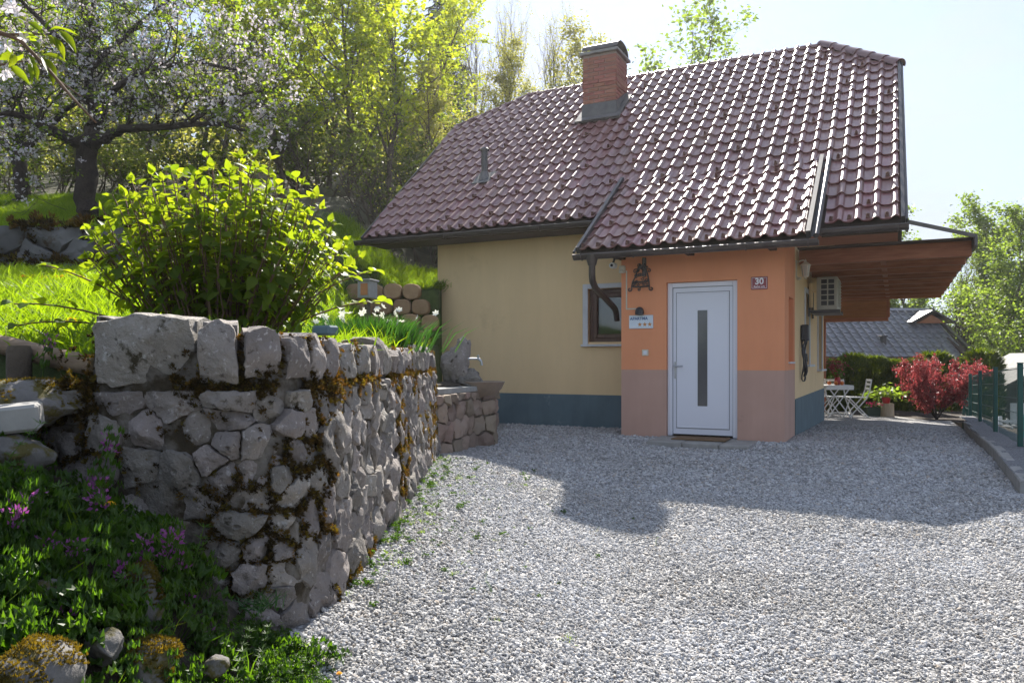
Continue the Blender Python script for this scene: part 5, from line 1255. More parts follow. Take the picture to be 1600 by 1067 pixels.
place(k2, 'apple_tree', 'smaller apple tree at the left edge behind the old one', 'apple tree', A2, R(26))

# ---- wood behind: individual trees
kinds = dict(m1=K_maple(1), m2=K_maple(2, 9.5, 480, 8, .19, spread=.58), m3=K_maple(3, 11., 450, 8, .20, nl=17), b1=K_bare(4), b2=K_bare(5, 12.), f1=K_maple(6, 10.5, 620, 8, .16, 'fresh', spread=.6, nl=16), w1=K_maple(7, 8., 900, 10, .11, 'willow', r0=.10, tf=.08, spread=.5, nl=16), c1=K_conifer(8))
def hz_(X, Y): return float(h_hill(X, Y) if Y >= 18.5 else h_lawn(X, Y))-.1
KH = dict(m1=10.3, m2=9.8, m3=11.3, b1=14.2, b2=15., f1=10.9, w1=8.3, c1=14.)
def tr_(k, px, Y, label, sc=1., rz=0., name='maple_tree', cat='tree', group=None, dz=0., top=None):
    X = (px-800)/1200*Y
    if top is not None: sc = (CAM[2]+(563-top)/1200*Y-hz_(X, Y)-dz)/KH[k]
    return place(kinds[k], name, label, cat, cw(X, Y, hz_(X, Y)+dz), rz, sc, group)
G1 = 'young trees of the wood behind the garden'
tr_('m1', 545, 21., 'slim yellow-green tree whose trunk stands right of the leafy bush', .70, .3)
tr_('m2', 438, 19.5, 'brown-trunked young tree behind the middle of the leafy bush', .60, 1.9)
tr_('m3', 612, 19.2, 'yellow-leaved tree standing left of the house eave', .62, 3.3)
tr_('m1', 515, 25., 'pale thin tree between the two slim trunks', .70, 4.4)
tr_('m2', 350, 22., 'yellow-green tree behind the right side of the old apple tree', .74, 5.2)
tr_('m3', 650, 27., 'yellow-leaved tree rising just left of the upper roof end', .72, .9, top=30)
tr_('f1', 250, 24., 'fresh green tree behind the old apple tree', .70, 2.2)
for (px, Y, k, sc, rz), lab in zip(((60, 25, 'm2', .9, 1.), (-20, 23, 'f1', .75, 3.), (150, 28, 'm1', .9, 2.), (310, 29, 'f1', .9, 5.)), ('yellow-green tree seen between the two apple trees', 'green tree at the left edge behind the small apple tree', 'yellow-green tree directly above the fork of the old apple tree', 'green tree high above the right limb of the old apple tree')): tr_(k, px, Y, lab, sc, rz, group='trees crowded behind the apple trees', top=-30)
for (px, Y, k, sc, rz), lab in zip(((430, 30, 'm3', .86, 1.), (585, 31, 'm1', .92, 2.6), (480, 36, 'f1', 1.0, 4.), (650, 36, 'm2', .95, 5.)), ('yellow-leaved tree high on the slope above the middle of the bush', 'yellow-leaved tree high on the slope left of the roof', 'green tree farthest up the slope above the bush', 'yellow-leaved tree far up the slope below the conifer')): tr_(k, px, Y, lab, sc, rz, group='leafy trees high on the slope', top=-25)
tr_('w1', 690, 23., 'pale willow-like tree beside the left slope of the roof', .6, 1.2, 'willow_tree', top=130)
tr_('w1', 775, 28., 'pale willow-like tree left of the chimney', .86, 4.2, 'willow_tree', top=90)
tr_('b1', 800, 34., 'nearly bare tree with fine upright twigs left of the chimney', 1.0, .2, 'bare_tree', top=0)
tr_('b2', 860, 36., 'nearly bare tall tree directly behind the chimney', .98, 2.2, 'bare_tree', top=25)
tr_('b1', 745, 38., 'thin bare tree between the conifer and the chimney', 1.0, 4.1, 'bare_tree', top=-15)
tr_('f1', 965, 42., 'leafy green tree showing above the ridge right of the chimney', .92, 4.54, 'leafy_tree', top=105)
tr_('w1', 905, 36., 'yellowish tree directly left of the chimney top', 1.02, 2.4, 'leafy_tree', top=95)
tr_('c1', 690, 40., 'dark conifer towering at the top of the picture', 1.05, .5, 'conifer_tree', top=-70)
tr_('c1', 590, 44., 'dark conifer half hidden behind yellow leaves', 1.0, 2.5, 'conifer_tree', top=-30)
# understory
sh = [K_shrub(21, 2.2, 1500), K_shrub(22, 1.8, 1300), K_shrub(23, 2.5, 1600)]
lab = 'dark green shrub in the shade at the edge of the wood'
ru = np.random.default_rng(31)
for k, (px, Y) in enumerate(((200, 19.5), (270, 20.5), (330, 19.2), (470, 22.4), (620, 22.), (670, 21.), (90, 21.5), (20, 22.5), (150, 23.), (500, 19.8), (640, 18.6), (480, 25.), (672, 19.6), (712, 24.))):
    X = (px-800)/1200*Y; place(sh[k % 3], 'shrub', lab, 'shrub', cw(X, Y, hz_(X, Y)), ru.uniform(0, 6), ru.uniform(.85, 1.35), 'shrubs at the edge of the wood')
kb = K_shrub(24, 2.3, 260, 'willow', .06, 10)
for k, (px, Y, lb) in enumerate(((605, 16.6, 'leafless twiggy shrub left of the house eave'), (668, 17.2, 'leafless twiggy shrub against the house corner'))):
    X = (px-800)/1200*Y; place(kb, 'twiggy_shrub', lb, 'shrub', cw(X, Y, hz_(X, Y)), k*2.)
# far wood as one mass, coloured pale to imitate bright hazy light
rw = np.random.default_rng(77); n = 26000; Yw = rw.uniform(33, 66, n); pxw = rw.uniform(-260, 800, n); Xw = (pxw-800)/1200*Yw; zb_ = h_hill(Xw, Yw); top = 5.5*sstep(1.0, -9, Xw)*(1+.35*fbm(Xw*.22, Yw*.22, o=3)); zw = zb_+np.maximum(top, .3)*rw.random(n)**.65
kk = fbm(Xw*.5, Yw*.5, zw*.6, 3) > -.35; wx, wy = camw(Xw, Yw); pos = np.stack([wx, wy, zw], -1)[kk]; n = len(pos)
o = obj('woodland', np_mesh('woodland', *leaf_quads(pos, rw.normal(size=(n, 3)), rw.normal(size=(n, 3))+[0, 0, .8], rw.uniform(.35, .6, n), rw.uniform(.22, .4, n), .15), M['willow'])); o['kind'] = 'stuff'
# ---- hydrangea bush on top of the wall
HB = cw(-1.66, 4.45, 1.18)
rh = np.random.default_rng(42); paths = []; lp = []
for k in range(210):
    a_ = rh.uniform(0, 6.283); q_ = math.sqrt(rh.random()); tx = .76*q_*math.cos(a_); ty = .58*q_*math.sin(a_); bx, by = tx*.5, ty*.6; h = 1.03*math.sqrt(max(.16, 1-.72*q_**3.2))*rh.uniform(.68, 1.06)
    p0 = np.array([bx*.75, by*.75, -.05]); p3 = np.array([tx, ty, h]); mid = p0*.5+p3*.5+np.array([bx*.15, by*.15, .08]); t = np.linspace(0, 1, 8)[:, None]; pts = (1-t)**2*p0+2*t*(1-t)*mid+t*t*p3; pts += rh.normal(size=pts.shape)*.008; paths.append((pts, np.linspace(.006, .0028, 8)))
    for j in range(9):                                       # opposite pairs, biggest near the tip
        f = 1-.095*j-.02*rh.random(); 
        if f < .16 or (j > 6 and rh.random() < .3): continue
        x = f*7; i = min(int(x), 6); b0 = pts[i]+(pts[i+1]-pts[i])*(x-i); ax = unit(pts[i+1]-pts[i]); az = j*math.pi/2+k
        for s in (0, math.pi):
            side = unit(np.cross(ax, [math.cos(az+s), math.sin(az+s), .2])); rise = .75 if j == 0 else .30 if j == 1 else .05-.05*j*.5; d = unit(side+ax*rise+np.array([0, 0, -.10*(j > 1)])+rh.normal(size=3)*.14); lp.append((b0+d*.012, d, unit(ax+rh.normal(size=3)*.25), (.054 if j == 0 else .072)*rh.uniform(.55, 1.35)))
        if j == 0: lp.append((b0, unit(ax+rh.normal(size=3)*.2), unit(np.cross(ax, rh.normal(size=3))), .06*rh.uniform(.7, 1.2)))
# long low branches reaching left over the lawn
for k, (tx, ty, h) in enumerate(((-1.0, -.35, .22), (-.95, -.15, .45), (-.88, -.5, .10), (.90, -.3, .40), (.92, -.1, .25))):
    t = np.linspace(0, 1, 8)[:, None]; p0 = np.array([tx*.2, ty*.3, 0]); p3 = np.array([tx, ty, h]); pts = (1-t)**2*p0+2*t*(1-t)*(p0*.4+p3*.6+[0, 0, .12])+t*t*p3; paths.append((pts, np.linspace(.007, .0035, 8)))
    for j in range(5):
        f = 1-.10*j; x = f*7; i = min(int(x), 6); b0 = pts[i]+(pts[i+1]-pts[i])*(x-i); ax = unit(pts[i+1]-pts[i])
        for s in (-1, 1): d = unit(np.cross(ax, [0, 0, 1.])*s+ax*.4+[0, 0, .2]+rh.normal(size=3)*.2); lp.append((b0, d, np.array([0, 0, 1.])+rh.normal(size=3)*.3, .085*rh.uniform(.7, 1.2)))
HT = thing('hydrangea_bush', 'big leafy green bush growing on top of the stone wall', 'bush', tuple(HB), R(26.565))
obj('stems', np_mesh('stems', *tubes_np(paths, 6), M['twig'], True), HT)
def big_leaf(seed, L=1., W=.62, droop=.22, fold=.10):
    r = np.random.default_rng(seed); n = 6; t = np.linspace(0, 1, n+1); w = W*.5*np.sin(np.pi*t**.72)**.85*(1+.0*t); w[0] = .015; w[-1] = .0
    x = t*L; z = -droop*L*t**2+.03; vs = []
    for k in range(n+1):
        for s in (-1, 0, 1): vs.append((x[k], s*w[k], z[k]+abs(s)*fold*w[k]*2+.018*math.sin(k*2.1+s)*abs(s)))
    fs = []
    for k in range(n):
        for s in (0, 1): a = k*3+s; fs.append((a, a+1, a+4, a+3))
    return np.array(vs), fs
BL = []
for k in range(5):
    v, f = big_leaf(k, 1., .60+.03*k, .12+.06*k, .08+.03*k); me = bpy.data.meshes.new('leaf'); me.from_pydata([tuple(p) for p in v], [], f); me.materials.append(M['hyd']); me.polygons.foreach_set('use_smooth', [True]*len(f)); BL.append((v, f, me))
Rz = np.array(Matrix.Rotation(R(26.565), 3, 'Z'))
def leafframe(d, nr): 
    d = unit(d); y = unit(np.cross(nr, d)); z = np.cross(d, y); return np.stack([d, y, z], 1)
order = sorted(range(len(lp)), key=lambda i: -(lp[i][0][2]*1.0-lp[i][0][1]*.9)); vis = set(order[:296]); rv = []; rf = []; o_ = 0
for i, (b0, d, nr, L) in enumerate(lp):
    F_ = leafframe(d, nr); k = i % 5
    if i in vis:
        m4 = Matrix.Identity(4)
        for a_ in range(3):
            for c_ in range(3): m4[a_][c_] = float(F_[a_, c_]*L)
            m4[a_][3] = float(b0[a_])
        obj('leaf', BL[k][2], HT, M=m4)
    else:
        v = BL[k][0]*L@F_.T+b0; rv.append(v); rf += [tuple(q_+o_ for q_ in f_) for f_ in BL[k][1]]; o_ += len(v)
me = np_mesh('leaves', np.concatenate(rv), np.array(rf), M['hyd_i'], True); o = obj('leaves', me, HT); o['kind'] = 'stuff'
o = MB().box(-.06, .06, -.04, .04, 0, .05, .01).build('plant_trough', M['plinth'], None, loc=tuple(P(508, 524, 3.95))); tag(o, 'small blue-grey trough half hidden under the bush on the wall', 'trough')
# ---- narcissus clump
r = np.random.default_rng(6); NT = thing('narcissus_clump', 'clump of green narcissus blades with white flowers on the wall top', 'narcissus', tuple(cw(-1.22, 6.5, 1.17)), R(26.565)); n = 1500
b0 = np.stack([r.normal(size=n)*.20, r.normal(size=n)*.18, np.zeros(n)], -1); d = unit(np.stack([b0[:, 0]*.9+r.normal(size=n)*.15, b0[:, 1]*.9+r.normal(size=n)*.15, np.full(n, 1.)], -1)); L = r.uniform(.22, .40, n); sd = unit(np.cross(d, r.normal(size=(n, 3)))); w = .005
tip = b0+d*L[:, None]+np.stack([d[:, 0]*.10, d[:, 1]*.10, -L*.15], -1); m1 = b0+d*L[:, None]*.6
v = np.stack([b0-sd*w, b0+sd*w, m1+sd*w, m1-sd*w, tip], 1).reshape(-1, 3); k = np.arange(n)[:, None]*5; f = np.concatenate([k+[0, 1, 2], k+[0, 2, 3], k+[3, 2, 4]], 1).reshape(-1, 3)
ob = obj('blades', np_mesh('blades', v, f, M['daff']), NT); ob['kind'] = 'stuff'
def flower_mesh(name, mt, n=6, R_=.03, cup=.4, centre=None):
    b = MB()
    for k in range(n):
        a = 2*math.pi*k/n; c, s = math.cos(a), math.sin(a); b.add([(0, 0, 0), (R_*.6*c-R_*.3*s, R_*.6*s+R_*.3*c, R_*cup*.5), (R_*c, R_*s, R_*cup), (R_*.6*c+R_*.3*s, R_*.6*s-R_*.3*c, R_*cup*.5)], [(0, 1, 2, 3)])
    return b.mesh(name, mt)
fm = flower_mesh('flower', M['petalw'])
for k in range(26):
    px, py = r.normal()*.30, r.normal()*.2; o = obj('flower', fm, NT, loc=(px, py-.05, .27+r.random()*.12-abs(px)*.12)); o.rotation_euler = (1.0+r.normal()*.5, r.normal()*.4, r.uniform(0, 6)); o.scale = (1.1,)*3
# little house-shaped box among the leaves
t = thing('bird_box', 'small grey box with an orange front on a post behind the bush', 'box', tuple(P(574, 500, 8.6)), R(10))
b = MB(); b.box(-.07, .075, -.10, .10, .24, .43, .005); b.box(-.085, .09, -.12, .12, .43, .45, .004); b.build('case', M['concrete'], t)
b = MB(); b.box(-.03, .055, -.108, -.098, .27, .40, .003); b.build('front', M['clap'], t); b = MB(); b.box(-.025, .025, -.025, .025, -.5, .24); b.build('post', M['bark2'], t)

# ---- lawn grass: instanced tufts
def grass_tuft(seed, n=34, h=.09, rad=.07, w=.0035, mt='grass', lean=.5):
    r = np.random.default_rng(seed); b0 = np.stack([r.normal(size=n)*rad, r.normal(size=n)*rad, np.zeros(n)], -1); d = unit(np.stack([r.normal(size=n)*lean, r.normal(size=n)*lean, np.ones(n)], -1)); L = h*r.uniform(.5, 1.25, n); sd = unit(np.cross(d, r.normal(size=(n, 3))))
    m1 = b0+d*L[:, None]*.55; tip = b0+d*L[:, None]+np.stack([d[:, 0]*L*.5, d[:, 1]*L*.5, -L*.12], -1); v = np.stack([b0-sd*w, b0+sd*w, m1+sd*w*.8, m1-sd*w*.8, tip], 1).reshape(-1, 3); k = np.arange(n)[:, None]*5
    return np_mesh('grass_tuft', v, np.concatenate([k+[0, 1, 2], k+[0, 2, 3], k+[3, 2, 4]], 1).reshape(-1, 3), M[mt])
GT = [grass_tuft(k) for k in range(3)]+[grass_tuft(9, 22, .12, .09), grass_tuft(10, 30, .06, .09)]
r = np.random.default_rng(15)
def strew(name, regions, protos, seed, smin=.8, smax=1.4, zf=h_lawn, wts=None, kindf=None):
    pts = []
    for (p0, p1, Y0, Y1, n) in regions:
        Y = np.sqrt(r.uniform(Y0**2, Y1**2, n)) if Y0 > 0 else r.uniform(Y0, Y1, n); px = r.uniform(p0, p1, n); X = (px-800)/1200*Y; k = (X < lawn_xmax(Y)-.02) & ~((X < -1.68) & (Y < log_y(X)+.04)); X, Y = X[k], Y[k]; kk_ = (X > -1.7) | (Y > log_y(X)+.30); X, Y = X[kk_], Y[kk_]; wx, wy = camw(X, Y); pts.append(np.stack([wx, wy, zf(X, Y)-.005], -1))
    pts = np.concatenate(pts); n = len(pts); return scatter(name, pts, np.stack([r.normal(size=n)*.12, r.normal(size=n)*.12, r.uniform(0, 6.28, n)], -1), r.uniform(smin, smax, n), protos, r.choice(len(protos), n, p=wts), None)
strew('grass', [(-120, 260, 3.2, 10.2, 12000), (-140, 260, 10.5, 18.2, 7000), (520, 700, 13.6, 15.6, 2600), (260, 640, 3.6, 13, 3000)], GT, 1, .8, 1.5, h_lawn)
# dandelions in the lawn
db = MB(); 
for ring, (rr, z) in enumerate(((.022, 0), (.017, .006), (.010, .010))):
    for k in range(11):
        a = 2*math.pi*k/11+ring; c, s = math.cos(a), math.sin(a); db.add([(0, 0, z), (rr*.8*c-.004*s, rr*.8*s+.004*c, z+.002), (rr*c, rr*s, z), (rr*.8*c+.004*s, rr*.8*s-.004*c, z+.002)], [(0, 1, 2, 3)])
DM = db.mesh('flower', M['yellowfl']); sb = MB(); sb.tube([(0, 0, -.11), (.004, .002, -.05), (0, 0, 0)], .0025, 5); SM = sb.mesh('stalk', M['weed2'])
for px, py, Y in ((37, 447, 7.6), (53, 445, 7.8), (66, 455, 7.3), (69, 450, 7.5), (88, 459, 7.1), (98, 462, 7.0), (127, 463, 6.9), (217, 452, 7.3), (46, 452, 7.4), (112, 514, 4.6)):
    X = (px-800)/1200*Y; t = thing('dandelion', 'yellow dandelion flower standing in the lower lawn', 'dandelion', tuple(cw(X, Y, float(h_lawn(X, Y))+.12)), 0, 'dandelions in the lower lawn'); t.scale = (1.6,)*3; obj('flower', DM, t); obj('stalk', SM, t)

# ---- weeds on the bank in front of the wall
def weed_nettle(seed, flower=False, h=.20, lw=.042):
    r = np.random.default_rng(seed); pos = []; dr = []; nr = []; L = []; st = [(np.array([[0, 0, -.02], [r.normal()*.012, r.normal()*.012, h*.5], [r.normal()*.02, r.normal()*.02, h]]), [.003, .0026, .0018])]
    for k in range(6):
        z = h*(.15+.84*k/5)
        for s in (0, math.pi):
            a = k*math.pi/2+s+r.normal()*.2; pos.append((0, 0, z)); dr.append((math.cos(a), math.sin(a), .1+.1*k/5-.1)); nr.append((0, 0, 1)); L.append(lw*(1.15-.55*k/5)*r.uniform(.8, 1.2))
    pos, dr, nr, L = map(np.array, (pos, dr, nr, L)); V = []; F = []; o = 0
    for p, d, n_, l in zip(pos, dr, nr, L):
        v, f = big_leaf(seed, l, l*.82, .25, .12); fr = leafframe(d, n_); v = v@fr.T+p+unit(d)*.012; V.append(v); F += [tuple(i+o for i in q_) for q_ in f]; o += len(v)
    return np.concatenate(V), np.array(F), st
def mk(name, V, F, st, mt, extra=None):
    sv, sf = tubes_np(st, 5); me = bpy.data.meshes.new(name); vs = [tuple(p) for p in np.concatenate([V, sv])]; fs = [tuple(f) for f in F]+[tuple(f+len(V)) for f in sf]; mi = [0]*len(fs); me.materials.append(M[mt])
    if extra: ev, ef, em = extra; o = len(vs); vs += [tuple(p) for p in ev]; fs += [tuple(i+o for i in f) for f in ef]; mi += [1]*len(ef); me.materials.append(em)
    me.from_pydata(vs, [], fs); me.polygons.foreach_set('material_index', mi); me.update(); return me
def purple_top(seed, h):
    r = np.random.default_rng(seed); n = 26; pos = np.stack([r.normal(size=n)*.013, r.normal(size=n)*.013, h-.055+r.random(n)*.06], -1); d = np.stack([pos[:, 0]*40, pos[:, 1]*40, r.uniform(.2, 1.2, n)], -1); return leaf_quads(pos, d, r.normal(size=(n, 3)), r.uniform(.012, .022, n), r.uniform(.008, .014, n), .3)
def cleavers(seed, h=.26):
    r = np.random.default_rng(seed); bend = r.normal(size=2)*.08; z = np.linspace(0, h, 7); sp = np.stack([bend[0]*(z/h)**2, bend[1]*(z/h)**2, z], -1); pos = []; dr = []
    for k in range(1, 7):
        for j in range(7): a = j*2*math.pi/7+k; pos.append(sp[k]); dr.append((math.cos(a), math.sin(a), .35))
    v, f = leaf_quads(pos, dr, np.tile([0, 0, 1.], (len(pos), 1)), r.uniform(.026, .042, len(pos)), .0075, .15); return v, np.concatenate([f, f[:, 2:]], 1) if False else f, [(sp, np.linspace(.002, .0012, 7))]
def ivy(seed, n=12, rad=.08, l=.05):
    r = np.random.default_rng(seed); V = []; F = []; o = 0; st = []
    for k in range(n):
        a = r.uniform(0, 6.28); p = np.array([math.cos(a)*rad*r.random(), math.sin(a)*rad*r.random(), r.uniform(.03, .10)]); d = np.array([math.cos(a), math.sin(a), r.normal()*.2]); v, f = big_leaf(seed+k, l*r.uniform(.6, 1.3), l*.85, .2, .1); v = v@leafframe(d, [r.normal()*.3, r.normal()*.3, 1]).T+p; V.append(v); F += [tuple(i+o for i in q_) for q_ in f]; o += len(v); st.append((np.array([[p[0]*.3, p[1]*.3, -.01], p*.6, p]), [.0018, .0015, .0012]))
    return np.concatenate(V), np.array(F), st
W_ = []
for k in range(3): V, F, st = weed_nettle(50+k, h=.15+.05*k); W_.append(mk('weed', V, F, st, 'weed'))
for k in range(3): V, F, st = ivy(60+k); W_.append(mk('weed', V, F, st, 'weed'))
for k in range(3): V, F, st = cleavers(70+k, .16+.06*k); W_.append(mk('weed', V, F, st, 'weed2'))
W_.append(grass_tuft(80, 16, .17, .05, .004, 'weed2', .6)); W_.append(grass_tuft(81, 10, .22, .04, .005, 'grass', .7))
def bank_ok(X, Y): 
    s_ = np.linspace(0, WP.S, 300); wx_, wy_, _, _ = WP.at(s_); front = np.interp(X, wx_[:140], wy_[:140]); return (Y < front-.10) | (X < -1.95)
n = 2700; X = r.uniform(-3.6, -.62, n); Y = r.uniform(1.0, 3.3, n); k = bank_ok(X, Y) & (X > -1.05*Y*.75-.9) & ~((X > -.80) & (r.random(n) < .55)); X, Y = X[k], Y[k]; n = len(X); wx, wy = camw(X, Y)
zz = np.maximum(h_bank(X, Y), g_drive(wx, wy)-.005); low = X > -1.05; pid = np.where(low, r.choice(len(W_), n, p=[.10, .08, .04, .16, .16, .14, .10, .08, .04, .06, .04]), r.choice(len(W_), n, p=[.12, .10, .06, .19, .19, .18, .05, .04, .02, .03, .02])); sc = np.where(low, r.uniform(.4, .75, n), r.uniform(.55, 1.0, n))
pxp = 800+1200*X/Y; pyp = 563-1200*(zz+.15*sc-1.1)/Y; bnd = np.interp(pyp, [560, 640, 700, 740, 800, 870, 930, 980, 1000], [0, 30, 80, 225, 258, 300, 345, 420, 570])
dd = np.hypot(X, Y); kk = (dd > 1.55) & (pxp < bnd+25*r.random(n)) & ~((pxp < 150) & (pyp < 735) & (r.random(n) < .8)); scatter('ground_cover', np.stack([wx, wy, zz-.01], -1)[kk], np.stack([r.normal(size=n)*.22, r.normal(size=n)*.22, r.uniform(0, 6.28, n)], -1)[kk], sc[kk], W_, pid[kk])
# a carpet of creeping weeds where bank and gravel meet, and sparse seedlings in the gravel
pts = []
for _ in range(900):
    px = r.uniform(300, 545); py = r.uniform(960, 1085); lim = 455+(py-960)*.75
    if px > lim and r.random() < .93: continue
    Yy = 1.0*1200/(py-563+20); pts.append(cw((px-800)/1200*Yy, Yy, 0))
for _ in range(260):
    t_ = r.uniform(1.25, WP.S-.2); x_, y_, nx_, ny_ = WP.at(t_); o_ = abs(r.normal())*.16*(1 if r.random() < .75 else 4)+.05; pts.append(cw(float(x_+nx_*o_), float(y_+ny_*o_), 0))
for _ in range(7): pts.append(cw(r.uniform(-.6, 1.2), r.uniform(3, 8), 0))
nb_ = len(pts)
for _ in range(420): pts.append(cw(-.72+abs(r.normal())*.45, r.uniform(3.8, 8.2), 0))
pts = np.array([(p.x, p.y, float(g_drive(p.x, p.y))-.004) for p in pts]); n = len(pts); LW = [W_[3], W_[4], W_[6], GT[4], GT[0]]
scatter('seedlings', pts, np.stack([r.normal(size=n)*.2, r.normal(size=n)*.2, r.uniform(0, 6.28, n)], -1), np.where(np.arange(n) < nb_, r.uniform(.15, .38, n), r.uniform(.06, .16, n)), LW, r.integers(0, 5, n))
# purple dead-nettles and yellow dandelions one can count
lab = 'purple flowering dead-nettle among the weeds in front of the wall'
NM = []
for k in range(3): h = .17+.03*k; V, F, st = weed_nettle(90+k, h=h, lw=.036); ev, ef = purple_top(k, h); NM.append(mk('plant', V, F, st, 'weed', (ev, ef, M['purple'])))
for k, (px, py, Y) in enumerate(((18, 790, 2.15), (8, 812, 2.1), (100, 880, 2.15), (92, 835, 2.2), (238, 878, 2.35), (258, 852, 2.4), (278, 868, 2.42), (272, 845, 2.42), (243, 868, 2.33), (155, 682, 2.62), (150, 765, 2.5), (196, 792, 2.45), (183, 922, 2.2), (282, 945, 2.45), (95, 985, 1.95), (308, 985, 2.4), (270, 880, 2.38), (30, 800, 2.2), (68, 525, 3.3), (178, 900, 2.2))):
    p = P(px, py, Y); X, Yc = wc(p.x, p.y); t = thing('dead_nettle', lab, 'wildflower', (p.x, p.y, p.z-.17), k*1.7, 'dead-nettles on the bank'); t.rotation_euler = (r.normal()*.15, r.normal()*.15, k*1.7); t.scale = (1.0,)*3; obj('plant', NM[k % 3], t)
for px, py, Y, lb in ((172, 788, 2.45, 'bright yellow dandelion among the weeds in front of the wall'), (255, 818, 2.5, 'small yellow flower beside the purple dead-nettles at the wall'), (530, 1052, 2.42, 'tiny yellow flower in the gravel at the bottom of the wall')):
    p = P(px, py, Y); t = thing('dandelion', lb, 'dandelion', tuple(p)); t.scale = (.85 if py == 788 else .5,)*3; obj('flower', DM, t); obj('stalk', SM, t)
# fern-like tuft in the wall
o = obj('grass_tuft', grass_tuft(95, 60, .075, .03, .003, 'daff', .9), None, loc=tuple(P(402, 952, 2.72))); tag(o, 'dark green tuft growing from a joint low in the stone wall', 'plant')
# ---- apple branch hanging into the top left corner
FB = thing('apple_branch', 'sunlit apple branch with blossom hanging into the top left corner', 'branch', tuple(P(-30, 20, 2.0)))
f0 = FB.location; b = MB()
def q2(px, py, Y=1.9): return P(px, py, Y)-f0
b.tube([q2(-40, 20), q2(0, 52), q2(30, 62), q2(75, 108), q2(112, 152, 1.88), q2(150, 192, 1.86)], [.007, .006, .005, .004, .0035, .002], 7); b.tube([q2(-20, 55), q2(30, 54), q2(70, 54)], [.004, .003, .002], 6); b.tube([q2(-30, 104), q2(0, 102), q2(36, 96)], [.004, .003, .002], 6); b.tube([q2(90, 125), q2(128, 152)], [.002, .001], 5)
b.build('twig', M['twig'], FB, True)
r = np.random.default_rng(3); lm = []
for k in range(3):
    v, f = big_leaf(k+3, 1., .40, .25, .22); me = bpy.data.meshes.new('leaf'); me.from_pydata([tuple(p) for p in v], [], f); me.materials.append(M['hyd']); me.polygons.foreach_set('use_smooth', [True]*len(f)); lm.append(me)
Fx = np.array([U[0], D[0], 0.]); Fz = np.array([0, 0, 1.]); Fy = np.array([U[1], D[1], 0.])
for k, (px, py, ang, l) in enumerate(((8, 18, 20, .06), (20, 40, 60, .05), (24, 30, -10, .05), (36, 34, 170, .045), (44, 36, -30, .05), (72, 48, 60, .045), (76, 50, 25, .055), (80, 46, 10, .06), (88, 52, -35, .07), (92, 50, -40, .065), (76, 58, -40, .06), (84, 60, -60, .055), (50, 62, -10, .05), (46, 66, -25, .055), (62, 60, 170, .05), (36, 84, -150, .05), (42, 86, -60, .055), (66, 92, -50, .085), (68, 88, -5, .055), (20, 82, -120, .05), (22, 86, -80, .045), (16, 104, -40, .055), (40, 98, -70, .05), (50, 100, -60, .045), (12, 62, -100, .04), (5, 6, 70, .06))):
    a = R(ang); d = Fx*math.cos(a)+Fz*math.sin(a)+Fy*r.normal()*.35; nr = Fz*math.cos(a)-Fx*math.sin(a)+Fy*(-.6+r.normal()*.4); F_ = leafframe(d, nr); m4 = Matrix.Identity(4); p = q2(px, py, 1.9+r.normal()*.02)
    for a_ in range(3):
        for c_ in range(3): m4[a_][c_] = float(F_[a_, c_]*l)
        m4[a_][3] = p[a_]
    obj('leaf', lm[k % 3], FB, M=m4)
bf = flower_mesh('blossom', M['blossom'], 5, .017, .35)
for px, py in ((18, 8), (12, 14), (22, 14), (12, 72), (18, 76), (8, 78), (8, 108), (14, 112), (6, 116), (13, 118), (38, 60), (27, 22)):
    o = obj('blossom', bf, FB, loc=q2(px, py, 1.88+r.normal()*.012)); o.rotation_euler = (1.2+r.normal()*.5, r.normal()*.5, r.uniform(0, 6))
# ------------------------------------------------------------------ garden on the right
# hedge
def K_thuja(seed, H=1.42, R_=.36, n=3600):
    r = np.random.default_rng(seed); z = r.random(n)**.9*H; a = r.uniform(0, 6.28, n); prof = np.where(z > H*.75, np.sqrt(np.maximum(0.03, 1-((z-H*.75)/(H*.28))**2)), .88+.12*np.sin(z*3)); rr = R_*prof*(1-.25*r.random(n)**2)*(1+.15*vnoise(a*2, z*4, seed)); pos = np.stack([rr*np.cos(a), rr*np.sin(a), z], -1); d = np.stack([np.cos(a)*.6+r.normal(size=n)*.35, np.sin(a)*.6+r.normal(size=n)*.35, .8+r.normal(size=n)*.3], -1)
    return Kind([('trunk', np_mesh('trunk', *tubes_np([(np.array([[0, 0, -.1], [0, 0, H*.5], [0, 0, H*.9]]), [.04, .03, .01])], 6), M['bark2'], True)), ('crown', np_mesh('crown', *leaf_quads(pos, d, np.stack([np.cos(a), np.sin(a), 0*a], -1), r.uniform(.09, .16, n), r.uniform(.035, .06, n), .1), M['thuja']))])
TKs = [K_thuja(1), K_thuja(2, 1.36), K_thuja(3, 1.46)]
def gz(p): return float(g_drive(p.x, min(p.y, 9.5)))
for k, (px, sc) in enumerate(((1278, 1.), (1299, 1.), (1333, 1.03), (1366, 1.02), (1398, 1.0), (1432, .95))):
    p = cw((px-800)/1200*20.2, 20.2); place(TKs[k % 3], 'thuja_shrub', ['clipped conifer of the hedge half hidden by the house corner', 'dark clipped conifer of the hedge behind the garden table', 'dark clipped conifer of the hedge behind the folding chair', 'dark clipped conifer of the hedge behind the flower box'][k] if k < 4 else ['dark clipped conifer of the hedge behind the tree stump', 'dark clipped conifer of the hedge behind the red maple'][k-4], 'hedge shrub', (p.x, p.y, -.36), k*1.3, 1.04*sc, 'clipped conifers of the hedge')
p = cw(12.6, 20.6); place(TKs[2], 'thuja_shrub', 'yellow-green conifer shrub behind the right side of the red maple', 'shrub', (p.x, p.y, -.6), .4, 1.30)
p = cw(11.9, 21.6); place(TKs[1], 'thuja_shrub', 'round conifer shrub rising above the red maple', 'shrub', (p.x, p.y, -.6), 2.4, 1.36)
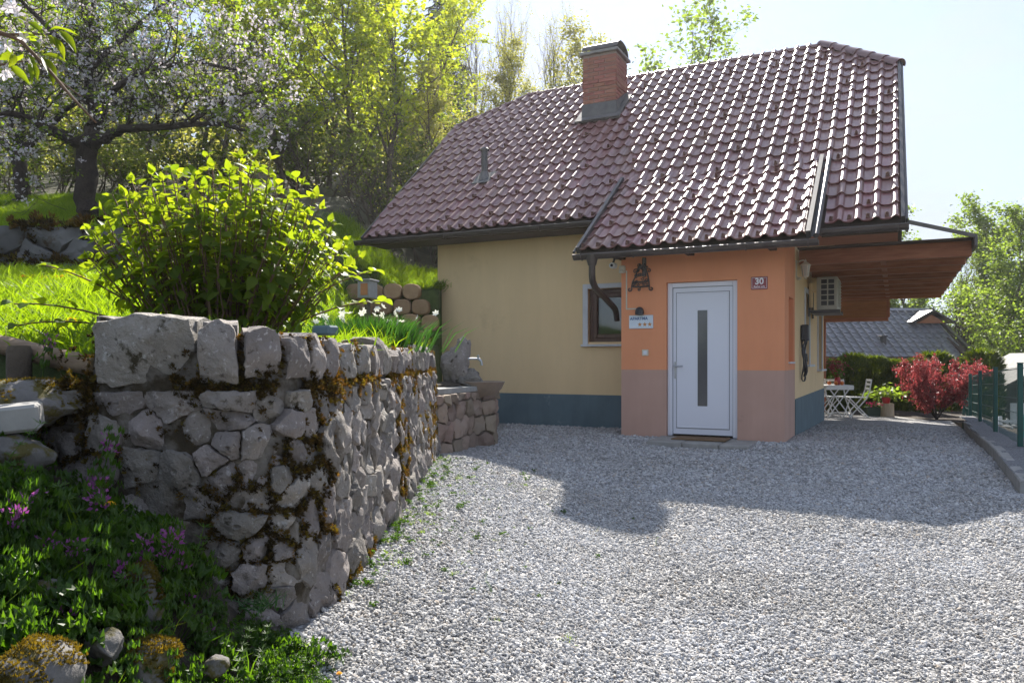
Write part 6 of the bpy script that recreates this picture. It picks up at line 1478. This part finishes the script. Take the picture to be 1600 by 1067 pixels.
# red maple
r = np.random.default_rng(12); paths, T_ = [], []
for k in range(8):
    a = k*2.4; ps, ts = grow(r, r.uniform(1.1, 1.55), .025, .15, 8, 2, .75, .12, .12, (6,), .5); ln = np.array([[1, 0, math.cos(a)*.75], [0, 1, math.sin(a)*.75], [0, 0, .95]]); paths += [(p@ln.T, rr) for p, rr in ps]; T_ += [t@ln.T for t in ts]
p = cw(9.95, 18., 0); p.z = gz(p)-.02
t = thing('red_maple', 'red-leaved Japanese maple shrub beside the fence', 'maple', tuple(p)); t.scale = (.60, .60, .98); obj('trunk', np_mesh('trunk', *tubes_np(paths, 5), M['bark'], True), t); obj('crown', np_mesh('crown', *cluster_leaves(r, T_, 1250, 9, .075, .085, .035, .55, .35), M['redmaple']), t)
# furniture
def folding_chair(name, label, p, rz, group=None):
    t = thing(name, label, 'chair', tuple(p), rz, group); mt = M['white_paint']; sm_ = MB()
    for k in range(6): b = MB(); b.box(-.20, .20, -.21+.072*k, -.155+.072*k, .44, .458, .004); b.build('seat_slat', mt, t)
    for s in (-1, 1):
        b = MB(); b.tube([(s*.19, .22, 0), (s*.19, -.19, .44)], .014, 6); b.build('leg', mt, t)
        b = MB(); b.tube([(s*.215, -.20, 0), (s*.215, .16, .42), (s*.215, .23, .60), (s*.215, .27, .86)], .014, 6); b.build('back_post', mt, t)
    for z, y in ((.64, .235), (.74, .255), (.83, .268)): b = MB(); b.box(-.21, .21, y-.006, y+.006, z-.025, z+.025, .003); b.build('back_slat', mt, t)
    b = MB(); b.tube([(-.19, .17, .055), (.19, .17, .055)], .009, 6); b.tube([(-.215, -.14, .07), (.215, -.14, .07)], .009, 6); b.build('stretcher', mt, t); return t
p = cw((1338-800)/1200*17.4, 17.4); p.z = gz(p); folding_chair('folding_chair', 'white folding chair standing right of the garden table', p, R(-75))
p = cw((1293-800)/1200*17.9, 17.9); p.z = gz(p); folding_chair('folding_chair', 'white folding chair half hidden behind the house corner', p, R(60))
p = cw((1311-800)/1200*17.7, 17.7); p.z = gz(p); folding_chair('folding_chair', 'white folding chair tucked under the garden table', p, R(160))
p = cw((1304-800)/1200*17.1, 17.1); p.z = gz(p); t = thing('garden_table', 'white folding bistro table under the timber bay', 'table', tuple(p), R(26))
for k in range(6): b = MB(); b.box(-.30, .30, -.29+.098*k, -.20+.098*k, .70, .72, .004); b.build('top_slat', M['white_paint'], t)
b = MB(); b.box(-.30, .30, -.30, -.28, .62, .70, .003); b.box(-.30, .30, .285, .305, .62, .70, .003); b.build('apron', M['white_paint'], t)
for s in (-1, 1):
    for q_ in (-1, 1): b = MB(); b.tube([(q_*.26, s*.26, 0), (-q_*.26, s*.26, .70)], .014, 6); b.build('leg', M['white_paint'], t)
tz = p.z+.72
q0 = p+Vector((0, 0, .72)); t = thing('poinsettia', 'red leaved plant in a red vase on the garden table', 'potted plant', tuple(q0+Vector((.06, -.02, 0))))
b = MB(); b.lathe([(.055, 0), (.07, .05), (.06, .14), (.045, .17), (.05, .18)], 12); b.build('vase', M['red'], t, 40)
r = np.random.default_rng(5); n = 90; pos = np.stack([r.normal(size=n)*.11, r.normal(size=n)*.11, .40+r.normal(size=n)*.10], -1); obj('flowers', np_mesh('flowers', *leaf_quads(pos, r.normal(size=(n, 3)), r.normal(size=(n, 3))+[0, 0, 1], .10, .05), M['redmaple']), t)
n = 60; pos = np.stack([r.normal(size=n)*.08, r.normal(size=n)*.08, .24+r.normal(size=n)*.08], -1); obj('leaves', np_mesh('leaves', *leaf_quads(pos, r.normal(size=(n, 3)), r.normal(size=(n, 3))+[0, 0, 1], .10, .05), M['weed']), t)
ob = MB().lathe([(.0, 0), (.025, .005), (.042, .03), (.045, .045), (.042, .06), (.025, .083), (0, .088)], 12).mesh('orange', M['orangefruit'], True)
for k, (dx, dy, lb) in enumerate(((-.10, -.14, 'left orange lying beside the red vase on the table'), (.04, -.17, 'middle orange in front of the red vase on the table'), (.16, -.12, 'right orange beside the red vase on the table'))): tag(obj('orange', ob, None, loc=tuple(q0+Vector((dx, dy, 0)))), lb, 'orange')
# stump with a potted plant, flower box
p = cw((1386-800)/1200*17.9, 17.9); p.z = gz(p); b = MB(); b.lathe([(.165, -.05), (.155, .05), (.148, .22), (.150, .30), (.14, .31), (0, .312)], 18); o = b.build('tree_stump', M['stump'], None, 40, tuple(p)); tag(o, 'pale sawn tree stump used as a plant stand', 'stump')
t = thing('potted_hydrangea', 'leafy green plant in a red pot on the tree stump', 'potted plant', tuple(p+Vector((-.02, 0, .312)))); b = MB(); b.lathe([(.075, 0), (.10, .13), (.105, .14), (.09, .14), (.085, .12), (0, .12)], 14); b.build('pot', M['red'], t, 40)
n = 150; pos = np.stack([r.normal(size=n)*.20, r.normal(size=n)*.18, .28+r.normal(size=n)*.07], -1); pos[:, 2] -= .25*np.abs(pos[:, 0]); d = np.stack([pos[:, 0]*4, pos[:, 1]*4, -.3+r.normal(size=n)*.3], -1); obj('leaves', np_mesh('leaves', *leaf_quads(pos, d+r.normal(size=d.shape)*.4, r.normal(size=(n, 3))*.5+[0, 0, 1], .13, .085), M['fresh']), t)
st_ = [(np.array([[0, 0, .1], pos[k]*.5+[0, 0, .05], pos[k]]), [.005, .004, .003]) for k in range(0, 60, 4)]; obj('stems', np_mesh('stems', *tubes_np(st_, 4), M['weed2'], True), t)
p = cw((1365-800)/1200*18., 18.); p.z = gz(p); t = thing('flower_box', 'dark green flower box with pink and white flowers beside the stump', 'flower box', tuple(p), R(26)); b = MB(); b.box(-.19, .17, -.1, .1, -.02, .22, .006); b.build('box', M['greenbox'], t)
for nm, mt, off, n in (('leaves', 'weed', 0, 90), ('pink_flowers', 'pink', -.03, 40), ('white_flowers', 'petalw', .10, 20)):
    pos = np.stack([off+r.normal(size=n)*.09, -.04+r.normal(size=n)*.05, .25+.02*(nm != 'leaves')+r.normal(size=n)*.03], -1); obj(nm, np_mesh(nm, *leaf_quads(pos, r.normal(size=(n, 3)), r.normal(size=(n, 3))+[0, 0, 1], .06, .045), M[mt]), t)
# green fence: posts and welded mesh
FN = thing('mesh_fence', 'dark green welded mesh fence with square posts along the right side', 'fence', (4.92, .15, 0)); fp = []
for k, y in enumerate((-2.6, .15, 2.9, 5.75, 8.6, 11.4)):
    x = 4.90+.0075*max(0, y)**1.6/1.0*.5+ (0 if y > 0 else 0); z = float(g_drive(4.3, y))*.75+.05-.012*max(0, y); fp.append((x, y, z))
    b = MB(); b.box(x-.03-4.92, x+.03-4.92, y-.03-.15, y+.03-.15, z-.3, z+1.04, .008); b.build('post', M['fence'], FN); b = MB(); b.box(x-.034-4.92, x+.034-4.92, y-.034-.15, y+.034-.15, z+1.04, z+1.06, .008); b.build('post_cap', M['fence'], FN)
for (x0, y0, z0), (x1, y1, z1) in zip(fp[:-1], fp[1:]):
    b = MB(); o_ = Vector((4.92, .15, 0)); dx = .034
    for k in range(6):
        h = .07+.185*k; b.tube([Vector((x0+dx, y0, z0+h))-o_, Vector((x1+dx, y1, z1+h))-o_], .0034, 4, False); b.tube([Vector((x0+dx+.012, y0, z0+h))-o_, Vector((x1+dx+.012, y1, z1+h))-o_], .0034, 4, False)
    m_ = int((y1-y0)/.10)
    for k in range(1, m_):
        f = k/m_; q_ = Vector((x0+(x1-x0)*f+dx+.006, y0+(y1-y0)*f, z0+(z1-z0)*f))-o_; b.tube([q_+Vector((0, 0, .04)), q_+Vector((0, 0, 1.02))], .0026, 4, False)
    b.build('wire_panel', M['fence'], FN)
# neighbour's house: grey tiled roof behind the hedge
NB = thing('neighbour_house', 'dark timber house with grey tiled roof behind the hedge', 'house', tuple(cw(15.7, 30., -.95)), R(26.565+4)); 
b = MB(); b.box(-4.2, 2.6, .3, 6.2, 0, 2.2); b.prism([(2.6, .3, 2.2), (2.6, 6.2, 2.2), (2.6, 3.3, 4.0)], (.2, 0, 0)); b.prism([(-4.0, .3, 2.2), (-4.0, 6.2, 2.2), (-4.0, 3.3, 4.0)], (.2, 0, 0)); b.build('wall', M['darkwood'], NB)
rb = MB(); sl_ = (4.22-1.75)/3.3; b = MB(); b.prism([(-4.6, 0, 1.72), (3.0, 0, 1.72), (2.55, 3.3, 4.19), (-4.6, 3.3, 4.19)], (0, -.06, .09)); b.prism([(-4.6, 3.3, 4.19), (2.55, 3.3, 4.19), (3.0, 6.6, 1.72), (-4.6, 6.6, 1.72)], (0, .06, .09)); nr_ = b.build('roof', M['deck'], NB)
gm = MB(); pr = [(0, .02), (.08, .005), (.16, 0), (.22, .02), (.26, .085), (.31, .075), (.345, .02)]; nn = len(pr); gm.add([(x, 0, h) for x, h in pr]+[(x, .44, h) for x, h in pr]+[(x, 0, h-.07) for x, h in pr], [(i, i+1, nn+i+1, nn+i) for i in range(nn-1)]+[(i, 2*nn+i, 2*nn+i+1, i+1) for i in range(nn-1)]); gmesh = gm.mesh('roof_tile', M['greyroof'])
th2 = math.atan2(4.19-1.72, 3.3); Ls = math.hypot(3.3, 2.47); rr_ = random.Random(4)
for row in range(12):
    for col in range(21):
        x = 2.95-.345*(col+1); t_ = row*.34
        if x+.345 > 3.0-.45*t_/Ls+.06: continue
        a = th2-.085; m4 = Matrix.Translation((x, t_*math.cos(th2)-.02*math.sin(th2), 1.75+t_*math.sin(th2)+.02)) @ Matrix.Rotation(a+rr_.uniform(-.008, .008), 4, 'X'); obj('roof_tile', gmesh, nr_, M=m4)
b = MB(); b.prism([(-4.6, 3.15, 4.20), (-4.6, 3.45, 4.20), (-4.6, 3.3, 4.32)], (-7.2, 0, 0)); b.build('ridge', M['greyroof'], nr_)
b = MB(); strip(b, (3.0, -.05, 1.70), (2.55, 3.3, 4.2), (1, 0, 0), .14, .12); b.build('verge_board', M['flash'], nr_)
b = MB(); b.box(-.6, -.42, 1.2, 1.38, 2.3, 3.0); b.box(-.64, -.38, 1.16, 1.42, 3.0, 3.06, .01); b.build('flue', M['black'], nr_)
# little hipped gablet at the ridge end
b = MB(); b.prism([(1.6, 2.3, 3.62), (2.8, 2.3, 3.62), (2.2, 2.3, 3.98)], (0, -1.2, 0)); b.build('gablet', M['timber'], nr_)
b = MB(); 
for s in (-1, 1): strip(b, (2.2, 2.15, 4.12), (2.2+s*.95, 2.15, 3.62), (0, 1, 0), 1.3, .06)
b.lathe([(.07, 0), (.05, .12), (.02, .18), (0, .30)], 8, (2.2, 2.2, 4.10)); b.build('gablet_roof', M['flash'], nr_)
# hut, white fence and chair in the lower garden
HU = thing('garden_hut', 'dark timber hut with bright roof edge seen through the green fence', 'hut', tuple(cw(15.0, 21.5, -1.25)), R(20))
b = MB(); b.box(-1.3, 2.2, 0, 2.6, 0, 1.55); b.prism([(-1.3, 0, 1.55), (2.2, 0, 1.55), (.45, 0, 2.45)], (0, -.1, 0)); b.build('wall', M['darkwood'], HU)
b = MB(); strip(b, (-1.75, -.35, 1.30), (.45, -.35, 2.52), (0, 1, 0), 3.2, .06); strip(b, (.45, -.35, 2.52), (2.65, -.35, 1.30), (0, 1, 0), 3.2, .06); b.build('roof', M['concrete'], HU)
b = MB(); strip(b, (-1.8, -.38, 1.22), (.45, -.38, 2.46), (0, 1, 0), .03, .14); strip(b, (.45, -.38, 2.46), (2.7, -.38, 1.22), (0, 1, 0), .03, .14); b.build('barge_board', M['darkwood'], HU)
b = MB()
for k in range(4): b.box(-1.0+.75*k, -.55+.75*k, -.03, -.001, .55, 1.15, .01)
b.build('window', M['white_paint'], HU)
RL = thing('white_railing', 'low white railing in front of the dark hut', 'railing', tuple(cw(12.3, 18.6, -1.2)), R(40)); b = MB(); b.box(-.8, 1.9, -.02, .02, .80, .86, .004); b.box(-.8, 1.9, -.02, .02, .2, .25, .004); b.build('rail', M['white_paint'], RL)
pm = MB().box(-.025, .025, -.018, .018, 0, .9, .004).mesh('baluster', M['white_paint'])
for k in range(15): obj('baluster', pm, RL, loc=(-.75+.185*k, 0, 0))
GC = thing('garden_armchair', 'white plastic garden armchair behind the green fence', 'chair', tuple(cw(11.35, 17.6, -1.02)), R(60)); b = MB(); b.box(-.22, .22, -.22, .22, .38, .42, .012); b.build('seat', M['white_paint'], GC); b = MB(); b.box(-.22, .22, .20, .235, .42, .82, .012); b.build('backrest', M['white_paint'], GC)
for x in (-.2, .2):
    for y in (-.2, .2): b = MB(); b.tube([(x, y, .38), (x*1.15, y*1.15, 0)], .022, 6); b.build('leg', M['white_paint'], GC)
    b = MB(); b.box(x-.025, x+.025, -.2, .22, .60, .63, .008); b.box(x-.02, x+.02, -.2, -.16, .42, .60, .005); b.build('armrest', M['white_paint'], GC)
b = MB(); b.box(-.16, .16, -.25, .25, 0, .55, .03); b.box(-.175, .175, -.265, .265, .55, .60, .012); o = b.build('storage_bin', M['turq'], None, 0, tuple(cw(9.05, 13.4, -.45))); tag(o, 'turquoise bin peeping past the nearest fence post', 'bin')
# trees on the right
kr = dict(t1=K_maple(41, 9., 1150, 9, .15, 'fresh', r0=.12, tf=.10, spread=.45, nl=16), t2=K_shrub(42, 4.2, 6500, 'fresh', .12, 14, .28), t3=K_bare(43, 8., 320, 5, .11, 'fresh'))
def rt_(k, px, Y, label, sc, rz, name='leafy_tree', z=-1.35, cat='tree'): place(kr[k], name, label, cat, cw((px-800)/1200*Y, Y, z), rz, sc)
rt_('t1', 1565, 33., 'tall leafy tree at the right edge of the picture', .92, 1.); rt_('t1', 1520, 38., 'upright leafy tree right of the timber canopy', .92, 3.); rt_('t1', 1618, 36., 'leafy tree cut by the right edge', 1.0, 4.4)
rt_('t2', 1560, 33., 'pale green bushy tree behind the red maple', 1.1, .6, 'willow_bush'); rt_('t2', 1515, 40., 'pale green bush right of the grey roof', 1.15, 2.6, 'willow_bush'); rt_('t2', 1640, 29., 'pale green bush at the right edge above the hut', 1., 4.6, 'willow_bush')
rt_('t3', 1500, 34., 'thin half-bare tree between canopy and leafy trees', .75, 2., 'bare_tree'); rt_('t1', 1440, 44., 'leafy tree top showing above the canopy beside the roof', 1.18, 5.)
rt_('t1', 1335, 48., 'leafy tree behind the ridge of the grey roof', .62, 2.); rt_('t1', 1405, 46., 'leafy tree behind the gablet of the grey roof', .60, .5)
rt_('t1', 1700, 44., 'leafy tree beyond the right edge of the lower garden', 1.1, .7); rt_('t2', 1590, 46., 'pale bush far down the lower garden', 1.3, 1.7, 'willow_bush')
# ------------------------------------------------------------------ loose gravel in front
def pebble(seed):
    r = np.random.default_rng(seed); bm = bmesh.new(); bmesh.ops.create_icosphere(bm, subdivisions=1, radius=1.)
    for v in bm.verts: v.co = v.co*(1+r.normal()*.16)
    for v in bm.verts: v.co.z *= .62; v.co.y *= .82
    me = bpy.data.meshes.new('pebble'); bm.to_mesh(me); bm.free(); me.materials.append(M['pebble']); return me
m, nt, N, L, b_ = _new('loose_pebble'); oi = N.new('ShaderNodeObjectInfo'); rp_ = ramp(N, [(0, (.22, .22, .225)), (.25, (.33, .33, .335)), (.6, (.43, .43, .435)), (.88, (.52, .52, .525)), (.94, (.36, .31, .26)), (1., (.62, .62, .62))]); L.new(oi.outputs['Random'], rp_.inputs[0]); gp = N.new('ShaderNodeNewGeometry'); gn_ = noise(N, L, gp.outputs['Position'], .75, 6, .65); gr_ = ramp(N, [(.36, (.86, .84, .80)), (.58, (1, 1, 1))]); L.new(gn_.outputs['Fac'], gr_.inputs[0]); gm_ = N.new('ShaderNodeMix'); gm_.data_type = 'RGBA'; gm_.blend_type = 'MULTIPLY'; gm_.inputs['Factor'].default_value = 1; L.new(rp_.outputs[0], gm_.inputs['A']); L.new(gr_.outputs[0], gm_.inputs['B']); L.new(gm_.outputs['Result'], b_.inputs['Base Color']); b_.inputs['Roughness'].default_value = .9; b_.inputs['Specular IOR Level'].default_value = .25; M['pebble'] = m
PB = [pebble(k) for k in range(7)]; r = np.random.default_rng(99); P_ = []; S_ = []
for Y0, Y1, dens, s0 in ((1.9, 3.4, 7800, .0073), (3.4, 5.2, 5600, .0082), (5.2, 7.5, 3200, .0098), (7.5, 10.5, 1000, .014), (10.5, 14, 420, .016)):
    A = (Y1-Y0)*(2*.85*(Y0+Y1)/2); n = int(A*dens); Y = r.uniform(Y0, Y1, n); X = r.uniform(-1, 1, n)*.85*Y; x_, y_ = camw(X, Y)
    s_ = np.linspace(0, WP.S, 300); wxx, wyy, _, _ = WP.at(s_); edge = np.where(Y < 8.4, np.interp(Y, wyy[100:], wxx[100:])+.0, -.35+(Y-8.4)*.06); edge = np.where(Y < 2.9, -.70-.25*(Y-2.3), edge)
    k = (X > edge) & (x_ < kerb_x(np.clip(y_, -2.6, 6.2))-.01+np.where(y_ < -2.6, 2., 0)) & ~((x_ > -3.9) & (x_ < 0) & (y_ > 1.1)) & ~((x_ > 0) & (x_ < 2.3) & (y_ > -.02)) & ~((x_ > .58) & (x_ < 1.94) & (y_ > -.77)); x_, y_ = x_[k], y_[k]; n = len(x_)
    P_.append(np.stack([x_, y_, g_drive(x_, y_)+r.uniform(-.003, .008, n)], -1)); S_.append(s0*np.exp(r.normal(size=n)*.28))
P_ = np.concatenate(P_); S_ = np.concatenate(S_); n = len(P_)
scatter('gravel', P_, np.stack([r.normal(size=n)*.45, r.normal(size=n)*.45, r.uniform(0, 6.28, n)], -1), S_, PB, r.integers(0, 7, n))
print('pebbles', n)
# ------------------------------------------------------------------ thin volume added to imitate lens glare and lift the shadows
hm = bpy.data.materials.new('lens_glare_veil'); hm.use_nodes = True; hn = hm.node_tree
for n_ in list(hn.nodes): hn.nodes.remove(n_)
ho = hn.nodes.new('ShaderNodeOutputMaterial'); hv = hn.nodes.new('ShaderNodeVolumePrincipled')
hv.inputs['Color'].default_value = (.95, .96, 1, 1); hv.inputs['Density'].default_value = .0005; hv.inputs['Anisotropy'].default_value = .55
hn.links.new(hv.outputs[0], ho.inputs['Volume'])
hb = MB().box(-75, 75, -16, 80, -2.6, 30.).build('glare_veil', hm); hb['kind'] = 'stuff'
